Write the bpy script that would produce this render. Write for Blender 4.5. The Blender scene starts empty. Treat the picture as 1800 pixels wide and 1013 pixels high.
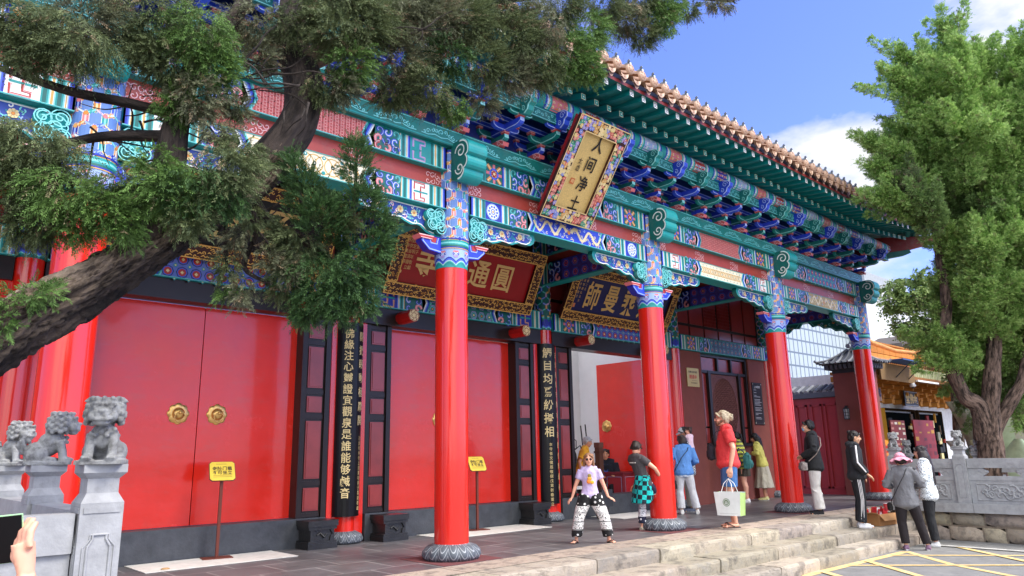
import bpy, math, random
import numpy as np
from mathutils import Vector, Matrix, noise as mnoise
R = math.radians
random.seed(7); rng = np.random.default_rng(11)
PI = math.pi
sc = bpy.context.scene
COL = sc.collection

# ------------------------------------------------------------------ camera, sky, sun, exposure
cam_d = bpy.data.cameras.new('camera'); cam = bpy.data.objects.new('camera', cam_d); COL.objects.link(cam)
sc.camera = cam
_yaw, _pitch, _roll = 0.743351240, 0.226642636, -0.0196218562
_w = Vector((math.sin(_yaw)*math.cos(_pitch), math.cos(_yaw)*math.cos(_pitch), math.sin(_pitch)))
_r0 = Vector((math.cos(_yaw), -math.sin(_yaw), 0)); _u0 = _r0.cross(_w)
_r = _r0*math.cos(_roll) + _u0*math.sin(_roll); _u = -_r0*math.sin(_roll) + _u0*math.cos(_roll)
CAMP = Vector((-7.409, -6.964, 1.146))
cam.matrix_world = Matrix(((_r.x, _u.x, -_w.x, CAMP.x), (_r.y, _u.y, -_w.y, CAMP.y), (_r.z, _u.z, -_w.z, CAMP.z), (0, 0, 0, 1)))
cam_d.sensor_width = 36; cam_d.lens = 1272.28/1800*36; cam_d.clip_start = 0.05; cam_d.clip_end = 4000

SUN_AZ, SUN_EL = R(150), R(52)          # azimuth clockwise from +Y
world = bpy.data.worlds.new("World"); sc.world = world; world.use_nodes = True
nt = world.node_tree; N = nt.nodes; L = nt.links
bg = N['Background']
sky = N.new('ShaderNodeTexSky'); sky.sky_type = 'NISHITA'; sky.sun_disc = False
sky.sun_elevation = SUN_EL; sky.sun_rotation = SUN_AZ; sky.air_density = 1.0; sky.dust_density = 0.6; sky.ozone_density = 1.6
tc = N.new('ShaderNodeTexCoord')
mp = N.new('ShaderNodeMapping'); mp.inputs['Scale'].default_value = (1.5, 1.5, 3.2); mp.inputs['Location'].default_value = (0.35, 0.2, 0.0)
L.new(tc.outputs['Generated'], mp.inputs['Vector'])
no = N.new('ShaderNodeTexNoise'); no.inputs['Scale'].default_value = 3.6; no.inputs['Detail'].default_value = 9; no.inputs['Roughness'].default_value = 0.56
L.new(mp.outputs[0], no.inputs['Vector'])
def blob(az, el, rad, gain):
    d = (math.sin(R(az))*math.cos(R(el)), math.cos(R(az))*math.cos(R(el)), math.sin(R(el)))
    dp = N.new('ShaderNodeVectorMath'); dp.operation = 'DISTANCE'; dp.inputs[1].default_value = d
    L.new(tc.outputs['Generated'], dp.inputs[0])
    mr = N.new('ShaderNodeMapRange'); mr.interpolation_type = 'SMOOTHSTEP'
    mr.inputs['From Min'].default_value = 0; mr.inputs['From Max'].default_value = rad
    mr.inputs['To Min'].default_value = gain; mr.inputs['To Max'].default_value = 0
    L.new(dp.outputs['Value'], mr.inputs['Value']); return mr.outputs[0]
sc1 = N.new('ShaderNodeMath'); sc1.operation = 'MULTIPLY_ADD'; sc1.inputs[1].default_value = 1.9; sc1.inputs[2].default_value = -.45; L.new(no.outputs['Fac'], sc1.inputs[0]); acc = sc1.outputs[0]
for b in ((66.0, 23.2, 0.07, 0.32), (70.5, 17.5, 0.16, 0.44), (68.5, 21.2, 0.05, 0.18), (64.0, 19.0, 0.10, 0.16), (81.0, 27.2, 0.13, 0.40), (78.0, 24.5, 0.06, 0.14), (73, 23.5, 0.05, -0.12), (62, 29, 0.20, -0.30), (72.5, 29, 0.12, -0.25), (85.0, 14, 0.25, 0.2), (215, 35, 1.25, 0.75), (300, 50, 0.8, 0.35), (150, 60, 0.8, 0.30)):  # last entries: clouds out of view, added for fill light
    ad = N.new('ShaderNodeMath'); ad.operation = 'ADD'; L.new(acc, ad.inputs[0]); L.new(blob(*b), ad.inputs[1]); acc = ad.outputs[0]
cr = N.new('ShaderNodeValToRGB'); cr.color_ramp.elements[0].position = 0.62; cr.color_ramp.elements[1].position = 0.98
L.new(acc, cr.inputs[0])
mx = N.new('ShaderNodeMix'); mx.data_type = 'RGBA'; tint = N.new('ShaderNodeMix'); tint.data_type = 'RGBA'; tint.blend_type = 'MULTIPLY'; tint.inputs[0].default_value = 1; tint.inputs[7].default_value = (.50, .525, .90, 1); L.new(sky.outputs[0], tint.inputs[6])
L.new(cr.outputs[0], mx.inputs[0]); L.new(tint.outputs[2], mx.inputs[6])
cm = N.new('ShaderNodeMix'); cm.data_type = 'RGBA'; cm.inputs[6].default_value = (2.75, 2.8, 2.95, 1); cm.inputs[7].default_value = (8.2, 8.3, 8.4, 1); L.new(blob(215, 40, 1.45, 1.25), cm.inputs[0]); L.new(cm.outputs[2], mx.inputs[7])  # clouds behind the camera made brighter, added to fill the shaded front
L.new(mx.outputs[2], bg.inputs['Color']); bg.inputs['Strength'].default_value = 0.135
sun_d = bpy.data.lights.new('sun', 'SUN'); sun_d.energy = 1.7; sun_d.angle = R(24); sun_d.color = (1.0, 0.94, 0.85)
sun = bpy.data.objects.new('sun', sun_d); COL.objects.link(sun)
_sd = Vector((math.sin(SUN_AZ)*math.cos(SUN_EL), math.cos(SUN_AZ)*math.cos(SUN_EL), math.sin(SUN_EL)))
sun.rotation_euler = _sd.to_track_quat('Z', 'Y').to_euler()
sc.view_settings.view_transform = 'Standard'; sc.view_settings.look = 'None'; sc.view_settings.gamma = 1
sc.view_settings.exposure = 1.5

# ------------------------------------------------------------------ materials
def new_mat(name, col=(.5, .5, .5), rough=.5, metal=0, vcol=False, noise=0, nscale=5, bump=0, bscale=20, coat=0, spec=.5, rvar=0, stretch=(1, 1, 1), bdist=.01):
    m = bpy.data.materials.new(name); m.use_nodes = True; t = m.node_tree; n = t.nodes; l = t.links
    b = n['Principled BSDF']; b.inputs['Roughness'].default_value = rough; b.inputs['Metallic'].default_value = metal
    b.inputs['Specular IOR Level'].default_value = spec
    if coat: b.inputs['Coat Weight'].default_value = coat; b.inputs['Coat Roughness'].default_value = .05
    b.inputs['Base Color'].default_value = (*col, 1)
    tcn = n.new('ShaderNodeTexCoord'); mpn = n.new('ShaderNodeMapping'); mpn.inputs['Scale'].default_value = stretch
    l.new(tcn.outputs['Object'], mpn.inputs['Vector'])
    src = None
    if vcol:
        a = n.new('ShaderNodeVertexColor'); a.layer_name = 'Col'; src = a.outputs['Color']
    if noise or rvar:
        x = n.new('ShaderNodeTexNoise'); x.inputs['Scale'].default_value = nscale; x.inputs['Detail'].default_value = 8; x.inputs['Roughness'].default_value = .65
        l.new(mpn.outputs[0], x.inputs['Vector'])
    if noise:
        mr = n.new('ShaderNodeMapRange'); mr.inputs['From Min'].default_value = .3; mr.inputs['From Max'].default_value = .7
        mr.inputs['To Min'].default_value = 1-noise; mr.inputs['To Max'].default_value = 1+noise*.7
        l.new(x.outputs['Fac'], mr.inputs['Value'])
        mm = n.new('ShaderNodeMix'); mm.data_type = 'RGBA'; mm.blend_type = 'MULTIPLY'; mm.inputs[0].default_value = 1
        if src: l.new(src, mm.inputs[6])
        else: mm.inputs[6].default_value = (*col, 1)
        cb = n.new('ShaderNodeCombineColor'); [l.new(mr.outputs[0], cb.inputs[i]) for i in range(3)]
        l.new(cb.outputs[0], mm.inputs[7]); src = mm.outputs[2]
    if rvar:
        mr2 = n.new('ShaderNodeMapRange'); mr2.inputs['From Min'].default_value = .3; mr2.inputs['From Max'].default_value = .7
        mr2.inputs['To Min'].default_value = max(.02, rough-rvar); mr2.inputs['To Max'].default_value = rough+rvar
        l.new(x.outputs['Fac'], mr2.inputs['Value']); l.new(mr2.outputs[0], b.inputs['Roughness'])
    if src: l.new(src, b.inputs['Base Color'])
    if bump:
        x2 = n.new('ShaderNodeTexNoise'); x2.inputs['Scale'].default_value = bscale; x2.inputs['Detail'].default_value = 6
        l.new(mpn.outputs[0], x2.inputs['Vector'])
        bp = n.new('ShaderNodeBump'); bp.inputs['Strength'].default_value = bump; bp.inputs['Distance'].default_value = bdist
        l.new(x2.outputs['Fac'], bp.inputs['Height']); l.new(bp.outputs[0], b.inputs['Normal'])
    return m
M = {}
M['paint'] = new_mat('painted_wood', vcol=True, rough=.45, noise=.12, nscale=9)
M['red'] = new_mat('red_lacquer', (.76, .020, .010), rough=.2, noise=.10, nscale=1.3, bump=.10, bscale=3.5, coat=.5, rvar=.07, stretch=(1, 1, .35))
M['door'] = new_mat('red_door_lacquer', (.80, .026, .013), rough=.22, noise=.10, nscale=1.6, bump=1.0, bscale=2.2, coat=.42, spec=.4, rvar=.10)
M['maroon'] = new_mat('maroon_lacquer', (.30, .035, .030), rough=.28, noise=.25, nscale=3, bump=.1, bscale=3, coat=.1)
M['black'] = new_mat('black_lacquer', (.020, .013, .011), rough=.34, noise=.3, nscale=3, bump=.1, bscale=4, spec=.35)
M['vc'] = new_mat('coloured_surface', vcol=True, rough=.55, noise=.10, nscale=6)
M['matte'] = new_mat('matte_surface', vcol=True, rough=.85, noise=.16, nscale=7)
M['cloth'] = new_mat('cloth', vcol=True, rough=.9, noise=.14, nscale=12, bump=.9, bscale=9, bdist=.05, stretch=(1, 1, .55))
M['skin'] = new_mat('skin', vcol=True, rough=.55, noise=.08, nscale=14)
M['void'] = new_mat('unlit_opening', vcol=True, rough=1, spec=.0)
M['gold'] = new_mat('gold_leaf', (.80, .50, .16), rough=.33, metal=.75, noise=.2, nscale=12)
M['goldpaint'] = new_mat('gold_ground', (.72, .50, .17), rough=.5, metal=.1, noise=.22, nscale=60)
M['gloss'] = new_mat('glossy_board', vcol=True, rough=.32, noise=.1, nscale=4, spec=.3, bump=.12, bscale=3)
M['brick'] = new_mat('brick_red_plaster', (.23, .060, .045), rough=.8, noise=.12, nscale=4)
M['white'] = new_mat('white_plaster', (.88, .88, .87), rough=.8, noise=.05, nscale=3)
M['stone'] = new_mat('grey_carved_stone', (.335, .34, .35), rough=.8, noise=.22, nscale=9, bump=.2, bscale=60)
M['dstone'] = new_mat('dark_stone', (.055, .060, .068), rough=.5, noise=.35, nscale=6, bump=.3, bscale=40)
M['lotus'] = new_mat('carved_lotus_stone', (.10, .115, .135), rough=.6)
M['tile'] = new_mat('glazed_clay_tile', vcol=True, rough=.5, noise=.35, nscale=7)
M['blackstone'] = new_mat('black_carved_stone', (.02, .02, .02), rough=.35, noise=.4, nscale=8, bump=.3, bscale=30)

# ------------------------------------------------------------------ mesh builder
def srgb(h):
    h = h.lstrip('#'); v = [int(h[i:i+2], 16)/255 for i in (0, 2, 4)]
    return tuple(c/12.92 if c <= .04045 else ((c+.055)/1.055)**2.4 for c in v)
class MB:
    def __init__(s): s.v = []; s.f = []; s.c = []; s.s = []; s.n = 0
    def add(s, vs, fs, col=(.5, .5, .5), smooth=False):
        b = s.n; s.v.extend([tuple(p) for p in vs]); s.n += len(vs)
        for i, f in enumerate(fs):
            s.f.append(tuple(b+k for k in f)); s.c.append(col if not isinstance(col, list) else col[i]); s.s.append(smooth)
        return s
    def box(s, x0, x1, y0, y1, z0, z1, col=(.5, .5, .5)):
        vs = [(x0, y0, z0), (x1, y0, z0), (x1, y1, z0), (x0, y1, z0), (x0, y0, z1), (x1, y0, z1), (x1, y1, z1), (x0, y1, z1)]
        return s.add(vs, [(3, 2, 1, 0), (4, 5, 6, 7), (0, 1, 5, 4), (1, 2, 6, 5), (2, 3, 7, 6), (3, 0, 4, 7)], col)
    def obox(s, c, ax, ay, az, col=(.5, .5, .5)):      # oriented box: centre and three half-axis vectors
        c = Vector(c); ax = Vector(ax); ay = Vector(ay); az = Vector(az)
        vs = [c+ax*i+ay*j+az*k for k in (-1, 1) for j in (-1, 1) for i in (-1, 1)]
        fs = [(0, 2, 3, 1), (4, 5, 7, 6), (0, 1, 5, 4), (1, 3, 7, 5), (3, 2, 6, 7), (2, 0, 4, 6)]
        if ax.cross(ay).dot(az) < 0: fs = [f[::-1] for f in fs]
        return s.add(vs, fs, col)
    def prism(s, poly, o, e1, e2, e3, col=(.5, .5, .5), side=None, smooth=False):   # poly in (e1,e2) extruded along e3
        o = Vector(o); e1 = Vector(e1); e2 = Vector(e2); e3 = Vector(e3); n = len(poly)
        a = [o+e1*p[0]+e2*p[1] for p in poly]; b = [q+e3 for q in a]
        fs = [tuple(range(n))[::-1], tuple(range(n, 2*n))] + [(i, (i+1) % n, n+(i+1) % n, n+i) for i in range(n)]
        area = sum(poly[i][0]*poly[(i+1) % n][1]-poly[(i+1) % n][0]*poly[i][1] for i in range(n))
        if (e1.cross(e2).dot(e3) > 0) != (area > 0): fs = [f[::-1] for f in fs]
        return s.add(a+b, fs, [col, col]+[side or col]*n)
    def lathe(s, prof, c=(0, 0, 0), n=24, col=(.5, .5, .5), smooth=True, fn=None):
        vs = []; fs = []
        for k, (r, z) in enumerate(prof):
            for i in range(n):
                a = 2*PI*i/n; rr = r*(fn(a, k) if fn else 1); vs.append((c[0]+rr*math.cos(a), c[1]+rr*math.sin(a), c[2]+z))
        m = len(prof)
        for k in range(m-1):
            for i in range(n): fs.append((k*n+i, k*n+(i+1) % n, (k+1)*n+(i+1) % n, (k+1)*n+i))
        s.add(vs, fs, col, smooth)
        if prof[0][0] > 1e-6: s.add(vs[:n], [tuple(range(n))[::-1]], col)
        if prof[-1][0] > 1e-6: s.add(vs[-n:], [tuple(range(n))], col)
        return s
    def tube(s, pts, rad, n=10, col=(.5, .5, .5), smooth=True, cap=True, flat=1.0):
        pts = [Vector(p) for p in pts]; m = len(pts)
        if not hasattr(rad, '__len__'): rad = [rad]*m
        vs = []; up = None
        for k, p in enumerate(pts):
            t = (pts[min(k+1, m-1)]-pts[max(k-1, 0)]).normalized()
            if up is None:
                up = Vector((0, 0, 1)) if abs(t.z) < .9 else Vector((1, 0, 0))
            a = t.cross(up).normalized(); b = a.cross(t).normalized(); up = b
            for i in range(n):
                g = 2*PI*i/n; vs.append(p+a*math.cos(g)*rad[k]+b*math.sin(g)*rad[k]*flat)
        fs = [(k*n+i, (k+1)*n+i, (k+1)*n+(i+1) % n, k*n+(i+1) % n) for k in range(m-1) for i in range(n)]
        s.add(vs, fs, col, smooth)
        if cap: s.add(vs[:n], [tuple(range(n))], col, smooth); s.add(vs[-n:], [tuple(range(n))[::-1]], col, smooth)
        return s
    def ball(s, c, r, col=(.5, .5, .5), n=12, m=8, rot=None):
        if not hasattr(r, '__len__'): r = (r, r, r)
        vs = []; fs = []
        for k in range(m+1):
            th = PI*k/m
            for i in range(n):
                a = 2*PI*i/n; p = Vector((r[0]*math.sin(th)*math.cos(a), r[1]*math.sin(th)*math.sin(a), -r[2]*math.cos(th)))
                if rot: p = rot @ p
                vs.append((c[0]+p.x, c[1]+p.y, c[2]+p.z))
        for k in range(m):
            for i in range(n): fs.append((k*n+i, k*n+(i+1) % n, (k+1)*n+(i+1) % n, (k+1)*n+i))
        return s.add(vs, fs, col, True)
    def mesh(s, name):
        me = bpy.data.meshes.new(name); me.from_pydata(s.v, [], s.f)
        ca = me.color_attributes.new('Col', 'FLOAT_COLOR', 'CORNER')
        cnt = np.array([len(f) for f in s.f]); cc = np.array([(*c[:3], 1.0) for c in s.c], dtype=np.float32)
        ca.data.foreach_set('color', np.repeat(cc, cnt, axis=0).ravel())
        me.polygons.foreach_set('use_smooth', np.array(s.s, dtype=bool)); me.update()
        return me
    def build(s, name, mat, parent=None, loc=None, rotz=None, kind=None):
        me = s.mesh(name); me.materials.append(M[mat] if isinstance(mat, str) else mat)
        o = bpy.data.objects.new(name, me); COL.objects.link(o)
        if parent is not None: o.parent = parent
        if loc: o.location = loc
        if rotz: o.rotation_euler = (0, 0, rotz)
        if kind: o['kind'] = kind
        return o
def tag(o, label, cat, group=None, kind=None):
    o['label'] = label; o['category'] = cat
    if group: o['group'] = group
    if kind: o['kind'] = kind
    return o
def thing(name, label, cat, loc=(0, 0, 0), rotz=0, group=None):
    o = bpy.data.objects.new(name, None); COL.objects.link(o); o.location = loc; o.rotation_euler = (0, 0, rotz); o.empty_display_size = .1
    return tag(o, label, cat, group)
def part(src, name, parent, loc=(0, 0, 0), rotz=0, scale=None):      # copy of a part, sharing its mesh
    o = src.copy(); o.name = name; COL.objects.link(o); o.parent = parent; o.location = loc; o.rotation_euler = (0, 0, rotz)
    if scale: o.scale = scale
    return o
def dup(root, loc, rotz=0, label=None):
    r = root.copy(); COL.objects.link(r); r.location = loc; r.rotation_euler = (0, 0, rotz)
    if label: r['label'] = label
    for ch in list(root.children):
        c = ch.copy(); COL.objects.link(c); c.parent = r
        for g in list(ch.children):
            d = g.copy(); COL.objects.link(d); d.parent = c
    return r
_gl = {}
def glyph(ch, bold=.012):
    k = (ch, bold)
    if k not in _gl:
        c = bpy.data.curves.new('glyph', 'FONT'); c.body = ch; c.resolution_u = 2; c.offset = bold
        o = bpy.data.objects.new('glyph', c); COL.objects.link(o); bpy.context.view_layer.update()
        me = bpy.data.meshes.new_from_object(o.evaluated_get(bpy.context.evaluated_depsgraph_get()))
        v = np.array([tuple(p.co) for p in me.vertices])[:, :2] if len(me.vertices) else np.zeros((0, 2)); f = [tuple(p.vertices) for p in me.polygons]
        if len(v): v = v - (v.min(0)+v.max(0))/2; v = v/max(.86, 1e-6)
        _gl[k] = (v, f)
        bpy.data.objects.remove(o); bpy.data.curves.remove(c); bpy.data.meshes.remove(me)
    return _gl[k]

# ------------------------------------------------------------------ painting with real thin shapes
LAY = .0014
class Canvas:
    def __init__(s, mb, fn): s.mb = mb; s.fn = fn
    def P(s, pts, col, lay=1):
        a = sum(pts[i][0]*pts[(i+1) % len(pts)][1]-pts[(i+1) % len(pts)][0]*pts[i][1] for i in range(len(pts)))
        if a < 0: pts = pts[::-1]
        s.mb.add([s.fn(u, v, lay) for u, v in pts], [tuple(range(len(pts)))], col)
    def rect(s, u0, u1, v0, v1, col, lay=1): s.P([(u0, v0), (u1, v0), (u1, v1), (u0, v1)], col, lay)
    def rib(s, pts, w, col, lay=2, closed=False):
        n = len(pts); A = []; B = []
        for i in range(n):
            p = pts[i]; a = pts[(i-1) % n] if (closed or i > 0) else p; b = pts[(i+1) % n] if (closed or i < n-1) else p
            dx, dy = b[0]-a[0], b[1]-a[1]; d = math.hypot(dx, dy) or 1; ww = w if not hasattr(w, '__len__') else w[i]
            nx, ny = -dy/d*ww/2, dx/d*ww/2; A.append((p[0]+nx, p[1]+ny)); B.append((p[0]-nx, p[1]-ny))
        m = n if closed else n-1
        vs = [s.fn(u, v, lay) for u, v in A+B]
        s.mb.add(vs, [(n+i, n+(i+1) % n, (i+1) % n, i) for i in range(m)], col)
    def disc(s, u, v, r, col, lay=2, n=10, sv=1): s.P([(u+r*math.cos(2*PI*i/n), v+r*sv*math.sin(2*PI*i/n)) for i in range(n)], col, lay)
    def ring(s, u, v, r, w, col, lay=2, n=14, sv=1): s.rib([(u+r*math.cos(2*PI*i/n), v+r*sv*math.sin(2*PI*i/n)) for i in range(n)], w, col, lay, True)
    def spiral(s, u, v, r, turns, w, col, lay=3, a0=0, d=1, n=14):
        pts = [(u+r*(1-.85*i/n)*math.cos(a0+d*2*PI*turns*i/n), v+r*(1-.85*i/n)*math.sin(a0+d*2*PI*turns*i/n)) for i in range(n+1)]
        s.rib(pts, w, col, lay)
    def glyph(s, ch, u, v, size, col, lay=3, bold=.012, sx=1.0, skew=0, flip=False):
        g, f = glyph(ch, bold)
        s.mb.add([s.fn(u+(p[0]*sx+p[1]*skew)*size, v+p[1]*size, lay) for p in g], f, col)
    def column_text(s, text, u, v, size, step, col, lay=3, bold=.012, sx=1.0, skew=0):
        for i, ch in enumerate(text): s.glyph(ch, u, v-i*step, size, col, lay, bold, sx, skew)
def front_cv(mb, x0, y0, z0): return Canvas(mb, lambda u, v, l: (x0+u, y0-l*LAY, z0+v))     # faces -Y
def left_cv(mb, x0, y0, z0): return Canvas(mb, lambda u, v, l: (x0-l*LAY, y0-u, z0+v))      # faces -X, u runs towards -Y
def cyl_cv(mb, cx, cy, r, z0): return Canvas(mb, lambda u, v, l: (cx+(r+l*LAY)*math.sin(u/r), cy-(r+l*LAY)*math.cos(u/r), z0+v))

# pigments
TD = srgb('#00665f'); TM = srgb('#129a98'); TL = srgb('#7fd8d6'); TK = srgb('#003c40'); WH = srgb('#eef1ea')
BD = srgb('#1026a8'); BM = srgb('#3a63dc'); BL = srgb('#9db8ee'); BK = srgb('#0a1248')
PK = srgb('#e07a80'); PL = srgb('#f2c0bf'); RD = srgb('#b7322c'); BR = srgb('#a8382c'); RK = srgb('#3c0d0c')
OR = srgb('#dd8a33'); GO = srgb('#d9ab5a'); GL = srgb('#f0d99b'); LV = srgb('#a08fd0'); PU = srgb('#3a2c86')
def bars(cv, u, h, seq, lay=1):
    for w, c in seq: cv.rect(u, u+w, 0, h, c, lay); u += w
    return u
BAND = [(.018, BD), (.012, BM), (.008, BL), (.006, WH), (.010, GO), (.006, WH), (.012, TL), (.014, TM), (.030, TD), (.014, TM), (.010, TL), (.006, WH), (.010, GO)]
BW = sum(a for a, b in BAND)
def fret(cv, u0, u1, v0, v1, bgc=srgb('#b84a44'), fg=srgb('#e59a92'), s=.034):
    cv.rect(u0, u1, v0, v1, bgc, 1)
    nu = int((u1-u0)/s); nv = int((v1-v0)/s)
    for i in range(nu):
        for j in range(nv):
            cu = u0+(i+.5)*(u1-u0)/nu; cvv = v0+(j+.5)*(v1-v0)/nv; k = (i+2*j) % 4
            if k in (0, 1): cv.rect(max(u0, cu-s*.75), min(u1, cu+s*.75), cvv-s*.13, cvv+s*.13, fg, 2)
            else: cv.rect(cu-s*.13, cu+s*.13, max(v0, cvv-s*.75), min(v1, cvv+s*.75), fg, 2)
def rings_pat(cv, u0, u1, v0, v1, bgc=srgb('#efe6c8'), c1=GO, c2=TM, s=.11):
    cv.rect(u0, u1, v0, v1, bgc, 1); h = v1-v0; r = min(s, h*.5)
    n = int((u1-u0-.02)/r)
    for i in range(1, n):
        for j in (0, 1):
            c = (u0+i*r, v0+h*(.5 if (i+j) % 2 else (.0 if j else 1.0)))
            if abs(c[1]-v0-h/2) < h*.3: cv.ring(c[0], c[1], r*.92, .012, c1, 2)
        cv.disc(u0+i*r, v0+h*(.5 if i % 2 else .82), r*.22, c2, 3, 6); cv.disc(u0+i*r, v0+h*(.5 if i % 2 else .18), r*.22, c2, 3, 6)
        cv.disc(u0+i*r, v0+h*(.5 if i % 2 else .82), r*.09, WH, 4, 5)
def octs(cv, u0, u1, v0, v1, bgc=srgb('#5e77c8'), rows=2):
    cv.rect(u0, u1, v0, v1, bgc, 1); h = v1-v0; s = h/rows; n = max(1, int((u1-u0)/(s*1.0)))
    for j in range(rows):
        for i in range(n):
            c = (u0+(i+.5)*(u1-u0)/n, v0+(j+.5)*s)
            cv.disc(*c, s*.44, BK, 2, 8); cv.disc(*c, s*.38, BM, 3, 8); cv.disc(*c, s*.30, RD, 4, 8); cv.disc(*c, s*.14, GL, 5, 4)
            if i < n-1: cv.disc(c[0]+(u1-u0)/n/2, v0+j*s, s*.17, TM, 2, 4); cv.disc(c[0]+(u1-u0)/n/2, v0+j*s, s*.08, GL, 3, 4)
def hexes(cv, u0, u1, v0, v1, bgc=PU, c1=BM, c2=LV, c3=GL):
    cv.rect(u0, u1, v0, v1, bgc, 1); h = v1-v0; s = h/2.0; n = max(1, int((u1-u0)/s))
    for i in range(n):
        for j in range(2):
            c = (u0+(i+.5+.0*j)*(u1-u0)/n, v0+(j+.5)*s)
            cv.ring(*c, s*.40, .014, c1, 2, 6); cv.ring(*c, s*.26, .010, c2, 3, 6); cv.disc(*c, s*.11, c3 if (i+j) % 2 else OR, 3, 6)
def dragon(cv, u0, u1, v0, v1, seed=1, bgc=srgb('#1b3fc4'), c=srgb('#ecd9a8')):
    cv.rect(u0, u1, v0, v1, bgc, 1); h = v1-v0; rr = random.Random(seed); m = (u0+u1)/2
    for sg in (-1, 1):
        pts = []; ln = (u1-u0)/2-.06
        for i in range(30):
            t = i/29; pts.append((m+sg*(.05+ln*t), (v0+v1)/2+h*.28*math.sin(t*PI*4.2)))
        cv.rib(pts, [h*.15*(1-.5*i/29)+.01 for i in range(30)], c, 3)
        for i in range(46):
            t = rr.random(); p = (m+sg*(.03+(ln+.02)*t), v0+h*(.1+.8*rr.random())); cv.spiral(p[0], p[1], h*.09, .9, .010, c if rr.random() < .7 else BL, 2, rr.random()*6, sg, 7)
    cv.disc(m, (v0+v1)/2, h*.12, OR, 3)
def flower(cv, u0, u1, v0, v1, sg=1, seed=0, bgc=TD):
    """interlaced cloud-and-petal ornament"""
    rr = random.Random(seed); cv.rect(u0, u1, v0, v1, bgc, 1); h = v1-v0; w = u1-u0
    cols = [(BD, BL), (TM, TL), (OR, GL), (PK, PL), (BM, WH), (TD, TL), (RD, PL)]
    k = 0
    nu = max(2, int(w/(h*.36)))
    for i in range(nu):
        for j in range(3):
            cu = u0+(i+.5)*w/nu; cvv = v0+(j+.5)*h/3; a, b = cols[(k*3+i+j) % len(cols)]; k += 1; r = min(w/nu, h/3)*.62
            aa = rr.random()*6.28
            cv.spiral(cu, cvv, r, .85, r*.62, a, 2, aa, 1 if (i+j) % 2 else -1, 9)
            cv.spiral(cu, cvv, r*1.05, .85, r*.16, b, 3, aa, 1 if (i+j) % 2 else -1, 9)
def keybox(cv, u0, u1, v0, v1, fg=RD, bgc=WH):
    cv.rect(u0, u1, v0, v1, bgc, 1); w = u1-u0; h = v1-v0; cx = (u0+u1)/2; t = w*.11
    for sy in (-1, 1):
        cy = (v0+v1)/2
        pts = [(cx, cy+sy*h*.02), (cx, cy+sy*h*.25), (cx-w*.22, cy+sy*h*.25), (cx-w*.22, cy+sy*h*.42), (cx+w*.36, cy+sy*h*.42), (cx+w*.36, cy+sy*h*.08)]
        cv.rib(pts, t, fg, 2); cv.rib([(p[0]-w*.03, p[1]) for p in pts], t*.25, PL, 3)
    cv.rib([(cx-w*.4, (v0+v1)/2), (cx+w*.4, (v0+v1)/2)], t*.8, TM, 2)
def starbox(cv, u0, u1, v0, v1, bgc=TD, a=OR, b=PK):
    cv.rect(u0, u1, v0, v1, bgc, 1); cx = (u0+u1)/2; cy = (v0+v1)/2; r = min(u1-u0, v1-v0)*.46
    for i in range(4):
        g = PI/2*i+PI/4; cv.rib([(cx, cy), (cx+r*1.2*math.cos(g), cy+r*1.2*math.sin(g))], r*.36, a, 2); cv.rib([(cx, cy), (cx+r*1.2*math.cos(g), cy+r*1.2*math.sin(g))], r*.10, GL, 3)
        g += PI/4; cv.rib([(cx, cy), (cx+r*math.cos(g), cy+r*math.sin(g))], r*.3, b, 2)
    cv.ring(cx, cy, r*.5, r*.2, BM, 3, 12); cv.disc(cx, cy, r*.3, RD, 4, 8); cv.disc(cx, cy, r*.16, GL, 5, 6)
def roundel(cv, u0, u1, v0, v1):
    cv.rect(u0, u1, v0, v1, BD, 1); cx = (u0+u1)/2; cy = (v0+v1)/2; r = min(u1-u0, v1-v0)*.44
    cv.disc(cx, cy, r, BL, 2, 18); cv.disc(cx, cy, r*.86, WH, 3, 18)
    for i in range(10): cv.disc(cx+r*.62*math.cos(i*.628), cy+r*.62*math.sin(i*.628), r*.15, BM, 4, 6)
    cv.ring(cx, cy, r*.3, r*.1, BM, 4, 10); cv.disc(cx, cy, r*.14, GO, 5, 6)
def beam_paint(cv, Ln, h, centre, box1, seed=0, field=None):
    """one painted beam face, mirrored about its middle"""
    b = .34*h
    cv.rect(0, Ln, 0, h, TD, 0)
    for mir in (0, 1):
        c2 = Canvas(cv.mb, (lambda u, v, l, f=cv.fn: f(Ln-u, v, l))) if mir else cv
        if mir:
            oldP, oldR = c2.P, c2.rib
            def P(pts, col, lay=1, c=c2):
                a = sum(pts[i][0]*pts[(i+1) % len(pts)][1]-pts[(i+1) % len(pts)][0]*pts[i][1] for i in range(len(pts)))
                if a > 0: pts = pts[::-1]
                c.mb.add([c.fn(u, v, lay) for u, v in pts], [tuple(range(len(pts)))], col)
            c2.P = P
        u = bars(c2, .02, h, BAND); u = bars(c2, u, h, BAND[::-1][:6])
        w = h*.95; box1(c2, u, u+w, 0, h); u += w
        u = bars(c2, u, h, BAND)
        flower(c2, u, u+.34, 0, h, seed=seed); u += .34
        # chevrons leading to the field
        for k, c in enumerate((WH, BL, BM, BD, TM, TL)):
            a = u+k*.018; c2.P([(a, 0), (a+.02, 0), (a+.09, h/2), (a+.02, h), (a, h), (a+.07, h/2)], c, 2)
        if mir: umir = u
    u0 = umir+.02
    centre(cv, u0+.09, Ln-u0-.09, 0, h)
    cv.rect(0, Ln, 0, h*.035, TM, 6); cv.rect(0, Ln, h*.965, h, TM, 6); cv.rect(0, Ln, h*.035, h*.05, TL, 6)

# ------------------------------------------------------------------ the gatehouse
S = 4.06; XC = [-10.15, -6.09, -2.03, 2.03, 6.09, 10.15]; D = 2.47
gate = thing('temple_gatehouse', 'long painted temple gatehouse with red columns, bracketed eaves and tiled roof', 'temple gate')

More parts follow.
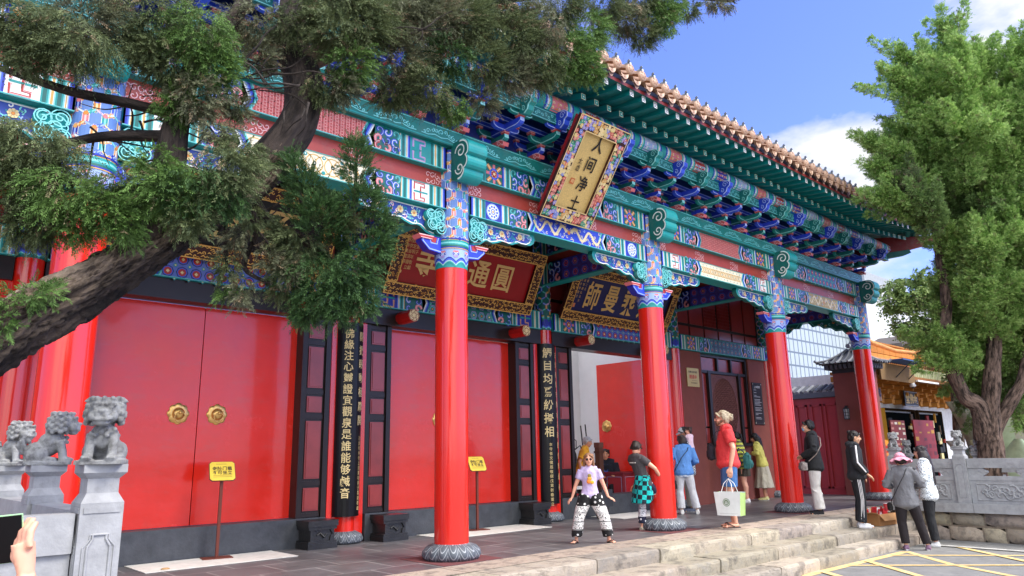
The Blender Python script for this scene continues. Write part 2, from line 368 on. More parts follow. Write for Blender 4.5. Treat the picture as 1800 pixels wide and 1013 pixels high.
def front_column(x, first=None):
    mb = MB(); mb.lathe([(.2, .16), (.2, 2.0), (.198, 3.46)], n=40)
    c = mb.build('column', 'red', gate, (x, 0, 0))
    b = MB()
    prof = [(.24, .0), (.30, .005), (.325, .05), (.315, .10), (.27, .15), (.215, .172), (.20, .175)]
    b.lathe(prof, n=96, fn=lambda a, k: 1+.055*abs(math.sin(a*8)) if 0 < k < 5 else 1)
    base = b.build('column_base', 'lotus', c)
    k = MB(); H = 4.93-3.42
    k.lathe([(.201, 3.40), (.203, 4.95)], n=40, col=TM)
    cv = cyl_cv(k, 0, 0, .203, 3.42); C = 2*PI*.203
    # scalloped hem
    n = 8
    for lay, off, c1 in ((1, 0, TM), (2, .018, TL), (3, .03, WH), (4, .036, BM), (5, .06, BD), (6, .075, BL)):
        for i in range(n):
            u0 = -C/2+i*C/n; seg = 6; top = .25
            for j in range(seg):
                ta, tb = j/seg, (j+1)/seg; fa = .055*abs(math.cos(ta*PI)) - .0; fb = .055*abs(math.cos(tb*PI))
                cv.P([(u0+ta*C/n, off+fa-.02), (u0+tb*C/n, off+fb-.02), (u0+tb*C/n, top), (u0+ta*C/n, top)], c1, lay)
    for i in range(n):
        u0 = -C/2+(i+.5)*C/n
        for sgn in (-1, 1): cv.spiral(u0+sgn*.032, .145, .026, .9, .011, WH, 8, 1.5, sgn, 8); cv.spiral(u0+sgn*.032, .145, .018, .9, .010, BD, 9, 1.5, sgn, 8)
        cv.P([(u0-.04, .165), (u0+.04, .165), (u0+.03, .19), (u0-.03, .19)], PK, 9)
        cv.P([(u0-.03, .13), (u0+.03, .13), (u0+.02, .10), (u0-.02, .10)], LV, 9)
    seg = 40
    def band(z0, z1, c1, lay):
        for i in range(seg): cv.P([(-C/2+i*C/seg, z0), (-C/2+(i+1)*C/seg, z0), (-C/2+(i+1)*C/seg, z1), (-C/2+i*C/seg, z1)], c1, lay)
    for z0, z1, c1 in ((.215, .225, GO), (.225, .24, BD), (.24, .262, TD), (.262, .28, TM), (.28, .30, TL), (.30, .325, TM), (.325, .335, GO), (.335, H, srgb('#5f86c8'))): band(z0, z1, c1, 10)
    # tumbling hexagon ornament
    s = C/9; row = s*.866; cols = [(OR, GL), (PK, PL), (BM, BL), (TM, TL), (BD, BL), (srgb('#e8a860'), WH)]
    j = 0; z = .345
    while z < H-.02:
        for i in range(9):
            u = -C/2+(i+.5*(j % 2)+.25)*s
            for q in range(3):
                g = PI/6+q*2*PI/3+(PI if (i+j) % 2 else 0)*0; a, b = cols[(i*2+j*3+q*2) % 6]
                e = (u+s*.56*math.cos(g), min(max(z+s*.56*math.sin(g), .34), H))
                cv.rib([(u, z), e], s*.40, WH, 11); cv.rib([(u, z), e], s*.33, a, 11.6); cv.rib([(u, z), e], s*.11, b, 12.3)
            cv.disc(u, z, s*.15, cols[(i+j) % 6][0], 13, 6)
        z += row; j += 1
    band(.335, .35, BD, 14); band(H-.03, H, BD, 14)
    k.build('painted_band', 'paint', c)
    return c
# white rubbed outlines on the lotus petals come from a wave in the material
def lotus_mat():
    m = M['lotus']; t = m.node_tree; n = t.nodes; l = t.links; b = n['Principled BSDF']
    tcn = n.new('ShaderNodeTexCoord'); sp = n.new('ShaderNodeSeparateXYZ'); l.new(tcn.outputs['Object'], sp.inputs[0])
    at = n.new('ShaderNodeMath'); at.operation = 'ARCTAN2'; l.new(sp.outputs[1], at.inputs[0]); l.new(sp.outputs[0], at.inputs[1])
    mu = n.new('ShaderNodeMath'); mu.operation = 'MULTIPLY'; mu.inputs[1].default_value = 8; l.new(at.outputs[0], mu.inputs[0])
    si = n.new('ShaderNodeMath'); si.operation = 'SINE'; l.new(mu.outputs[0], si.inputs[0])
    ab = n.new('ShaderNodeMath'); ab.operation = 'ABSOLUTE'; l.new(si.outputs[0], ab.inputs[0])
    # distance rings inside each petal
    zz = n.new('ShaderNodeMath'); zz.operation = 'MULTIPLY'; zz.inputs[1].default_value = 9; l.new(sp.outputs[2], zz.inputs[0])
    ad = n.new('ShaderNodeMath'); ad.operation = 'ADD'; l.new(ab.outputs[0], ad.inputs[0]); l.new(zz.outputs[0], ad.inputs[1])
    fr = n.new('ShaderNodeMath'); fr.operation = 'PINGPONG'; fr.inputs[1].default_value = .32; l.new(ad.outputs[0], fr.inputs[0])
    cr = n.new('ShaderNodeValToRGB'); e = cr.color_ramp.elements; e[0].position = 0; e[0].color = (.42, .45, .48, 1); e[1].position = .09; e[1].color = (.085, .10, .12, 1)
    l.new(fr.outputs[0], cr.inputs[0]); l.new(cr.outputs[0], b.inputs['Base Color'])
lotus_mat()
def age(m, amt=.35, sc_=(14, 14, 1.2), col=(.10, .03, .02), lo=.60, hi=.72, scale=3):
    t = m.node_tree; n = t.nodes; l = t.links; b = n['Principled BSDF']; lk = b.inputs['Base Color'].links[0]; src = lk.from_socket
    tcn = n.new('ShaderNodeTexCoord'); mp_ = n.new('ShaderNodeMapping'); mp_.inputs['Scale'].default_value = sc_; l.new(tcn.outputs['Object'], mp_.inputs['Vector']); x = n.new('ShaderNodeTexNoise'); x.inputs['Scale'].default_value = scale; x.inputs['Detail'].default_value = 10; x.inputs['Roughness'].default_value = .75; l.new(mp_.outputs[0], x.inputs['Vector'])
    mr = n.new('ShaderNodeMapRange'); mr.inputs['From Min'].default_value = lo; mr.inputs['From Max'].default_value = hi; mr.inputs['To Max'].default_value = amt; l.new(x.outputs['Fac'], mr.inputs['Value'])
    mm = n.new('ShaderNodeMix'); mm.data_type = 'RGBA'; l.new(mr.outputs[0], mm.inputs[0]); l.new(src, mm.inputs[6]); mm.inputs[7].default_value = (*col, 1); l.new(mm.outputs[2], b.inputs['Base Color'])
age(M['red']); age(M['door'], .30, (1.2, 1.2, 3), (.55, .10, .08), .52, .70, 2.2); age(M['paint'], .30, (1, 1, 1), (.20, .17, .14), .50, .75, 5); age(M['stone'], .5, (1, 1, 1), (.10, .095, .085), .56, .72, 3.5)
cols_front = {}
c0 = front_column(XC[1])
for x in XC[2:]:
    c = part(c0, 'column', gate, (x, 0, 0))
    for ch in list(c0.children): part(ch, ch.name.split('.')[0], c)

# volute beam heads on every front column
def volute():
    mb = MB(); hw = .15
    prof = [(0, 0)]
    # side outline (y forward = -Y, z): three lobes
    def arc(cx, cz, r, a0, a1, n=8): return [(cx+r*math.cos(a0+(a1-a0)*i/n), cz+r*math.sin(a0+(a1-a0)*i/n)) for i in range(n+1)]
    pl = [(0, .50)] + arc(.20, .36, .155, PI*.55, -PI*.12, 9) + arc(.235, .20, .10, PI*.28, -PI*.30, 5) + arc(.15, .09, .115, PI*.05, -PI*.55, 7) + [(0, 0.02)]
    mb.prism(pl, (-hw, 0, 0), (0, -1, 0), (0, 0, 1), (2*hw, 0, 0), TD, TM)
    # graded edge bands on the rim
    for k, (f, c) in enumerate(((.42, TM), (.30, TD), (.50, TL))):
        pass
    for k, (a, b, c) in enumerate(((-hw, -hw+.03, TL), (-hw+.03, -hw+.07, TM), (-hw+.07, hw-.07, TD), (hw-.07, hw-.03, TM), (hw-.03, hw, TL))):
        for i in range(1, len(pl)-2):
            p, q = pl[i], pl[i+1]; nx, nz = (q[1]-p[1]), -(q[0]-p[0]); d = math.hypot(nx, nz) or 1; nx, nz = -nx/d*.003, -nz/d*.003
            e = .002
            pp = (p[0]-nx, p[1]-nz); qq = (q[0]-nx, q[1]-nz)
            mb.add([(a, -pp[0], pp[1]), (b, -pp[0], pp[1]), (b, -qq[0], qq[1]), (a, -qq[0], qq[1])], [(0, 1, 2, 3)], c)
    for sx in (-1, 1):
        cv = Canvas(mb, (lambda u, v, l, sx=sx: (sx*(hw+l*LAY), -u, v)))
        cx, cz = .17, .26
        sc_ = [((p[0]-.13)*.90+.13, (p[1]-.25)*.90+.25) for p in pl]
        cv.rib(sc_[1:-1], .018, WH, 2); cv.rib([((p[0]-.13)*.94+.13, (p[1]-.25)*.94+.25) for p in pl][1:-1], .02, TL, 1)
        cv.spiral(.19, .35, .105, 1.3, .020, WH, 3, PI, -1, 22); cv.spiral(.17, .13, .085, 1.3, .018, WH, 3, PI, 1, 22)
    return mb
v0 = volute().build('beam_head', 'paint', gate, (XC[1], -.19, 4.49))
for x in XC[2:]: part(v0, 'beam_head', gate, (x, -.19, 4.49))

# beams of the front, bay by bay
def centre_for(i): return [dragon, fret, lambda *a: dragon(*a, seed=3), rings_pat, lambda *a: hexes(*a, bgc=srgb('#c9b27a'), c1=BM, c2=PK)][i % 5]
for b in range(5):
    x0 = XC[b]+.19; Ln = S-.38
    if b == 0: x0 = XC[b]+.19
    lo = MB(); lo.box(x0, x0+Ln, -.14, .14, 4.13, 4.40, TM); cv = front_cv(lo, x0, -.14, 4.13)
    cen = {0: rings_pat, 1: lambda *a: rings_pat(*a), 2: lambda *a: dragon(*a, seed=5), 3: lambda *a: rings_pat(*a, s=.055, c1=GO, c2=TM), 4: lambda *a: dragon(*a, seed=8, bgc=srgb('#b99a4a'))}[b]
    bx = [keybox, keybox, roundel, keybox, starbox][b]
    beam_paint(cv, Ln, .27, cen, bx, seed=b)
    lo.build('lower_beam', 'paint', gate)
    rb = MB(); rb.box(x0, x0+Ln, -.06, .06, 4.40, 4.64, srgb('#b04438')); cv = front_cv(rb, x0, -.06, 4.40)
    for k in range(7):
        u = .12+k*(Ln-.24)/6
        if k in (0, 2, 4, 6):
            for sgn in (-1, 1):
                for q in range(4):
                    cv.spiral(u+(q-1.5)*.07, .125+sgn*.04, .042, 1.0, .010, PL, 2, q, sgn, 9)
                    cv.spiral(u+(q-1.5)*.07, .125+sgn*.04, .030, 1.0, .014, RD, 1, q, sgn, 9)
    rb.build('red_panel_board', 'paint', gate)
    up = MB(); up.box(x0, x0+Ln, -.15, .15, 4.64, 4.95, TM); cv = front_cv(up, x0, -.15, 4.64)
    cen = {0: fret, 1: fret, 2: lambda *a: flower(*a, seed=4), 3: fret, 4: lambda *a: octs(*a, bgc=TM)}[b]
    bx = [starbox, lambda c, u0, u1, v0, v1: keybox(c, u0, u1, v0, v1, LV, TM), starbox, starbox, starbox][b]
    beam_paint(cv, Ln, .31, cen, bx, seed=b+11)
    up.build('upper_beam', 'paint', gate)
    # plate with scrolled clouds
    pt = MB(); pt.box(XC[b]+(.002 if b else -1), XC[b+1], -.23, .2, 4.952, 5.17, srgb('#007268')); cv = front_cv(pt, XC[b], -.23, 4.952)
    cv.rect(.01, S-.01, .018, .030, TM, 1); cv.rect(.01, S-.01, .200, .206, TL, 1)
    for k in range(6):
        u = (k+.5)*S/6
        for q, (du, dv, r, sgn) in enumerate(((-.2, .10, .035, 1), (-.13, .13, .03, -1), (-.07, .14, .032, 1), (0, .13, .045, -1), (.07, .145, .032, 1), (.13, .12, .03, -1), (.19, .10, .035, 1), (-.25, .08, .02, -1), (.25, .08, .02, -1))):
            cv.spiral(u+du, dv, r, 1.1, .009, TL, 2, q*1.3, sgn, 10)
        cv.rib([(u-.3, .06), (u-.2, .055), (u-.1, .08), (u, .06), (u+.1, .08), (u+.2, .055), (u+.3, .06)], .010, TL, 2)
    pt.build('plate_beam', 'paint', gate)

# sparrow braces and the carved bracket under each
def brace():
    mb = MB(); t = .045
    def outline():
        p = [(0, 0), (1.22, 0), (1.24, -.06), (1.22, -.12), (1.15, -.165), (1.05, -.17), (.97, -.155), (.90, -.18), (.80, -.215), (.70, -.205), (.63, -.20), (.55, -.235), (.46, -.26), (.38, -.245), (.33, -.25), (.25, -.31), (.15, -.34), (0, -.34)]
        return p
    o = outline(); mb.prism(o, (0, t, 0), (1, 0, 0), (0, 0, 1), (0, -2*t, 0), TM, TD)
    for s in (1, -1):
        cv = Canvas(mb, lambda u, v, l, s=s: (u, -s*(t+l*LAY), v))
        if s < 0: continue
        ins = [(.06+(p[0]-.06)*.93, -.02+(p[1])*.84) for p in o]
        cv.rib(ins, .014, WH, 2, True); cv.P([(.09+(p[0]-.06)*.89, -.028+(p[1])*.74) for p in o], srgb('#2a4aa6'), 1)
        rr = random.Random(4)
        for i in range(60):
            u = .1+1.05*rr.random(); lim = -.30+.17*u; v = -.04+(lim+.05)*rr.random(); c = [TL, WH, BL, TM, PL, BD][i % 6]
            cv.spiral(u, v, .028+.014*rr.random(), .9, .012, c, 3+i % 3, rr.random()*6, rr.choice((-1, 1)), 8)
        for u, v in ((.42, -.11), (.62, -.10), (.95, -.08), (.25, -.13)):
            for q in range(8): cv.disc(u+.03*math.cos(q*.785), v+.03*math.sin(q*.785), .016, GL, 7, 6)
            cv.disc(u, v, .016, OR, 8, 6)
    # carved cloud against the column
    for i, (x, z, r) in enumerate(((.13, -.16, .11), (.07, -.25, .08), (.22, -.10, .07), (.20, -.22, .075), (.09, -.08, .08))):
        mb.ball((x, -t-.02, z), (r, .06, r), TD if i % 2 else TM, 10, 6)
        cv = Canvas(mb, lambda u, v, l: (u, -t-.085-l*LAY, v))
        cv.spiral(x, z, r*.8, 1.2, .012, TL, 1, i, 1 if i % 2 else -1, 14); cv.ring(x, z, r*.95, .010, TL, 2, 12)
    # boat shaped arm with a red block end
    mb.prism([(0, -.35), (.26, -.35), (.31, -.40), (.31, -.43), (.20, -.53), (0, -.55)], (0, .06, 0), (1, 0, 0), (0, 0, 1), (0, -.12, 0), srgb('#2340d0'), BD)
    cv = Canvas(mb, lambda u, v, l: (u, -.06-l*LAY, v)); cv.rib([(.02, -.53), (.19, -.515), (.29, -.43), (.29, -.40)], .014, BL, 2); cv.rib([(.06, -.36), (.08, -.44), (.17, -.44), (.2, -.37)], .014, BL, 2)
    cv.P([(.08, -.36), (.10, -.43), (.16, -.43), (.18, -.36)], RD, 1)
    mb.prism([(.13, -.355), (.36, -.355), (.33, -.40), (.16, -.40)], (0, .075, 0), (1, 0, 0), (0, 0, 1), (0, -.15, 0), RD, PK)
    cv2 = Canvas(mb, lambda u, v, l: (u, -.075-l*LAY, v)); cv2.rib([(.14, -.36), (.355, -.36)], .012, PL, 1); cv2.rib([(.16, -.395), (.33, -.395)], .008, PL, 1)
    return mb
br0 = brace().build('sparrow_brace', 'paint', gate, (XC[1]+.19, 0, 4.128))
for x in XC[1:]:
    for s in (1, -1):
        if x == XC[1] and s == 1: continue
        if x == XC[-1] and s == 1: continue
        part(br0, 'sparrow_brace', gate, (x+s*.19, 0, 4.128), 0, (s, 1, 1))

# bracket sets
def bracket(ca, cb):
    """ca main colour dark/mid/light of forward arms, cb of side arms"""
    mb = MB()
    def arm_y(y1, z0, h, w, c):      # forward arm, curved up under its nose
        p = [(0, z0+h), (y1, z0+h), (y1, z0+h*.45), (y1-.03, z0+h*.2), (y1-.09, z0), (0, z0)]
        mb.prism(p, (-w/2, 0, 0), (0, -1, 0), (0, 0, 1), (w, 0, 0), c[0], c[1])
        for sx in (-1, 1):
            cv = Canvas(mb, lambda u, v, l, sx=sx: (sx*(w/2+l*LAY), -u, v)); cv.rib([(.0, z0+.012), (y1-.09, z0+.012), (y1-.03, z0+h*.26), (y1-.008, z0+h*.5)], .012, c[2], 1)
        mb.add([(-w/2, -y1-.001, z0+h*.45), (w/2, -y1-.001, z0+h*.45), (w/2, -y1-.001, z0+h), (-w/2, -y1-.001, z0+h)], [(0, 1, 2, 3)], c[2])
    def arm_x(y, x1, z0, h, w, c):
        p = [(-x1, z0+h), (-x1, z0+h*.5), (-x1+.03, z0+h*.22), (-x1+.09, z0), (x1-.09, z0), (x1-.03, z0+h*.22), (x1, z0+h*.5), (x1, z0+h)]
        mb.prism(p, (0, y+w/2, 0), (1, 0, 0), (0, 0, 1), (0, -w, 0), c[0], c[1])
        cv = Canvas(mb, lambda u, v, l: (u, y-w/2-l*LAY, v)); cv.rib([(-x1+.005, z0+h), (-x1+.012, z0+h*.5), (-x1+.04, z0+h*.25), (-x1+.09, z0+.012), (x1-.09, z0+.012), (x1-.04, z0+h*.25), (x1-.012, z0+h*.5), (x1-.005, z0+h)], .012, c[2], 1)
    def blk(x, y, z, w=.085, h=.05):
        a = w/2; b = w*.36
        vs = [(x-b, y-b, z), (x+b, y-b, z), (x+b, y+b, z), (x-b, y+b, z), (x-a, y-a, z+h*.5), (x+a, y-a, z+h*.5), (x+a, y+a, z+h*.5), (x-a, y+a, z+h*.5), (x-a, y-a, z+h), (x+a, y-a, z+h), (x+a, y+a, z+h), (x-a, y+a, z+h)]
        mb.add(vs, [(3, 2, 1, 0), (0, 1, 5, 4), (1, 2, 6, 5), (2, 3, 7, 6), (3, 0, 4, 7), (4, 5, 9, 8), (5, 6, 10, 9), (6, 7, 11, 10), (7, 4, 8, 11), (8, 9, 10, 11)], [RK] + [srgb('#c24a48')]*4 + [srgb('#d65b58')]*4 + [RD])
        cv = Canvas(mb, lambda u, v, l: (u, y-a-l*LAY, v)); cv.rib([(x-a, z+h-.004), (x+a, z+h-.004)], .008, PL, 1); cv.rib([(x-a, z+h*.5), (x+a, z+h*.5)], .007, PL, 1)
        cv = Canvas(mb, lambda u, v, l: (x-a-l*LAY, u, v)); cv.rib([(y+a, z+h-.004), (y-a, z+h-.004)], .008, PL, 1); cv.rib([(y+a, z+h*.5), (y-a, z+h*.5)], .007, PL, 1)
    z = 5.172
    # great block
    mb.box(-.075, .075, -.09, .075, z, z+.07, srgb('#c24a48'))
    # carved pink leaf under the first arm
    lf = [(0, 0), (.10, .0), (.17, .035), (.21, .0), (.23, .05), (.17, .085), (.08, .09), (0, .09)]
    mb.prism(lf, (-.05, -.09, z), (0, -1, 0), (0, 0, 1), (.10, 0, 0), srgb('#cc5658'), srgb('#d8686a'))
    cvv = Canvas(mb, lambda u, v, l: (-.05-l*LAY, -.09-u, z+v)); cvv.rib(lf[1:-1], .012, PL, 1); cvv.spiral(.12, .05, .03, 1, .010, PL, 1, 0, 1, 8)
    for y in (.0,): arm_x(y-.02, .19, z+.07, .085, .06, cb); [blk(x, y-.02, z+.15, .075, .04) for x in (-.16, .16)]
    arm_y(.33, z+.07, .09, .075, ca); blk(0, -.30, z+.16)
    arm_x(-.30, .23, z+.205, .085, .06, cb)
    for x in (-.19, .19): blk(x, -.30, z+.29)
    arm_x(-.02, .25, z+.19, .085, .06, ca)
    arm_y(.64, z+.20, .095, .075, cb); blk(0, -.60, z+.29, .10, .055)
    for x in (-.22, .22): blk(x, -.02, z+.275, .075, .04)
    arm_x(-.60, .20, z+.325, .05, .05, ca)
    # carved cloud head in front of the purlin beam
    zc = 5.60
    cc = ca
    pl = [(0, -.11), (.09, -.13), (.15, -.09), (.17, -.03), (.22, .0), (.23, .06), (.18, .10), (.10, .11), (0, .10)]
    mb.prism(pl, (-.055, -.64, zc), (0, -1, 0), (0, 0, 1), (.11, 0, 0), cc[0], cc[1])
    for sx in (-1, 1):
        cv = Canvas(mb, lambda u, v, l, sx=sx: (sx*(.055+l*LAY), -.64-u, zc+v)); cv.rib(pl[1:-1], .012, cc[2], 1); cv.spiral(.14, .04, .055, 1.4, .010, cc[2], 2, 0, 1, 16); cv.spiral(.08, -.06, .04, 1.2, .010, cc[2], 2, 2, -1, 12)
    for i in range(1, len(pl)-2):
        p, q = pl[i], pl[i+1]; mb.add([(-.056, -.642-p[0], zc+p[1]), (-.040, -.642-p[0], zc+p[1]), (-.040, -.642-q[0], zc+q[1]), (-.056, -.642-q[0], zc+q[1])], [(0, 1, 2, 3)], cc[2])
    return mb
BLU = (srgb('#1d3fc4'), srgb('#2f56dc'), srgb('#b4c6f8')); GRN = (srgb('#0a6e6c'), srgb('#12908a'), srgb('#93ddd4'))
bk = [bracket(BLU, GRN).build('bracket_set', 'paint', gate, (XC[0], 0, 0)), bracket(GRN, BLU).build('bracket_set', 'paint', gate, (XC[0]+S/6, 0, 0))]
NB = 30
for k in range(2, NB+1): part(bk[k % 2], 'bracket_set', gate, (XC[0]+k*S/6, 0, 0))
for k in range(1, 4): part(bk[(NB+k) % 2], 'bracket_set', gate, (10.15, k*S/6*1.0, 0), PI/2)
# long members through the brackets, purlin, eave beam
lm = MB()
X0, X1 = XC[0]-1, 10.15+.62
lm.box(X0, 10.15, .0, .04, 5.17, 5.95, srgb('#1c2c78'))
for y, z in ((-.30, 5.50), (-.02, 5.49)):
    lm.box(X0, 10.15-y, y-.035, y+.035, z+.012, z+.09, BLU[0]); cv = front_cv(lm, X0, y-.035, z+.012); cv.rect(0, 10.15-y-X0, .005, .014, BLU[2], 1); cv.rect(0, 10.15-y-X0, .06, .068, BLU[2], 1)
lm.build('bracket_tie_beam', 'paint', gate)
eb = MB(); eb.box(X0, X1, -.66, -.56, 5.545, 5.70, GRN[0]); cv = front_cv(eb, X0, -.66, 5.545)
cv.rect(0, X1-X0, .008, .018, TL, 1); cv.rect(0, X1-X0, .135, .142, TL, 1)
u = .05
k = 0
while u < X1-X0-.1: cv.spiral(u, .075+.015*(-1)**k, .030, 1.1, .010, TL, 2, k*1.1, (-1)**k, 9); u += .062; k += 1
eb.build('eave_beam', 'paint', gate)
pu = MB(); r = .135; segs = 16
for k in range(segs):
    pass
pu.tube([(X0, -.61, 5.83), (X1+.1, -.61, 5.83)], r, 20, TM)
Cc = Canvas(pu, lambda u, v, l: (X0+u, -.61-(r+l*LAY)*math.cos(v/r), 5.83+(r+l*LAY)*math.sin(v/r)))
u = 0; k = 0; rr = random.Random(3)
while u < X1-X0-.2:
    for vv in range(-3, 3):
        v0_, v1_ = vv*.05, (vv+1)*.05
        uu = u
        for w, c in ((.03, BD), (.02, BL), (.015, WH), (.012, GO), (.02, TL), (.03, TM)): Cc.rect(uu, uu+w, v0_, v1_, c, 1); uu += w
        Cc.rect(uu, uu+.30, v0_, v1_, [RD, BD, srgb('#b9bfe0'), PK][k % 4], 1)
        uu += .30
        for w, c in ((.03, TM), (.02, TL), (.012, GO), (.015, WH), (.02, BL), (.03, BD)): Cc.rect(uu, uu+w, v0_, v1_, c, 1); uu += w
    for q in range(7):
        for vq in (-.09, -.03, .05): Cc.spiral(u+.15+q*.043, vq, .024, .9, .013, [GL, TL, PK, BL, OR, WH][(q*2+k+int(vq*100)) % 6], 2, rr.random()*6, 1, 7)
    u += S/6; k += 1
pu.build('purlin', 'paint', gate)

# eaves: corner rises
def lift(x): t = max(0, (x-7.6)/4.0); return .22*t*t
def outy(x): t = max(0, (x-8.6)/3.0); return -.16*t*t
RS = S/15
def rafter_mesh(kind):
    mb = MB()
    if kind == 0:   # eave rafter: nose at the origin, runs inwards (+Y) and up
        w = .042; mb.prism([(0, -w), (0, w), (1.35, w+.36), (1.35, -w+.36)], (-w, 0, 0), (0, 1, 0), (0, 0, 1), (2*w, 0, 0), srgb('#008482'), srgb('#007472'))
        mb.box(-w, w, -.003, .0, -w, w, srgb('#e9e6c4')); mb.box(-w*.78, w*.78, -.0045, -.003, -w*.78, w*.78, srgb('#19a7a0')); mb.box(-w*.26, w*.26, -.006, -.0045, -w*.26, w*.26, WH)
    else:           # flying rafter
        w = .036; mb.prism([(0, -w), (0, w), (.75, w+.12), (.75, -w+.10)], (-w, 0, 0), (0, 1, 0), (0, 0, 1), (2*w, 0, 0), srgb('#008482'), srgb('#007472'))
        mb.box(-w*1.05, w*1.05, -.004, .0, -w*1.25, w*1.25, srgb('#f2f2ee'))
        for dx, dz in ((-.5, .6), (.3, .75), (.5, .2), (-.35, -.1), (.2, -.5), (-.5, -.75), (.55, -.8)): mb.box(w*dx-.006, w*dx+.006, -.0055, -.004, w*dz-.008, w*dz+.008, srgb('#3a3a3a'))
    return mb
ra = rafter_mesh(0).build('eave_rafter', 'paint', gate, (0, 0, 0)); rb_ = rafter_mesh(1).build('flying_rafter', 'paint', gate, (0, 0, 0))
n = 0
xs = [XC[1]+.2+i*RS for i in range(int((11.45-XC[1]-.2)/RS)+1)]
first = True
for x in xs:
    fan = max(0, (x-9.6)/1.9); rz = -R(38)*fan**1.3
    pa = (x, -.95+outy(x), 5.93+lift(x)*.8); pb = (x+.0, -1.36+outy(x)*1.3, 6.0+lift(x))
    sy = 1 if fan == 0 else .62
    if first: ra.location = pa; rb_.location = pb; first = False
    else: part(ra, 'eave_rafter', gate, pa, rz, (1, sy, 1)); part(rb_, 'flying_rafter', gate, pb, rz, (1, sy*1.1 if fan else 1, 1))
for i in range(1, 13):          # side eave beyond the corner
    y = -1.25+i*RS; f = max(0, (1.9-i*.22)/1.9); rz = PI/2+R(36)*f**1.3
    lf = .22*max(0, 1-i/11)**2
    part(ra, 'eave_rafter', gate, (11.1+.1*f, y, 5.93+lf*.8), rz, (1, 1 if i > 5 else .62, 1)); part(rb_, 'flying_rafter', gate, (11.51+.14*f, y, 6.0+lf), rz, (1, 1, 1))
# boards over the rafters and the roof body
def strip(mb, rows, col, smooth=False):     # rows: list of lists of points
    for a, b in zip(rows[:-1], rows[1:]):
        for i in range(len(a)-1): mb.add([a[i], a[i+1], b[i+1], b[i]], [(0, 1, 2, 3)], col, smooth)
bd = MB(); XX = [XC[0]-1, -6, -2, 2, 6, 7.6, 8.4, 9.2, 10, 10.6, 11.2, 11.66]
def eave(x, dy, z): return (x, -1.40+outy(x)*1.3+dy, z+lift(x))
rows = [[eave(x, 0, 6.045) for x in XX], [(min(x, 11.0), -.92+outy(x), 6.06+lift(x)*.9) for x in XX], [(min(x, 10.6), -.6, 6.11+lift(x)*.4) for x in XX], [(min(x, 10.15), .3, 6.48) for x in XX]]
strip(bd, rows, srgb('#0b6c6a'))
rowsS = [[(11.55+.10*max(0, 1-(y+1.5)/2.6)**2, y, 6.045+.22*max(0, 1-(y+1.4)/3)**2) for y in (-1.55, -1.2, -.8, -.2, .6, 1.6, 3.0)], [(11.0, max(y, -.95), 6.07+.15*max(0, 1-(y+1.4)/3)**2) for y in (-1.55, -1.2, -.8, -.2, .6, 1.6, 3.0)], [(10.15, max(y, 0), 6.45) for y in (-1.55, -1.2, -.8, -.2, .6, 1.6, 3.0)]]
strip(bd, rowsS, srgb('#0b6c6a'))
bd.build('rafter_board', 'paint', gate)
fb = MB()
for x, x2 in zip(XX[:-1], XX[1:]):
    a, b, c, d = eave(x, 0, 6.035), eave(x2, 0, 6.035), eave(x2, 0, 6.085), eave(x, 0, 6.085)
    fb.add([a, b, c, d], [(0, 1, 2, 3)], srgb('#7c231f'))
fb.build('fascia_board', 'paint', gate)
# bracketed hip beam under the corner
hb = MB(); c = Vector((10.15, 0, 0)); e = Vector((11.75, -1.68, 0)); dr = (e-c).normalized(); nr = Vector((-dr.y, dr.x, 0))
Lh = (e-c).length
hb.prism([(0, 5.62), (Lh*.62, 5.80), (Lh*.98, 6.02), (Lh, 6.12), (0, 6.1)], c+nr*.07, dr, (0, 0, 1), -nr*.14, srgb('#7e1512'), srgb('#8c1a16'))
hb.prism([(0, 5.45), (Lh*.55, 5.66), (Lh*.62, 5.72), (Lh*.6, 5.80), (0, 5.62)], c+nr*.06, dr, (0, 0, 1), -nr*.12, TD, TM)
hb.build('hip_beam', 'paint', gate)
rbd = MB(); rbd.prism([(.55, 5.60), (Lh*.97, 6.0), (Lh*.97, 6.10), (.3, 6.1)], c+nr*.09, dr, (0, 0, 1), nr*.02, srgb('#a02018'))
rbd.build('hip_board', 'paint', gate)

# roof: sheet, tile rows with capped ends
TLc = [srgb('#a98870'), srgb('#b8987e'), srgb('#9a7a62'), srgb('#b58565'), srgb('#a8937f')]
rf = MB()
rows = [[eave(x, -.02, 6.14) for x in XX], [(min(x, 10.9), -.4, 6.75) for x in XX], [(min(x, 9.2), 1.6, 7.9+(.0)) for x in XX]]
strip(rf, rows, srgb('#8c6040')); rf.add([(11.7, -1.6, 6.4), (11.6, 3.2, 6.2), (9.2, 1.6, 7.9), (9.2, 1.6, 7.9)], [(0, 1, 2)], srgb('#8c6040'))
roof = rf.build('tiled_roof', 'tile', gate)
def tile_row():
    mb = MB(); c = srgb('#c08a62')
    # half-round cover tile running up the slope
    n = 8
    for k in range(3):
        y0, y1 = k*.3, k*.3+.31; z0, z1 = y0*.52, y1*.52; vs = []
        for yy, zz, r in ((y0, z0, .072), (y1, z1, .064)):
            for i in range(n+1): a = PI*i/n; vs.append((r*math.cos(a), yy, zz+r*math.sin(a)))
        mb.add(vs, [(i, i+1, n+2+i, n+1+i) for i in range(n)], TLc[k % 5], True)
    return mb
def cap():
    mb = MB(); c = srgb('#b8957c')
    mb.lathe([(.0, .0), (.03, .0), (.034, .006), (.05, .004), (.056, .012), (.074, .010), (.076, .045)], n=22, col=c)
    for v in range(len(mb.v)): x, y, z = mb.v[v]; mb.v[v] = (x, z-.01, y)
    mb.f = [f[::-1] for f in mb.f]
    for q in range(6): a = q*1.047; mb.box(.043*math.cos(a)-.006, .043*math.cos(a)+.006, -.008, .0, .043*math.sin(a)-.006, .043*math.sin(a)+.006, srgb('#8a5a38'))
    return mb
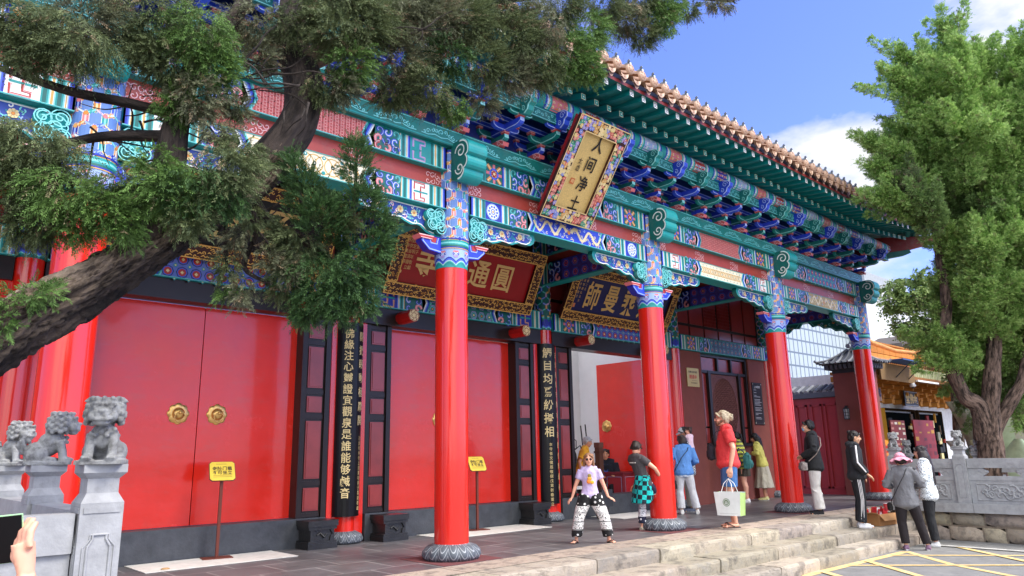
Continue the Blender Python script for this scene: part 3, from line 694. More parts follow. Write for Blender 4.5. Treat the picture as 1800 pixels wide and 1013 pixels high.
def nail():
    mb = MB(); mb.ball((0, .06, .085), (.045, .05, .035), srgb('#7d8994'), 10, 6); mb.ball((.01, .02, .088), (.022, .022, .022), srgb('#e4e6e6'), 9, 6)
    mb.prism([(0, 0), (.05, .02), (.04, .05), (0, .045)], (-.035, .03, .085), (-.3, -1, 0), (0, 0, 1), (.02, 0, 0), srgb('#6c7a88'))
    mb.tube([(-.03, .0, .10), (-.035, -.004, .03)], .004, 5, srgb('#55606a')); return mb
def drip():
    mb = MB(); c = TLc[0]; n = 8
    for k in range(2):     # sagging pan tile and its hanging tongue
        top = []; bot = []; tip = []
        for i in range(n+1):
            t = i/n*2-1; x = t*.098; sag = -.045*(1-t*t); top.append((x, .30, .13+sag)); bot.append((x, .0, sag)); tip.append((x*.98, -.012, sag-.062*math.sqrt(max(0, 1-t*t))-.006))
        mb.add(top+bot, [(i, i+1, n+2+i, n+1+i) for i in range(n)], TLc[1], True)
        mb.add(bot+tip, [(i, i+1, n+2+i, n+1+i)[::-1] for i in range(n)], TLc[0], True)
        break
    # second course under it
    b2 = [(p[0], p[1]+.02, p[2]-.035) for p in bot]; t2 = [(p[0]*.7, p[1]+.02, p[2]-.045) for p in tip]
    mb.add(b2+t2, [(i, i+1, n+2+i, n+1+i)[::-1] for i in range(n)], srgb('#94705a'), True)
    mb.cv = Canvas(mb, lambda u, v, l: (u, -.014-l*LAY, v)); mb.cv.spiral(0, -.075, .022, 1, .008, srgb('#7f5636'), 1, 0, 1, 8)
    return mb
def clay(h): 
    m = new_mat('clay_tile', srgb(h), rough=.55, noise=.4, nscale=16); return m
tr0 = tile_row().build('cover_tile', 'tile', roof, (0, 0, 0)); cp0 = cap().build('end_cap', 'tile', roof); nl0 = nail().build('nail_cap', 'matte', roof); dr0 = drip().build('drip_tile', 'tile', roof)
first = True
for i, x in enumerate(np.arange(XC[1]+.065, 11.6, RS)):
    ex, ey, ez = eave(x, -.08, 6.27); rr_ = random.uniform(-.004, .004)
    P = [(tr0, (ex, ey+.02, ez)), (cp0, (ex, ey, ez+rr_)), (nl0, (ex, ey, ez)), ]
    gx, gy, gz = eave(x+RS/2, -.06, 6.19)
    P.append((dr0, (gx, gy, gz)))
    for o, loc in P:
        rz = random.uniform(-.05, .05)
        if first: o.location = loc
        else: q = part(o, o.name.split('.')[0], roof, loc, rz)
    first = False
for i, y in enumerate(np.arange(-1.45, 2.2, RS)):
    lf = .22*max(0, 1-(y+1.4)/3)**2
    for o, loc in ((tr0, (11.68, y, 6.27+lf)), (cp0, (11.70, y, 6.27+lf)), (nl0, (11.70, y, 6.27+lf)), (dr0, (11.68, y+RS/2, 6.19+lf))): part(o, o.name.split('.')[0], roof, loc, PI/2)
hr = MB(); pts = [(11.7, -1.66, 6.42), (11.3, -1.3, 6.50), (10.6, -.6, 6.75), (9.8, .6, 7.3), (9.2, 1.6, 8.0)]
hr.tube(pts, .09, 10, srgb('#b5805a')); hr.build('hip_ridge', 'tile', roof)
rm = roof.data.materials

# ceiling over the porch
ce = MB(); ce.box(XC[0], 10.15, .05, 2.6, 5.22, 5.26, srgb('#0e3f3e')); ce.build('porch_ceiling', 'paint', gate)

# cross beams from front to rear columns
def cross():
    mb = MB()
    for z0, z1, w, s in ((4.22, 4.62, .11, 1), (4.78, 5.12, .13, 2)):
        mb.box(-w, w, .2, D-.12, z0, z1, TM); L_ = D-.32
        for sx in (-1, 1):
            cv = Canvas(mb, lambda u, v, l, sx=sx, z0=z0, w=w: (sx*(w+l*LAY), .2+(L_-u if sx < 0 else u), z0+v)); h = z1-z0
            u = bars(cv, .0, h, BAND); flower(cv, u, u+.36, 0, h, seed=s, bgc=BK); hexes(cv, u+.36, L_-.36-BW, 0, h, c1=BM, c2=PK, c3=RD if s == 1 else OR); flower(cv, L_-.36-BW, L_-BW, 0, h, seed=s+3, bgc=BK); bars(cv, L_-BW, h, BAND)
            cv.rect(0, L_, 0, h*.04, TM, 5)
    # small arched board between
    mb.box(-.03, .03, .2, D-.12, 4.62, 4.78, BR)
    return mb
cb0 = cross().build('cross_beam', 'paint', gate, (XC[0], 0, 0))
for x in XC[1:]: part(cb0, 'cross_beam', gate, (x, 0, 0))
# open end on the right: spandrels between front and rear column
sp = MB()
o_ = [(0, 0), (0, -.42), (.10, -.40), (.18, -.30), (.34, -.30), (.46, -.20), (.62, -.20), (.74, -.10), (.90, -.12), (1.0, 0)]
for s, y in ((1, .2), (-1, D-.12)): sp.prism(o_, (10.15-.03, y, 4.22), (0, s, 0), (0, 0, 1), (.06, 0, 0), TD, TM); cv = Canvas(sp, lambda u, v, l, s=s, y=y: (10.118-l*LAY, y+s*u, 4.22+v)); cv.rib([(p[0]*.93, p[1]*.93) for p in o_[1:]], .016, TL, 1); [cv.spiral(.1+.09*i, -.08-.03*(i % 3), .035, .9, .014, [TL, GL, BL, OR][i % 4], 2, i, 1, 8) for i in range(8)]
sp.build('side_spandrel', 'paint', gate)

# ------------------------------------------------------------------ rear wall
def rear_column():
    mb = MB(); mb.lathe([(.15, .16), (.15, 3.42)], n=32); return mb
rc0 = rear_column().build('rear_column', 'red', gate, (XC[0], D, 0))
b = MB(); b.lathe([(.19, 0), (.25, .01), (.27, .06), (.24, .12), (.17, .16)], n=80, fn=lambda a, k: 1+.05*abs(math.sin(a*8)) if 0 < k < 4 else 1); b.build('column_base', 'lotus', rc0)
k = MB(); k.lathe([(.152, 3.38), (.152, 5.1)], n=32, col=TD); cv = cyl_cv(k, 0, 0, .152, 3.38); C_ = 2*PI*.152
for i in range(8):
    u0 = -C_/2+i*C_/8
    for lay, z0, c1 in ((1, .0, TM), (2, .02, TL), (3, .035, BM), (4, .06, BD)): cv.P([(u0, z0+.03), (u0+C_/16, z0), (u0+C_/8, z0+.03), (u0+C_/8, .2), (u0+C_/16, .2), (u0, .2)], c1, lay)
    for z0, z1, c1 in ((.16, .20, TD), (.20, .23, TM), (.23, .25, TL), (.25, .27, GO)): cv.P([(u0, z0), (u0+C_/8, z0), (u0+C_/8, z1), (u0, z1)], c1, 6)
cc_ = [(BM, BL), (OR, GL), (TM, TL), (LV, PL)]
for j in range(13):
    for i in range(6):
        u, z = -C_/2+(i+.5*(j % 2)+.2)*C_/6, .36+j*.11
        for q in range(3): g = PI/6+q*2*PI/3; a, b_ = cc_[(i+j+q) % 4]; cv.rib([(u, z), (u+.07*math.cos(g), z+.07*math.sin(g))], .035, a, 7); cv.rib([(u, z), (u+.07*math.cos(g), z+.07*math.sin(g))], .010, b_, 8)
k.build('painted_band', 'paint', rc0)
for x in XC[1:]:
    c = part(rc0, 'rear_column', gate, (x, D, 0))
    for ch in list(rc0.children): part(ch, ch.name.split('.')[0], c)
# red jambs beside the columns, painted rear beam, lintel, threshold, panels
cens = [octs, octs, lambda *a: hexes(*a, bgc=TD, c1=LV, c2=TL, c3=GL), octs, lambda *a: hexes(*a, bgc=srgb('#28406c'), c1=TM, c2=LV, c3=GL)]
for b in range(5):
    xa, xb = XC[b]+.15, XC[b+1]-.15; cx = (xa+xb)/2
    rbm = MB(); rbm.box(xa, xb, D-.12, D+.10, 3.38, 3.72, TM); cv = front_cv(rbm, xa, D-.12, 3.38)
    beam_paint(cv, xb-xa, .34, cens[b], [keybox, starbox, lambda c, u0, u1, v0, v1: keybox(c, u0, u1, v0, v1, srgb('#c98a52'), BD), starbox, starbox][b], seed=b+20)
    rbm.build('rear_beam', 'paint', gate)
    if b < 4:
        lt = MB(); lt.box(xa, xb, D-.08, D+.2, 3.12, 3.378); lt.build('lintel', 'black', gate)
        th = MB(); th.box(xa+.16, xb-.16, D-.06, D+.3, 0, .37); th.build('threshold', 'dstone', gate)
        for s in (-1, 1):
            jm = MB(); jx = cx+s*(1.88-.06); jm.box(jx-.075, jx+.075, D-.03, D+.18, .0, 3.118); jm.build('column_jamb', 'red', gate)
            fx0, fx1 = (cx+s*1.30, cx+s*1.74) if s > 0 else (cx+s*1.74, cx+s*1.30)
            fr = MB(); fr.box(fx0, fx1, D+.02, D+.19, .372, 3.118); 
            zz = [(.42, .72), (.80, 1.72), (1.80, 2.08), (2.16, 2.72), (2.80, 3.02)]
            zz = [(.44, .78), (.86, 1.68), (1.76, 2.02), (2.10, 2.72), (2.80, 3.04)]
            for z0, z1 in [(0.372, .44), (.78, .86), (1.68, 1.76), (2.02, 2.10), (2.72, 2.80), (3.04, 3.116)]: fr.box(fx0+.085, fx1-.085, D+.005, D+.02, z0+.01, z1-.01)
            fr.box(fx0, fx0+.075, D-.02, D+.018, .372, 3.118); fr.box(fx1-.075, fx1, D-.02, D+.018, .372, 3.118)
            f_ = fr.build('door_frame', 'black', gate)
            for z0, z1 in zz:
                pn = MB(); pn.box(fx0+.105, fx1-.105, D+.003, D+.024, z0+.02, z1-.02); pn.box(fx0+.125, fx1-.125, D-.007, D+.002, z0+.04, z1-.04); pn.build('frame_panel', 'maroon', f_)
        # projecting octagonal lintel pegs
        for s in (-1, 1):
            pg = MB(); pg.lathe([(.10, 0), (.10, .36)], n=8, smooth=False, col=srgb('#b81612'))
            for v in range(len(pg.v)):
                x, y, z = pg.v[v]; a = PI/8; x, y = x*math.cos(a)-y*math.sin(a), x*math.sin(a)+y*math.cos(a); pg.v[v] = (cx+s*1.18+x, D-.08-z, 3.25+y)
            pg.f = [f[::-1] for f in pg.f]
            cv = Canvas(pg, lambda u, v, l: (cx+s*1.18+u, D-.44-l*LAY, 3.25+v)); cv.disc(0, 0, .098, GL, 1, 8)
            for q in range(6): cv.spiral(.05*math.cos(q*1.047), .05*math.sin(q*1.047), .03, .9, .010, srgb('#8a3a1c'), 2, q, 1, 8)
            cv.ring(0, 0, .085, .008, srgb('#8a3a1c'), 2, 16)
            pg.build('lintel_peg', 'paint', gate)
    # transom panels above the rear beam
    tp = MB(); tp.box(xa, xb, D+.06, D+.12, 3.722, 5.2); o = tp.build('transom', 'black', gate)
    nP = 6
    for i in range(nP):
        u0 = xa+.05+i*(xb-xa-.1)/nP; u1 = u0+(xb-xa-.1)/nP-.07; 
        for z0, z1 in ((3.78, 3.98), (4.05, 4.9)):
            pn = MB()
            if i in (2, 3) and z0 > 4:
                for q in range(9): pn.box(u0+q*(u1-u0)/9, u0+q*(u1-u0)/9+.02, D+.03, D+.058, z0, z1)
                for q in range(11): pn.box(u0, u1, D+.040, D+.058, z0+q*.08, z0+q*.08+.018)
            else: pn.box(u0, u1, D+.035, D+.058, z0, z1)
            pn.build('transom_panel', 'maroon', o)
# lacquered door leaves with knockers
def knocker():
    mb = MB(); G_ = srgb('#d9b26a')
    n = 48; prof = [(0, .0), (.125, .0), (.12, .012), (.075, .014), (.07, .02)]
    mb.lathe([(.128, 0), (.12, .014), (.078, .014)], n=48, fn=lambda a, k: .93+.13*abs(math.cos(a*4)) if k < 2 else 1)
    mb.lathe([(.078, .012), (.074, .03), (.06, .055), (.035, .07), (.0, .075)], n=24)
    mb.ball((0, .01, .08), .022); 
    for v in range(len(mb.v)): x, y, z = mb.v[v]; mb.v[v] = (x, -z, y)
    mb.f = [f[::-1] for f in mb.f]
    return mb
kn = None
def leaf(x0, x1, hx, ang=0):
    """leaf between x0 and x1 hinged at hx"""
    global kn
    mb = MB(); w = x1-x0; mb.box(0, w, 0, .07, .375, 3.115)
    o = mb.build('door', 'door', gate, (x0, D+.18, 0))
    side = 1 if hx == x0 else -1
    if kn is None:
        kn = knocker().build('door_knocker', 'gold', o); rg = MB(); rg.tube([(.062*math.cos(a), -.065+.01*math.sin(a), -.035+.062*math.sin(a)) for a in np.linspace(0, 2*PI, 25)], .0065, 6); base = kn; 
        me = rg.mesh('r'); 
        # ring joined to its plate
        m2 = MB(); m2 = knocker(); m2.tube([(.062*math.cos(a), -.078, -.045+.062*math.sin(a)) for a in np.linspace(0, 2*PI, 25)], .0065, 6); kn.data = m2.mesh('door_knocker'); kn.data.materials.append(M['gold'])
        k2 = kn
    else: k2 = part(kn, 'door_knocker', o)
    k2.location = (w-.235 if side > 0 else .235, -.002, 1.73)
    return o
for b in (0, 1, 2):
    cx = (XC[b]+XC[b+1])/2; leaf(cx-1.30, cx-.006, cx-1.30); leaf(cx+.006, cx+1.30, cx+1.30); sm_ = MB(); sm_.box(cx-.05, cx+.05, D+.252, D+.27, .375, 3.115); sm_.build('dark_seam_strip', 'black', gate)  # black strip added behind the seam so the gap stays dark
# open bay: right leaf swung inwards, left leaf swung away
o = leaf(0, 1.29, 0); o.location = (5.36, D+.24, 0); o.rotation_euler = (0, 0, R(92)); 
for ch in o.children: ch.location = (1.06, .072, 1.73); ch.rotation_euler = (0, 0, PI)
o = leaf(0, 1.29, 0); o.location = (2.70, D+.24, 0); o.rotation_euler = (0, 0, R(86))
for ch in o.children: ch.location = (1.06, -.002, 1.73)
# interior walls of the open bay
iw = MB(); iw.box(2.3, 6.0, 5.0, 5.1, 0, 4.6); iw.box(5.75, 5.85, D+.3, 5.0, 0, 4.6); iw.build('interior_wall', 'white', gate)
sw = MB(); sw.box(5.05, 5.13, 4.98, 4.995, 1.55, 1.66, (.75, .75, .75)); sw.box(5.08, 5.10, 4.972, 4.979, 1.585, 1.625, (.5, .5, .5)); sw.build('light_switch', 'vc', gate)

# brick-red end bay with a lattice window
bw = MB(); xa, xb = XC[4]+.15, XC[5]-.15
for a, b_ in ((xa, 7.10), (9.20, xb)): bw.box(a, b_, D-.05, D+.15, 0, 3.378)
bw.box(7.10, 9.20, D+.05, D+.15, 0, 1.25); bw.build('plastered_wall', 'brick', gate)
wf = MB()
for a, b_, c, d in ((7.10, 7.18, 1.25, 3.37), (9.12, 9.20, 1.25, 3.37), (7.44, 7.54, 1.25, 2.98), (8.76, 8.86, 1.25, 2.98)): wf.box(a, b_, D-.01, D+.14, c, d)
for z in (1.25, 2.93, 3.31): wf.box(7.18, 9.12, D+.0, D+.13, z, z+.06 if z < 3 else z+.06)
for x in (7.9, 8.5): wf.box(x-.03, x+.03, D+.002, D+.12, 2.99, 3.31)
wf.box(7.18, 9.12, D+.12, D+.14, 1.31, 3.31)
wn = wf.build('window', 'black', gate)
pn = MB()
for a, b_, c, d in ((7.19, 7.43, 1.7, 2.92), (7.19, 7.43, 1.33, 1.66), (8.87, 9.11, 1.7, 2.92), (8.87, 9.11, 1.33, 1.66), (7.2, 7.86, 3.0, 3.3), (7.95, 8.45, 3.0, 3.3), (8.54, 9.1, 3.0, 3.3)): pn.box(a, b_, D+.06, D+.118, c, d)
pn.build('window_panel', 'maroon', wn)
lat = MB(); x0, x1, z0, z1 = 7.55, 8.75, 1.32, 2.92
cxw, czw, rx, rz_ = 8.15, 2.10, .52, .74
def inside(x, z): return ((x-cxw)/rx)**2+((z-czw)/rz_)**2 < 1
# spandrel board with an oval opening
nn = 40
for i in range(nn):
    a, b_ = 2*PI*i/nn, 2*PI*(i+1)/nn
    def edge(a):
        c, s_ = math.cos(a), math.sin(a); t = min(.6/max(abs(c), 1e-6), .8/max(abs(s_), 1e-6)); return (cxw+c*t, 2.12+s_*t)
    p, q = (cxw+rx*math.cos(a), czw+rz_*math.sin(a)), (cxw+rx*math.cos(b_), czw+rz_*math.sin(b_)); e1, e2 = edge(a), edge(b_)
    lat.add([(p[0], D+.04, p[1]), (q[0], D+.04, q[1]), (e2[0], D+.04, e2[1]), (e1[0], D+.04, e1[1])], [(0, 1, 2, 3)])
lat.tube([(cxw+rx*math.cos(a), D+.035, czw+rz_*math.sin(a)) for a in np.linspace(0, 2*PI, 41)], .016, 6)
for i in range(-16, 17):
    for dd in (1, -1):
        pts = []
        for k_ in range(80):
            t = -1+2*k_/79; x = cxw+t*.6+i*.0; z = czw+dd*t*.9*1.0+i*.10
            if inside(x, z): pts.append((x, z))
        if len(pts) > 2: lat.tube([(pts[0][0], D+.05+dd*.006, pts[0][1]), (pts[-1][0], D+.05+dd*.006, pts[-1][1])], .017, 4, cap=False)
lat.build('lattice_screen', new_mat('carved_brown_screen', (.21, .075, .07), rough=.6, noise=.7, nscale=45, bump=.8, bscale=60), wn)

# ------------------------------------------------------------------ hanging plaques
def plaque(name, label, cat, cx, yb, zb, yt, zt, w, th, fr, build, fcol, border, group, dxt=0):
    """tilted board; local frame u right, v up the slope, w out"""
    t = thing(name, label, cat, (cx, yb, zb), 0, group)
    ev = Vector((dxt, yt-yb, zt-zb)); Ls = ev.length; ev.normalize(); eu = Vector((1, 0, 0)); ew = eu.cross(ev)
    def fn(u, v, l): p = eu*u+ev*v+ew*(l*LAY); return tuple(p)
    mb = MB(); mb.obox(ev*Ls/2-ew*th/2, eu*w/2, ev*Ls/2, ew*th/2, RK if name != 'gilded_name_plaque' else srgb('#8c1016'))
    board = mb.build('board', 'vc', t)
    f = MB(); 
    e = .03
    for a, b_, c, d in ((-w/2-e, w/2+e, -e, fr), (-w/2-e, w/2+e, Ls-fr, Ls+e), (-w/2-e, -w/2+fr, fr, Ls-fr), (w/2-fr, w/2+e, fr, Ls-fr)):
        f.obox(eu*(a+b_)/2+ev*(c+d)/2+ew*.02, eu*(b_-a)/2, ev*(d-c)/2, ew*.025, RK)
    cv = Canvas(f, lambda u, v, l: fn(u, v, l+32+1)); border(cv, w, Ls, fr, e)
    f.build('carved_frame', 'relief' if name != 'gilded_name_plaque' else 'paint', t)
    p = MB(); cv = Canvas(p, lambda u, v, l: fn(u, v, l+2)); cv.P([(-w/2+fr, fr), (w/2-fr, fr), (w/2-fr, Ls-fr), (-w/2+fr, Ls-fr)], fcol, 0)
    p.build('face', 'goldpaint' if name == 'gilded_name_plaque' else 'gloss', t)
    q = MB(); cv = Canvas(q, lambda u, v, l: fn(u, v, l+8)); build(cv, w, Ls); q.build('characters', 'ink' if name == 'gilded_name_plaque' else 'letters', t)
    return t
M['ink'] = new_mat('ink_paint', vcol=True, rough=.4); M['letters'] = new_mat('gilt_letters', vcol=True, rough=.4)
def gold_border(cv, w, Ls, fr, e):
    rr = random.Random(int(w*100)); G1, G2, K_ = srgb('#e6b45c'), srgb('#c58a38'), srgb('#3a0f08')
    cv.mb.c  # frame ground is dark, relief in gold
    step = .052
    for (a, b_, c, d) in ((-w/2-e, w/2+e, -e, fr), (-w/2-e, w/2+e, Ls-fr, Ls+e), (-w/2-e, -w/2+fr, fr, Ls-fr), (w/2-fr, w/2+e, fr, Ls-fr)):
        cv.P([(a, c), (b_, c), (b_, d), (a, d)], K_, -1)
        for (p, q) in (((a+.01, c+.01), (b_-.01, c+.01)), ((a+.01, d-.01), (b_-.01, d-.01)), ((a+.01, c+.01), (a+.01, d-.01)), ((b_-.01, c+.01), (b_-.01, d-.01))): cv.rib([p, q], .016, G1, 6)
        nx = max(2, int((b_-a)/step)); nz = max(2, int((d-c)/step))
        for i in range(nx):
            for j in range(nz):
                u = a+(i+.2+.6*rr.random())*(b_-a)/nx; v = c+(j+.2+.6*rr.random())*(d-c)/nz
                if rr.random() < .45: cv.rib([(u-.03, v-.01), (u, v+.014), (u+.03, v-.004)], [.006, .02, .006], G1, 3+rr.random()*3)
                else: cv.spiral(u, v, .026, .9, .013, G1 if rr.random() < .6 else G2, 2+rr.random()*3, rr.random()*6, rr.choice((-1, 1)), 8)
M['relief'] = new_mat('gilded_relief', vcol=True, rough=.4, metal=.15)
def flower_border(cv, w, Ls, fr, e):
    rr = random.Random(5); cs = ['#e38a80', '#7f8fd6', '#e8cf86', '#3f9a7e', '#dca65a', '#d56a5c', '#a79ad8', '#f0d79a']
    for (a, b_, c, d) in ((-w/2-e, w/2+e, -e, fr), (-w/2-e, w/2+e, Ls-fr, Ls+e), (-w/2-e, -w/2+fr, fr, Ls-fr), (w/2-fr, w/2+e, fr, Ls-fr)):
        cv.P([(a, c), (b_, c), (b_, d), (a, d)], srgb('#4a1410'), -1)
        nx = max(2, int((b_-a)/.05)); nz = max(2, int((d-c)/.05))
        for i in range(nx):
            for j in range(nz):
                u = a+.02+(i+.5+rr.uniform(-.35, .35))*(b_-a-.04)/nx; v = c+.02+(j+.5+rr.uniform(-.3, .3))*(d-c-.04)/nz; c1 = srgb(cs[int(((i//2)*3+(j//2)*5+int(a*10)+(rr.random() < .3)*rr.randrange(8)) % 8)])
                for q in range(5): cv.disc(u+.019*math.cos(q*1.257+i), v+.019*math.sin(q*1.257+i), .010+.011*rr.random(), c1, 2+3*rr.random(), 6)
                cv.disc(u, v, .008, srgb('#f4e2b4'), 5, 5)
    for (p, q) in (((-w/2-e, -e), (w/2+e, -e)), ((-w/2-e, Ls+e), (w/2+e, Ls+e)), ((-w/2-e, -e), (-w/2-e, Ls+e)), ((w/2+e, -e), (w/2+e, Ls+e)), ((-w/2+fr, fr), (w/2-fr, fr)), ((-w/2+fr, Ls-fr), (w/2-fr, Ls-fr)), ((-w/2+fr, fr), (-w/2+fr, Ls-fr)), ((w/2-fr, fr), (w/2-fr, Ls-fr))): cv.rib([p, q], .014, srgb('#e8c98a'), 6)
def t_vert(cv, w, Ls):
    I = srgb('#15100c'); cv.column_text('人间净土', .045, Ls*.80, .20, .285, I, 3, .015, .9)
    cv.column_text('太虚', -.16, Ls*.60, .085, .10, I, 3, .004, .8); cv.P([(-.20, Ls*.36), (-.12, Ls*.36), (-.12, Ls*.42), (-.20, Ls*.42)], srgb('#c86a38'), 1); cv.glyph('印', -.16, Ls*.39, .05, srgb('#f0d090'), 3)
plaque('gilded_name_plaque', 'tall gold plaque with four black brush characters and a flowery carved border under the eave', 'plaque', -.20, -.25, 4.40, -1.06, 5.55, .96, .09, .16, t_vert, srgb('#c9a24e'), flower_border, 'plaques hung on the gatehouse')
def t_red(cv, w, Ls):
    G = srgb('#e8bf78'); 
    for i, ch in enumerate('寺禪通圓'): cv.glyph(ch, -.87+i*.525, Ls*.50, .43, G, 3, .014, .92)
    rr = random.Random(2); T = ['寶弟子', '計定明年敬獻', '桂京省須優立', '寒寺高僧募']
    for i, s_ in enumerate(T): cv.column_text(s_, -1.12-.062*i, Ls*.80, .062, .085, G, 3, .0, .9)
    for v in (.30, .62): cv.P([(-1.335, Ls*v), (-1.35+.055, Ls*v), (-1.35+.055, Ls*v+.045), (-1.335, Ls*v+.045)], G, 2)
plaque('red_name_plaque', 'wide red plaque with three large gold characters in a gilt frame over the middle doors', 'plaque', -.10, 2.24, 3.62, 1.76, 4.56, 3.02, .06, .17, t_red, srgb('#a3161c'), gold_border, 'plaques hung on the gatehouse', .0)
def t_dark(cv, w, Ls):
    G = srgb('#dcb46a')
    for i, ch in enumerate('師曼乘大'): cv.glyph(ch, -.93+i*.545, Ls*.50, .50, G, 3, .016, .72)
    for i, s_ in enumerate(('佛曆二五', '上座智廣弘法大', '廣西寺僧敬立')): cv.column_text(s_, -1.20-.08*i, Ls*.84, .052, .08, G, 3, .0, .9)
    cv.P([(-1.39, Ls*.22), (-1.33, Ls*.22), (-1.33, Ls*.30), (-1.39, Ls*.30)], srgb('#d8825a'), 2)
plaque('blue_name_plaque', 'wide dark blue plaque with gold seal script in a gilt frame over the open doorway', 'plaque', 3.86, 2.24, 3.66, 1.76, 4.54, 3.20, .06, .16, t_dark, srgb('#14225c'), gold_border, 'plaques hung on the gatehouse')
def t_blk(cv, w, Ls):
    G = srgb('#e2c078')
    for i, ch in enumerate('門空不'): cv.glyph(ch, -.8+i*.75, Ls*.5, .5, G, 3, .008, .9, .25)
    cv.rib([(-1.2, Ls*.25), (-1.0, Ls*.35), (-.85, Ls*.5), (-.7, Ls*.56)], [.05, .05, .04, .02], G, 3)
plaque('black_name_plaque', 'wide black plaque with gold cursive characters in a gilt frame behind the cypress boughs', 'plaque', -4.12, 2.24, 3.68, 1.76, 4.62, 3.0, .06, .17, t_blk, srgb('#121214'), gold_border, 'plaques hung on the gatehouse')

# couplet boards curved round two rear columns
def couplet(x, z0, z1, main, small, second, label):
    t = thing('couplet_board', label, 'couplet board', (x, D, 0), 0, 'black couplet boards on the rear columns')
    mb = MB(); r = .185; n = 18; vs = []
    for zz in (z0, z1):
        for rr_ in (r, r+.022):
            for i in range(n+1): a = -PI*.55+PI*1.1*i/n; vs.append((rr_*math.sin(a), -rr_*math.cos(a), zz))
    k_ = n+1; fs = []
    for i in range(n): fs += [(k_+i, k_+i+1, 3*k_+i+1, 3*k_+i), (i+1, i, 2*k_+i, 2*k_+i+1), (2*k_+i, 3*k_+i, 3*k_+i+1, 2*k_+i+1), (i, i+1, k_+i+1, k_+i)]
    fs += [(0, k_, 3*k_, 2*k_), (n, 2*k_+n, 3*k_+n, k_+n)]
    mb.add(vs, fs, srgb('#0d0c0d'), False)
    mb.build('board', 'gloss', t)
    q = MB(); R_ = r+.024; cv = Canvas(q, lambda u, v, l: ((R_+l*LAY)*math.sin(u/R_), -(R_+l*LAY)*math.cos(u/R_), v)); G = srgb('#e6cf92')
    H = z1-z0; sz = .155
    stp = min(.19, (H-.2)/max(len(main), 1)) if len(main) > 9 else .235
    cv.column_text(main, -.10, z1-.17, .128 if len(main) > 9 else .17, stp*.95 if len(main) > 9 else stp, G, 2, .012, .95)
    if small: cv.column_text(small, -.085, z1-.16-stp*len(main), .055, .078, G, 2, .0)
    cv.column_text(second, .12, z1-.20, .105 if len(second) > 9 else .13, (H-.3)/max(len(second), 12), G, 2, .010, .8)
    if len(second) < 10: cv.column_text('己亥年仲冬上浣寶坊弟子雲南敬獻', .125, z1-.25-(H-.3)/12*len(second), .05, .068, G, 2, .0)
    q.build('characters', 'letters', t)
couplet(XC[2], .36, 3.08, '佛緣注心靈證宜觀泉是誰能够鹹音', '', '開掀眼動極摩開', 'long black couplet board with fifteen large gold characters, left of the middle doors')
couplet(XC[3], .30, 3.12, '觸目均爲紛擾相', '本寺者文儒居敬撰戊寅新春重立', '古韵春聞市聲水月華嚴信無邊者', 'black couplet board with seven large gold characters, left of the open doorway')

# ------------------------------------------------------------------ carved blocks, yellow signs, wall notices
def block():
    mb = MB(); mb.box(-.21, .21, -.21, .14, 0, .07); mb.box(-.20, .20, -.20, .14, .07, .10); mb.box(-.17, .17, -.17, .14, .10, .24); mb.box(-.20, .20, -.20, .14, .24, .28); mb.box(-.215, .215, -.215, .14, .28, .355)
    for s in (-1, 1): mb.prism([(0, 0), (.06, 0), (.05, .06), (.02, .08), (.06, .14), (0, .14)], (s*.17, -.17, .10), (-s, 0, 0), (0, 0, 1), (0, -.02, 0))
    mb.tube([(-.07, -.175, .17), (-.03, -.18, .20), (.03, -.18, .14), (.07, -.175, .18)], .012, 6)
    return mb
bl0 = None
for i, (x, lb) in enumerate(((-5.55, 'left side of the far left doors'), (-2.55, 'between the left doors and their right-hand column'), (-1.42, 'just right of the long couplet board'), (1.48, 'just left of the seven-character couplet board'))):
    lab = 'black carved stone block by the threshold, ' + lb
    if bl0 is None: bl0 = block().build('carved_stone_block', 'blackstone', None, (x, D-.20, 0)); tag(bl0, lab, 'stone block', 'carved blocks along the threshold')
    else: o = bl0.copy(); COL.objects.link(o); o.location = (x, D-.20, 0); o['label'] = lab
def stand(x, y, rz, lab):
    t = thing('notice_stand', lab, 'sign stand', (x, y, 0), rz, 'yellow notice stands on the porch'); br = srgb('#6b2d1c')
    p = MB(); p.box(-.17, .17, -.11, .11, 0, .022, br); p.box(-.017, .017, -.017, .017, .022, .94, br); p.build('pole', 'vc', t)
    b_ = MB(); ev = Vector((0, .50, .86)).normalized(); ew = Vector((1, 0, 0)).cross(ev); w, h, c = .145, .125, .026
    ol = [(-w+c, -h), (w-c, -h), (w-c, -h+.012), (w, -h+c), (w, h-c), (w-c, h-.012), (w-c, h), (-w+c, h), (-w+c, h-.012), (-w, h-c), (-w, -h+c), (-w+c, -h+.012)]
    ol = [(-w+c, -h), (w-c, -h), (w, -h+c), (w, h-c), (w-c, h), (-w+c, h), (-w, h-c), (-w, -h+c)]
    o_ = Vector((0, 0, 1.02)); b_.prism([(p_[0]*1.05, p_[1]*1.05) for p_ in ol], o_-ew*.012, (1, 0, 0), ev, ew*.011, br); b_.prism(ol, o_, (1, 0, 0), ev, ew*.004, srgb('#f0cf3c'), srgb('#f0cf3c'))
    cv = Canvas(b_, lambda u, v, l: tuple(o_+Vector((1, 0, 0))*u+ev*v+ew*(.004+l*LAY))); K_ = srgb('#3a2408')
    for i, s_ in enumerate(('寺院门槛', '不可坐立')):
        for j, ch in enumerate(s_): cv.glyph(ch, -.088+j*.058, .035-i*.056, .048, K_, 2, .02)
    cv.rect(-.11, .11, -.062, -.056, srgb('#a8902c'), 1); cv.rect(-.11, .11, -.082, -.076, srgb('#a8902c'), 1); cv.rect(-.07, .05, .090, .099, srgb('#c9ab38'), 1)
    b_.build('notice_board', 'vc', t)
    return t
stand(-3.87, 2.2, R(-10), 'yellow notice on a thin brown pole in front of the left pair of doors')
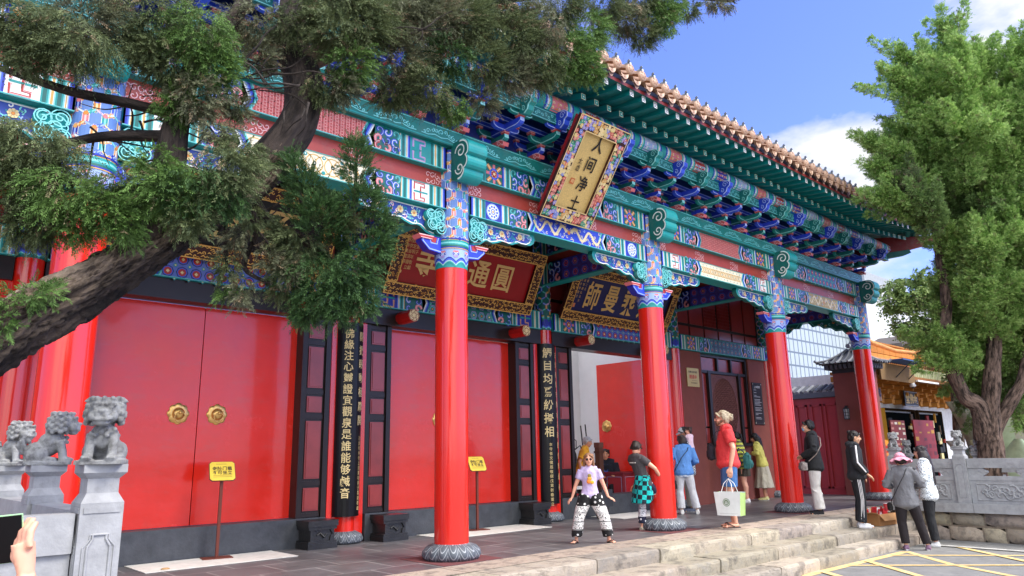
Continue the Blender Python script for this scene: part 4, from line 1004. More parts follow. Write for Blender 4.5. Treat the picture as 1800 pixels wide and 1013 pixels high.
stand(.18, 2.2, R(-10), 'yellow notice on a thin brown pole half hidden by the nearest full-height column')
for i, (x, w, lb) in enumerate(((-3.97, 1.72, 'in front of the left doors'), (.2, 2.1, 'in front of the middle doors'), (4.1, 2.1, 'in front of the open doorway'))):
    m_ = MB(); m_.box(-w/2, w/2, -.38, .38, .004, .012, srgb('#d9d6cf')); tag(m_.build('floor_mat', 'matte', None, (x, 2.0, 0)), 'pale floor mat lying ' + lb, 'mat', 'pale mats in front of the doors')
ms = MB(); ms.box(-.235, .235, -.02, 0, -.21, .21, srgb('#b89a58')); cv = Canvas(ms, lambda u, v, l: (u, -.02-l*LAY, v))
for j, ch in enumerate('宗教活动场所'): cv.glyph(ch, -.145+j*.058, .12, .046, srgb('#2a2010'), 1)
for j, ch in enumerate('圆通寺'): cv.glyph(ch, -.10+j*.10, .01, .085, srgb('#b8401c'), 1, .02)
cv.rect(-.06, .15, -.075, -.070, srgb('#3a2d14'), 1)
for j, ch in enumerate('云南省宗教事务局'): cv.glyph(ch, -.09+j*.032, -.125, .028, srgb('#2a2010'), 1)
tag(ms.build('brass_plate', new_mat('brushed_brass', vcol=True, rough=.3, metal=.6), None, (6.72, D-.051, 2.78)), 'square brass plate with a red middle line, high on the plaster wall by the window', 'sign')
ns = MB(); ns.box(-.23, .23, -.02, 0, -.52, .52, srgb('#1e1d22')); cv = Canvas(ns, lambda u, v, l: (u, -.02-l*LAY, v)); W_ = srgb('#d6d6d6')
cv.rib([(-.2, -.49), (.2, -.49), (.2, .49), (-.2, .49)], .006, srgb('#7c7c80'), 1, True)
for a in (-.2, .2):
    for b_ in (-.48, .48): cv.disc(a, b_, .02, srgb('#c9c2b0'), 2, 4)
for j, ch in enumerate('上寺须知'): cv.glyph(ch, -.105+j*.07, .41, .06, W_, 1, .02)
rr = random.Random(9)
for i in range(22):
    z = .33-i*.034
    if i in (1, 3, 6, 12, 16, 19): continue
    cv.rect(-.17, -.17+.34*(.35 if i in (0, 2, 4, 18) else .7+.3*rr.random()), z, z+.014, srgb('#a9a9ad'), 1)
tag(ns.build('notice_board', 'vc', None, (9.50, D-.051, 2.28)), 'tall black notice with white lines of writing on the plaster wall', 'sign')

# ------------------------------------------------------------------ ground, platform, steps
def struct(mb, name, mat): o = mb.build(name, mat); o['kind'] = 'structure'; return o
G0 = -.46
def floor_mat(name, base, joint, sx, sy, rough, off=.5, var=.25):
    m = bpy.data.materials.new(name); m.use_nodes = True; t = m.node_tree; n = t.nodes; l = t.links; b = n['Principled BSDF']
    tcn = n.new('ShaderNodeTexCoord'); br = n.new('ShaderNodeTexBrick'); l.new(tcn.outputs['Object'], br.inputs['Vector'])
    br.inputs['Scale'].default_value = 1; br.inputs['Brick Width'].default_value = sx; br.inputs['Row Height'].default_value = sy; br.inputs['Mortar Size'].default_value = .010; br.offset = off
    br.inputs['Color1'].default_value = (*base, 1); br.inputs['Color2'].default_value = (*[c*(1-var) for c in base], 1); br.inputs['Mortar'].default_value = (*joint, 1); br.inputs['Bias'].default_value = 0
    no_ = n.new('ShaderNodeTexNoise'); no_.inputs['Scale'].default_value = 3; no_.inputs['Detail'].default_value = 10; no_.inputs['Roughness'].default_value = .7; l.new(tcn.outputs['Object'], no_.inputs['Vector'])
    mr = n.new('ShaderNodeMapRange'); mr.inputs['From Min'].default_value = .3; mr.inputs['From Max'].default_value = .7; mr.inputs['To Min'].default_value = .7; mr.inputs['To Max'].default_value = 1.35; l.new(no_.outputs['Fac'], mr.inputs['Value'])
    mm = n.new('ShaderNodeVectorMath'); mm.operation = 'SCALE'; l.new(br.outputs['Color'], mm.inputs[0]); l.new(mr.outputs[0], mm.inputs['Scale']); l.new(mm.outputs[0], b.inputs['Base Color'])
    m2 = n.new('ShaderNodeMapRange'); m2.inputs['To Min'].default_value = rough-.15; m2.inputs['To Max'].default_value = rough+.2; l.new(no_.outputs['Fac'], m2.inputs['Value']); l.new(m2.outputs[0], b.inputs['Roughness'])
    bp = n.new('ShaderNodeBump'); bp.inputs['Strength'].default_value = .25; bp.inputs['Distance'].default_value = .008; l.new(no_.outputs['Fac'], bp.inputs['Height']); l.new(bp.outputs[0], b.inputs['Normal'])
    return m
M['slate'] = floor_mat('slate_paving', (.125, .12, .126), (.26, .25, .25), .62, .62, .38)
def rough_stone(name, ramp, scale, bump=.8, cell=0):
    m = bpy.data.materials.new(name); m.use_nodes = True; t = m.node_tree; n = t.nodes; l = t.links; b = n['Principled BSDF']; b.inputs['Roughness'].default_value = .9
    tcn = n.new('ShaderNodeTexCoord'); no_ = n.new('ShaderNodeTexNoise'); no_.inputs['Scale'].default_value = scale; no_.inputs['Detail'].default_value = 12; no_.inputs['Roughness'].default_value = .72; l.new(tcn.outputs['Object'], no_.inputs['Vector'])
    cr = n.new('ShaderNodeValToRGB'); el = cr.color_ramp.elements
    for i, (p, c) in enumerate(ramp):
        e = el[i] if i < 2 else el.new(p)
        e.position = p; e.color = (*c, 1)
    l.new(no_.outputs['Fac'], cr.inputs[0])
    va = n.new('ShaderNodeVertexColor'); va.layer_name = 'Col'; mm = n.new('ShaderNodeMix'); mm.data_type = 'RGBA'; mm.blend_type = 'MULTIPLY'; mm.inputs[0].default_value = 1
    l.new(cr.outputs[0], mm.inputs[6]); l.new(va.outputs['Color'], mm.inputs[7]); l.new(mm.outputs[2], b.inputs['Base Color'])
    n2 = n.new('ShaderNodeTexNoise'); n2.inputs['Scale'].default_value = scale*5; n2.inputs['Detail'].default_value = 8; n2.inputs['Roughness'].default_value = .8; l.new(tcn.outputs['Object'], n2.inputs['Vector'])
    bp = n.new('ShaderNodeBump'); bp.inputs['Strength'].default_value = bump; bp.inputs['Distance'].default_value = .02; l.new(n2.outputs['Fac'], bp.inputs['Height']); l.new(bp.outputs[0], b.inputs['Normal'])
    return m
M['step'] = rough_stone('worn_limestone', [(.30, (.14, .128, .115)), (.44, (.29, .26, .22)), (.52, (.43, .38, .31)), (.62, (.34, .315, .28)), (.72, (.50, .45, .39))], 5)
M['asphalt'] = rough_stone('asphalt', [(.3, (.14, .14, .14)), (.5, (.20, .20, .20)), (.7, (.25, .248, .245))], 3, .5)
M['line'] = rough_stone('worn_road_paint', [(.30, (.20, .17, .12)), (.40, (.62, .44, .18)), (.6, (.78, .58, .28)), (.75, (.70, .50, .24))], 8, .3)
M['wline'] = rough_stone('worn_white_paint', [(.35, (.2, .2, .2)), (.5, (.55, .54, .52)), (.7, (.62, .61, .6))], 8, .3)
g = MB(); g.box(-300, 300, -300, 300, G0-.02, G0, (1, 1, 1)); struct(g, 'road', 'asphalt')
RL = [(((2.106, -2.105), (5.292, -2.217)), .13), (((5.292, -2.217), (4.286, -3.171)), .11), (((4.286, -3.171), (3.1, -5.0)), .11), (((4.71, -2.229), (7.3, -5.5)), .09), (((3.304, -2.162), (6.6, -6.0)), .09),
      (((3.892, -2.18), (2.2, -4.1)), .11), (((6.34, -2.62), (4.2, -4.9)), .11), (((2.56, -2.15), (1.2, -4.0)), .11)]
for i, ((a, b_), w) in enumerate(RL):
    lm_ = MB(); a = Vector((*a, 0)); b_ = Vector((*b_, 0)); d = (b_-a).normalized(); q = Vector((-d.y, d.x, 0))*w/2; z = G0+.004+.0012*i
    lm_.add([a-q+Vector((0, 0, z)), b_-q+Vector((0, 0, z)), b_+q+Vector((0, 0, z)), a+q+Vector((0, 0, z))], [(0, 1, 2, 3)], (1, 1, 1)); struct(lm_, 'road_marking', 'line')
lm_ = MB(); lm_.add([(6.25, -2.334, G0+.02), (6.35, -2.334, G0+.02), (6.30, -6.5, G0+.02), (6.2, -6.5, G0+.02)], [(0, 1, 2, 3)][::-1], (1, 1, 1)); struct(lm_, 'road_marking', 'wline')
pf = MB(); pf.box(-14, 12.6, -.50, 9, -.40, 0, (1, 1, 1)); struct(pf, 'platform', 'slate')
pf = MB(); pf.box(-14, -6.62, -3.24, -.502, -.44, -.004, (1, 1, 1)); pf.box(7.42, 30, -7, -.502, -.44, -.02, (.6, .5, .4)); struct(pf, 'terrace', 'step')
pv = MB()      # reddish squares under the columns
for x in XC[1:]: pv.box(x-.42, x+.42, -.42, .42, .001, .004, srgb('#6a3a3c'))
struct(pv, 'column_pavers', 'matte')
rr = random.Random(21)
def course(name, y0, y1, z0, z1, x0, x1, tint=1):
    mb = MB(); x = x0
    while x < x1:
        w = rr.uniform(.7, 1.5); xe = min(x+w, x1); t = rr.uniform(.75, 1.2); c = (t, t*rr.uniform(.94, 1.0), t*rr.uniform(.86, 1.0))
        dy = rr.uniform(-.012, .012); dz = rr.uniform(-.008, .004)
        # a block with a softened, uneven arris
        n = max(3, int((xe-x)/.09)); ys = []; 
        prof = lambda i: rr.uniform(-.008, .008)
        pts = []
        for i in range(n+1):
            xx = x+.005+(xe-x-.01)*i/n; e = prof(i); f_ = prof(i)
            pts.append([(xx, y1, z1+dz), (xx, y0+.03+dy+e, z1+dz+e*.4), (xx, y0+.008+dy+e, z1+dz-.012), (xx, y0+dy+f_, z1-.035+dz), (xx, y0+dy+f_*1.4, (z0+z1)/2), (xx, y0+dy+.01+f_, z0)])
        m = 6; vs = [p for r_ in pts for p in r_]
        mb.add(vs, [(i*m+j, i*m+j+1, (i+1)*m+j+1, (i+1)*m+j) for i in range(n) for j in range(m-1)], c, False)
        mb.add(pts[0]+[(pts[0][0][0], y1, z0)], [tuple(range(7))], c); mb.add(pts[-1]+[(pts[-1][0][0], y1, z0)], [tuple(range(7))[::-1]], c)
        x = xe
    return struct(mb, name, 'step')
course('stone_edging', -1.33, -.504, -.16, .004, -6.62, 7.2)
course('step', -1.72, -1.28, -.31, -.15, -6.62, 7.2)
course('step', -2.06, -1.66, -.47, -.305, -6.62, 7.2)
# pink flags on the platform edge
pv = MB(); x = -6.5
while x < 7.1:
    w = rr.uniform(.7, 1.3); t = rr.uniform(.8, 1.15); pv.box(x+.006, x+w-.006, -.93+rr.uniform(-.02, .02), -.5, .004, .010, (t*1.08, t*.98, t*.95)); x += w
struct(pv, 'edge_flagstones', 'step')

# retaining wall on the right, of rough blocks with a sawn slab on top
wl = thing('retaining_wall', 'low wall of rough tan stone blocks under the right-hand balustrade', 'wall', (7.3, -4, 0))
mb = MB(); mb.box(.03, .1, -3.4, 2.70, G0, .02, (.55, .5, .45))
for z0, z1 in ((G0-.02, -.22), (-.21, .015)):
    y = -3.4
    while y < 2.68:
        w = rr.uniform(.3, .75); ye = min(y+w, 2.68); t = rr.uniform(.7, 1.25); c = (t, t*rr.uniform(.93, 1), t*rr.uniform(.84, .98)); n = 5; vs = []
        for j in range(n+1):
            for i in range(n+1):
                yy = y+.012+(ye-y-.024)*i/n; zz = z0+.01+(z1-z0-.02)*j/n; e = min(i, n-i, j, n-j); vs.append((.03 if e == 0 else -.012-.01*rr.random()-(.008 if e > 1 else 0), yy+rr.uniform(-.008, .008)*(e == 0), zz+rr.uniform(-.006, .006)*(e == 0)))
        mb.add(vs, [(j*(n+1)+i, (j+1)*(n+1)+i, (j+1)*(n+1)+i+1, j*(n+1)+i+1) for j in range(n) for i in range(n)], c, True); y = ye
mb.build('stone_blocks', 'step', wl)
mb = MB(); 
for a, b_ in ((-3.4, -1.9), (-1.895, -.2), (-.195, 1.3), (1.305, 2.70)): mb.box(-.10, .22, a, b_, .02, .17)
mb.build('coping', 'stone', wl)

# ------------------------------------------------------------------ fused surfaces (figures, lions)
def fuse(mb, name, voxel, mat, parent=None, colfn=None, smooth=2, loc=None, rotz=None):
    me = mb.mesh('tmp'); o = bpy.data.objects.new('tmp', me); COL.objects.link(o)
    m = o.modifiers.new('r', 'REMESH'); m.mode = 'VOXEL'; m.voxel_size = voxel; m.use_smooth_shade = True
    if smooth: s_ = o.modifiers.new('s', 'SMOOTH'); s_.iterations = smooth; s_.factor = .5
    bpy.context.view_layer.update()
    r = bpy.data.meshes.new_from_object(o.evaluated_get(bpy.context.evaluated_depsgraph_get())); r.name = name
    bpy.data.objects.remove(o); bpy.data.meshes.remove(me)
    r.materials.clear(); r.materials.append(M[mat] if isinstance(mat, str) else mat)
    r.polygons.foreach_set('use_smooth', np.ones(len(r.polygons), dtype=bool))
    for a in list(r.color_attributes): r.color_attributes.remove(a)
    if colfn:
        co = np.zeros(len(r.vertices)*3, dtype=np.float32); r.vertices.foreach_get('co', co); co = co.reshape(-1, 3)
        c = np.ones((len(co), 4), dtype=np.float32); c[:, :3] = colfn(co)
        ca = r.color_attributes.new('Col', 'FLOAT_COLOR', 'POINT'); ca.data.foreach_set('color', c.ravel())
    q = bpy.data.objects.new(name, r); COL.objects.link(q)
    if parent is not None: q.parent = parent
    if loc: q.location = loc
    if rotz: q.rotation_euler = (0, 0, rotz)
    return q
def flatcol(c): return lambda co: np.tile(np.array(c, dtype=np.float32), (len(co), 1))
M['lionstone'] = rough_stone('weathered_carving', [(.28, (.09, .09, .088)), (.42, (.27, .27, .265)), (.55, (.43, .435, .43)), (.72, (.50, .51, .51))], 22, .9)
def lion(voxel=.005):
    """seated guardian lion facing -Y, 0.26 m tall"""
    mb = MB(); r_ = random.Random(8)
    mb.box(-.085, .085, -.105, .10, 0, .018)
    mb.ball((0, .045, .065), (.068, .062, .055)); mb.ball((0, .0, .105), (.056, .055, .062)); mb.ball((0, -.035, .115), (.050, .036, .055))
    for s in (-1, 1):
        mb.ball((s*.055, .045, .05), (.030, .052, .042)); mb.ball((s*.058, -.005, .028), (.022, .042, .015))
        mb.tube([(s*.038, -.045, .12), (s*.042, -.062, .07), (s*.042, -.068, .028)], [.022, .018, .018], 10); mb.ball((s*.044, -.08, .028), (.022, .030, .013))
        for q in (-1, 0, 1): mb.ball((s*.044+q*.012, -.104, .026), (.007, .011, .009))
        # ears, brows, eyes, cheeks
        mb.prism([(0, 0), (.034, .018), (.012, .038)], (s*.048, -.055, .235), (s, .25, 0), (0, 0, 1), (0, .018, 0))
        mb.ball((s*.026, -.108, .222), (.013, .010, .012)); mb.tube([(s*.006, -.112, .236), (s*.026, -.112, .243), (s*.046, -.098, .234)], .0075, 8)
        mb.ball((s*.036, -.098, .19), (.020, .022, .020)); mb.ball((s*.012, -.122, .193), (.013, .012, .011))
    mb.ball((0, -.058, .212), (.062, .056, .056)); mb.ball((0, -.105, .203), (.036, .026, .022)); mb.ball((0, -.13, .209), (.014, .010, .009))
    mb.tube([(-.035, -.112, .183), (-.02, -.126, .178), (.02, -.126, .178), (.035, -.112, .183)], .008, 8); mb.ball((0, -.10, .163), (.032, .024, .012))
    for j in range(4):                       # mane curls
        for i in range(13):
            a = PI*(-.12+1.24*i/12); z = .262-.028*j-.012*(i % 2); rad = .050+.012*math.sin(j/3*PI)+.01*j*.5
            mb.ball((rad*math.cos(a), -.045+rad*math.sin(a)*.9, z), .0125)
    for i in range(8): mb.ball((.04*math.cos(i*.785), -.055+.04*math.sin(i*.785), .262), .011)
    for i in range(10): mb.ball((r_.uniform(-.045, .045), -.07+r_.uniform(-.01, .01), r_.uniform(.10, .16)), .010)
    mb.tube([(0, .10, .06), (0, .125, .10), (0, .105, .135), (0, .085, .115)], [.018, .024, .022, .012], 9); mb.tube([(.02, .10, .08), (.03, .12, .12), (.01, .10, .15)], [.012, .014, .006], 8); mb.tube([(-.02, .10, .08), (-.03, .12, .12), (-.01, .10, .15)], [.012, .014, .006], 8)
    return mb
lion0 = fuse(lion(), 'stone_lion', .0042, 'lionstone', None, flatcol((1, 1, 1)), 1)
lionM = lion0.data; bpy.data.objects.remove(lion0)
def post_mb(w, zb, zt):
    mb = MB(); h = w/2
    mb.box(-h, h, -h, h, zb, zt-.16)
    def frus(a, b_, z0, z1): mb.add([(-a, -a, z0), (a, -a, z0), (a, a, z0), (-a, a, z0), (-b_, -b_, z1), (b_, -b_, z1), (b_, b_, z1), (-b_, b_, z1)], [(3, 2, 1, 0), (4, 5, 6, 7), (0, 1, 5, 4), (1, 2, 6, 5), (2, 3, 7, 6), (3, 0, 4, 7)])
    frus(h, h*.74, zt-.16, zt-.12); frus(h*.74, h*.74, zt-.12, zt-.06); frus(h*.74, h*1.02, zt-.06, zt-.035); frus(h*1.02, h*1.02, zt-.035, zt)
    # incised panel frames
    for r_ in range(4):
        c, s = (1, 0, -1, 0)[r_], (0, 1, 0, -1)[r_]
        f = lambda u, v, d: (u*c+(-(h+d))*-s*-1, u*s-(h+d)*c, v)
        f = lambda u, v, d, c=c, s=s: (u*c+(h+d)*s, u*s-(h+d)*c, v)
        for k, (m_, d) in enumerate(((.26, .006), (.36, .004))):
            ol = [(-w*m_, zb+.1), (w*m_, zb+.1), (w*m_, zt-.34), (w*m_*.6, zt-.31), (w*m_*.6, zt-.29), (-w*m_*.6, zt-.29), (-w*m_*.6, zt-.31), (-w*m_, zt-.34)]
            for a, b_ in zip(ol, ol[1:]+ol[:1]): mb.tube([f(a[0], a[1], .001), f(b_[0], b_[1], .001)], d, 5)
        mb.obox(f(0, zt-.19, .001), Vector(f(w*.42, 0, 0))-Vector(f(0, 0, 0)), Vector(f(0, 0, .003))-Vector(f(0, 0, 0)), (0, 0, .012))
    return mb
def panel_mb(Lp, zb, zt, seed=0):
    mb = MB(); t = .055; Lp -= .016
    mb.box(0, Lp, -.062, .062, zt-.16, zt)            # hand rail
    mb.box(0, Lp, -.058, .058, zt-.37, zt-.30)
    for s, x0 in ((1, 0), (-1, Lp)):
        e = Lp*.27
        ol = [(0, 0), (e*.78, 0), (e*.9, .02)]+[(e+.0+.035*math.sin(a)-.03, .07+.045*-math.cos(a)) for a in np.linspace(0, PI, 8)]+[(e*.8, .14), (0, .14)]
        mb.prism(ol, (x0, t*.8, zt-.30), (s, 0, 0), (0, 0, 1), (0, -2*t*.8, 0)); mb.ball((x0+s*(e-.005), 0, zt-.225), (.04, .052, .03))
        mb.tube([(x0+s*e*.35, -t*.8, zt-.27), (x0+s*e*.6, -t*.8, zt-.2), (x0+s*e*.85, -t*.8, zt-.25)], .008, 6)
    mb.box(.0, Lp, -.048, .048, zb, zt-.37)
    for s in (-1, 1):
        for (a, b_) in (((.10, zb+.06), (Lp-.10, zb+.06)), ((.10, zt-.43), (Lp-.10, zt-.43)), ((.10, zb+.06), (.10, zt-.43)), ((Lp-.10, zb+.06), (Lp-.10, zt-.43))): mb.tube([(a[0], s*.05, a[1]), (b_[0], s*.05, b_[1])], .009, 6)
        r_ = random.Random(seed)
        for i in range(16):
            cx, cz = .18+(Lp-.36)*(i+.5)/16, (zb+zt-.37)/2+.06*math.sin(i*1.9)
            rad = .055+.02*r_.random(); a0 = r_.random()*6; sg = (-1)**i
            mb.tube([(cx+rad*(1-.8*k/9)*math.cos(a0+sg*k*.7), s*.052, cz+rad*(1-.8*k/9)*math.sin(a0+sg*k*.7)) for k in range(10)], [.019-.0011*k for k in range(10)], 6)
    return mb
def balustrade(loc, rotz, posts, lens, zb, zt, label, w=.19, lionrot=()):
    t = thing('stone_balustrade', label, 'balustrade', loc, rotz, None)
    u = 0; m = post_mb(w, zb, zt).mesh('post'); m.materials.append(M['stone'])
    for i in range(posts):
        p = bpy.data.objects.new('post', m); COL.objects.link(p); p.parent = t; p.location = (u, 0, 0)
        l_ = bpy.data.objects.new('stone_lion', lionM); COL.objects.link(l_); l_.parent = p; l_.location = (0, 0, zt); l_.rotation_euler = (0, 0, lionrot[i % len(lionrot)]-rotz); l_.scale = (1.08,)*3
        if i < len(lens): panel_mb(lens[i]-w, zb, zt-.20, i).build('rail_panel', 'stone', t, (u+w/2+.008, 0, 0)); u += lens[i]
        elif i < posts-1: u += lens[-1]
    return t
# left flight, running back from the near corner post, and its return to the left
tb = balustrade((-6.53, -3.30, 0), PI/2, 3, (1.15, 1.15), -.01, 1.14, 'grey stone balustrade whose nearest posts carry lions, left of the steps', w=.168, lionrot=(R(-22), R(75), R(40)))
panel_mb(1.5, -.01, .94, 7).build('rail_panel', 'stone', tb, (0, .095, 0), PI/2)
tr_ = balustrade((7.40, -1.45, 0), -PI/2, 3, (1.10, 1.22, ), .17, 1.13, 'pale grey stone balustrade with lions and relief panels on the wall right of the steps', w=.20, lionrot=(R(-60), R(-80), R(100)))
panel_mb(1.1, .17, .93, 3).build('rail_panel', 'stone', tr_, (2.42, 0, 0))
tb2 = balustrade((9.3, -1.0, 0), -PI/2, 3, (1.3, 1.3), -.02, 1.0, 'far stone balustrade with small lions standing behind the right-hand one', w=.18, lionrot=(R(-60), R(-30), R(30)))

# ------------------------------------------------------------------ things to the right: side gate, shop, far buildings
sg = thing('side_gate', 'dark red side gate between plaster pillars with grey tiled caps', 'gate', (11.5, 1.4, 0))
M['gatered'] = new_mat('dull_red_gate', (.34, .022, .024), rough=.45, noise=.15, nscale=3)
pl_ = MB(); pl_.box(0, .7, -.88, -.06, 0, 3.06); pillar = pl_.build('pillar', 'brick', sg)
ct = srgb('#5c6068'); cd = srgb('#33353a'); cw = srgb('#8d9196')
def capmb():
    mb = MB()
    for k, (a, z0, z1) in enumerate(((.40, 0, .10), (.46, .10, .16), (.52, .16, .22))): mb.box(-a+.02, a-.02, -a, a, z0, z1, cd)
    for s in range(-4, 5):
        for q in (-1, 1): mb.box(s*.115-.03, s*.115+.03, q*.5-.05, q*.5+.05, .10, .22, ct); mb.box(q*.48-.05, q*.48+.05, s*.115-.03, s*.115+.03, .10, .22, ct)
    def rp(u, v): # hipped curved roof
        m_ = max(abs(u), abs(v)); return (u*.66, v*.66, .24+.42*max(0, 1-m_)**1.5+.05*max(0, (abs(u)*abs(v)-.5)))
    n = 12
    vs = [rp(-1+2*i/n, -1+2*j/n) for j in range(n+1) for i in range(n+1)]
    mb.add(vs, [(j*(n+1)+i, j*(n+1)+i+1, (j+1)*(n+1)+i+1, (j+1)*(n+1)+i) for j in range(n) for i in range(n)], ct, True)
    for i in range(9):
        u = -.92+i*.23
        for s in (-1, 1):
            for sw in (0, 1):
                pts = [(rp(u, s*t) if sw == 0 else rp(s*t, u)) for t in np.linspace(1.04, max(abs(u), .12), 5)]
                mb.tube([(p[0], p[1], p[2]+.01) for p in pts], .028, 6, cw if i % 2 else ct)
    for a in (-1, 1):
        for b_ in (-1, 1): mb.tube([(a*.70, b_*.70, .34)]+[tuple(np.array(rp(a*t, b_*t))+np.array((0, 0, .03))) for t in (1, .7, .4, .1)], .035, 6, cw)
    mb.tube([(-.2, 0, .70), (.2, 0, .70)], .06, 8, cw); mb.lathe([(.05, .68), (.08, .74), (.03, .82), (0, .86)], n=10, col=cw)
    return mb
capmb().build('tiled_cap', 'matte', sg, (.35, -.47, 3.04))
p2 = MB(); p2.box(0, .6, 1.42, 2.1, 0, 3.3); p2.build('pillar', 'brick', sg); part(sg.children[-2], 'tiled_cap', sg, (.3, 1.7, 3.28))
gm = MB(); gm.box(.16, .24, -.06, 1.42, 0, 2.46)
for y0, y1 in ((-.02, .34), (.40, .70), (.80, 1.10)):
    for z0, z1 in ((.15, 2.3),):
        for a, b_, c, d in ((y0, y1, z0, z0+.05), (y0, y1, z1-.05, z1), (y0, y0+.05, z0, z1), (y1-.05, y1, z0, z1)): gm.box(.13, .16, a, b_, c, d)
gm.build('gate_leaf', 'gatered', sg)
rt = MB()
for i in range(12): rt.tube([(.05, -.02+i*.125, 2.62), (.5, -.02+i*.125, 2.80)], .05, 8, (cw, ct)[i % 2])
rt.box(.05, .5, -.06, 1.42, 2.47, 2.60, ct); rt.build('wall_coping', 'matte', sg)
def lantern(x, y, z, lb):
    mb = MB(); K_ = srgb('#17181a')
    mb.box(-.02, .14, -.015, .015, .20, .225, K_); mb.lathe([(.09, .14), (.02, .20), (.01, .22)], n=6, smooth=False, col=K_); mb.lathe([(.05, -.12), (.07, -.10), (.07, -.12)], n=6, smooth=False, col=K_); mb.lathe([(.055, -.10), (.065, .14)], n=6, smooth=False, col=srgb('#9aa3a8'))
    for i in range(6): a = i*PI/3; mb.tube([(.058*math.cos(a), .058*math.sin(a), -.11), (.07*math.cos(a), .07*math.sin(a), .15)], .008, 5, K_)
    for z_ in (-.03, .05): mb.tube([(.066*math.cos(a), .066*math.sin(a), z_) for a in np.linspace(0, 2*PI, 7)], .006, 5, K_)
    tag(mb.build('wall_lantern', 'vc', None, (x, y, z)), lb, 'lantern', 'black wall lanterns on the side gate')
lantern(11.38, 1.05, 1.98, 'small black wall lantern on the right pillar of the side gate'); lantern(11.38, 2.75, 2.25, 'small black wall lantern left of the dark red gate leaf, beside a red column')

# shop with the orange tiled roof
SHX, SHY = 13.2, 1.0
shop = thing('temple_shop', 'low shop with orange tiled roof, stepped yellow brackets and cluttered windows', 'shop', (SHX, SHY, 0))
OY = srgb('#c98a3a'); OY2 = srgb('#b47628'); OT = srgb('#d98f4c')
w_ = MB(); w_.box(0, 12, .9, 5, -.02, 3.2, srgb('#d8d9d8')); w_.build('wall', 'matte', shop)
r_ = MB()
r_.add([(-.6, -.35, 3.42), (12, -.35, 3.42), (12, 1.9, 4.15), (4.0, 1.9, 4.15), (-.6, -.35, 3.34), (12, -.35, 3.34), (12, 1.9, 4.0), (4.0, 1.9, 4.0)], [(0, 1, 2, 3), (7, 6, 5, 4), (0, 4, 5, 1), (3, 7, 4, 0), (1, 5, 6, 2)], OT)
for i in range(84):
    x = -.6+i*.15; ye = min(1.5, -.30+(x+.6)/4.6*2.25); ye = max(ye, -.2); r_.tube([(x, -.37, 3.44), (x, (-.37+ye)/2, 3.44+.324*(ye+.37)/2), (x, ye, 3.44+.324*(ye+.37))], .045, 7, [OT, srgb('#e2a060'), srgb('#cf8440')][i % 3]); r_.ball((x, -.39, 3.43), (.045, .02, .045), srgb('#8c4320'), 8, 5)
r_.build('tiled_roof', 'tile', shop)
rg_ = MB(); 
for i in range(8, 24): rg_.box(-.6+i*.525, -.09+i*.525, 1.55, 1.8, 3.95, 4.22, OY); rg_.box(-.6+i*.525, -.09+i*.525, 1.54, 1.8, 4.235, 4.55, OY2)
rg_.box(3.6, 12, 1.50, 1.85, 4.55, 4.60, srgb('#a8702c')); rg_.build('ridge_wall', 'matte', shop)
cr_ = MB(); cr_.tube([(-.6, .3, 4.3), (.6, .1, 4.02), (1.6, -.1, 3.86), (2.3, -.3, 3.84), (2.75, -.42, 3.98), (2.85, -.46, 4.12)], [.07, .07, .06, .06, .06, .05], 8, srgb('#dc9a58')); cr_.ball((2.86, -.46, 4.10), (.10, .08, .10), srgb('#d08a48')); cr_.build('curved_ridge', 'tile', shop)
e_ = MB()
for i in range(40): e_.prism([(0, 0), (.14, 0), (.12, -.30), (.06, -.34), (.0, -.30)], (2.0+i*.15, -.42, 3.36), (1, 0, 0), (0, -.25, 1), (0, .02, 0), [srgb('#b9b98a'), srgb('#a9ab7c')][i % 2])
e_.build('green_fascia', 'matte', shop)
s_ = MB(); s_.box(-.6, 12, -.3, .9, 3.12, 3.2, srgb('#a06a30')); s_.box(-.6, 12, -.36, -.28, 3.02, 3.22, srgb('#8a5a28'))
for i in range(16):
    for k in range(4): s_.box(-.2+i*.78-.10*k-.1, -.2+i*.78+.10*k+.1, .62, .90-.001*k, 2.45+.16*k, 2.595+.16*k, [OY, OY2][k % 2])
    for k in range(4): s_.box(-.2+i*.78-.05, -.2+i*.78+.05, .60-.16*k, .62, 2.56+.14*k, 2.66+.14*k, OY)
s_.build('bracket_frieze', 'matte', shop)
hz = MB(); 
hz.prism([(-.6, 3.35), (1.8, 3.35), (1.8, 2.95), (1.6, 2.9), (-.6, 2.9)], (0, -.45, 0), (1, 0, 0), (0, 0, 1), (0, .05, 0), srgb('#7c6038')); hz.box(-.2, 1.5, -.9, -.4, 3.40, 3.43, srgb('#3c5f96')); hz.tube([(1.3, -.9, 3.4), (1.3, -.45, 3.0)], .015, 5, srgb('#33343a')); hz.tube([(.4, -.9, 3.4), (.4, -.45, 3.0)], .015, 5, srgb('#33343a')); hz.build('awning', 'matte', shop)
lb_ = MB(); lb_.box(2.0, 3.7, -.46, -.40, 2.97, 3.02, srgb('#eeeeea')); lb_.build('strip_light', 'vc', shop)
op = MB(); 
for x0, x1 in ((.15, 1.25), (2.6, 5.0), (5.4, 7.5)): op.box(x0, x1, .80, .895, 0, 2.2, srgb('#101314')); op.box(x0-.06, x0, .78, .89, 0, 2.26, srgb('#33261a')); op.box(x1, x1+.06, .78, .89, 0, 2.26, srgb('#33261a')); op.box(x0-.06, x1+.06, .78, .89, 2.26, 2.32, srgb('#33261a'))  # flat near-black panels painted for the unlit inside of the shop
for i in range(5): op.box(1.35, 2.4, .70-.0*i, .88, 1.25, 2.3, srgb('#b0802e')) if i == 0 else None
op.build('doorway', 'void', shop); rg2 = random.Random(4)
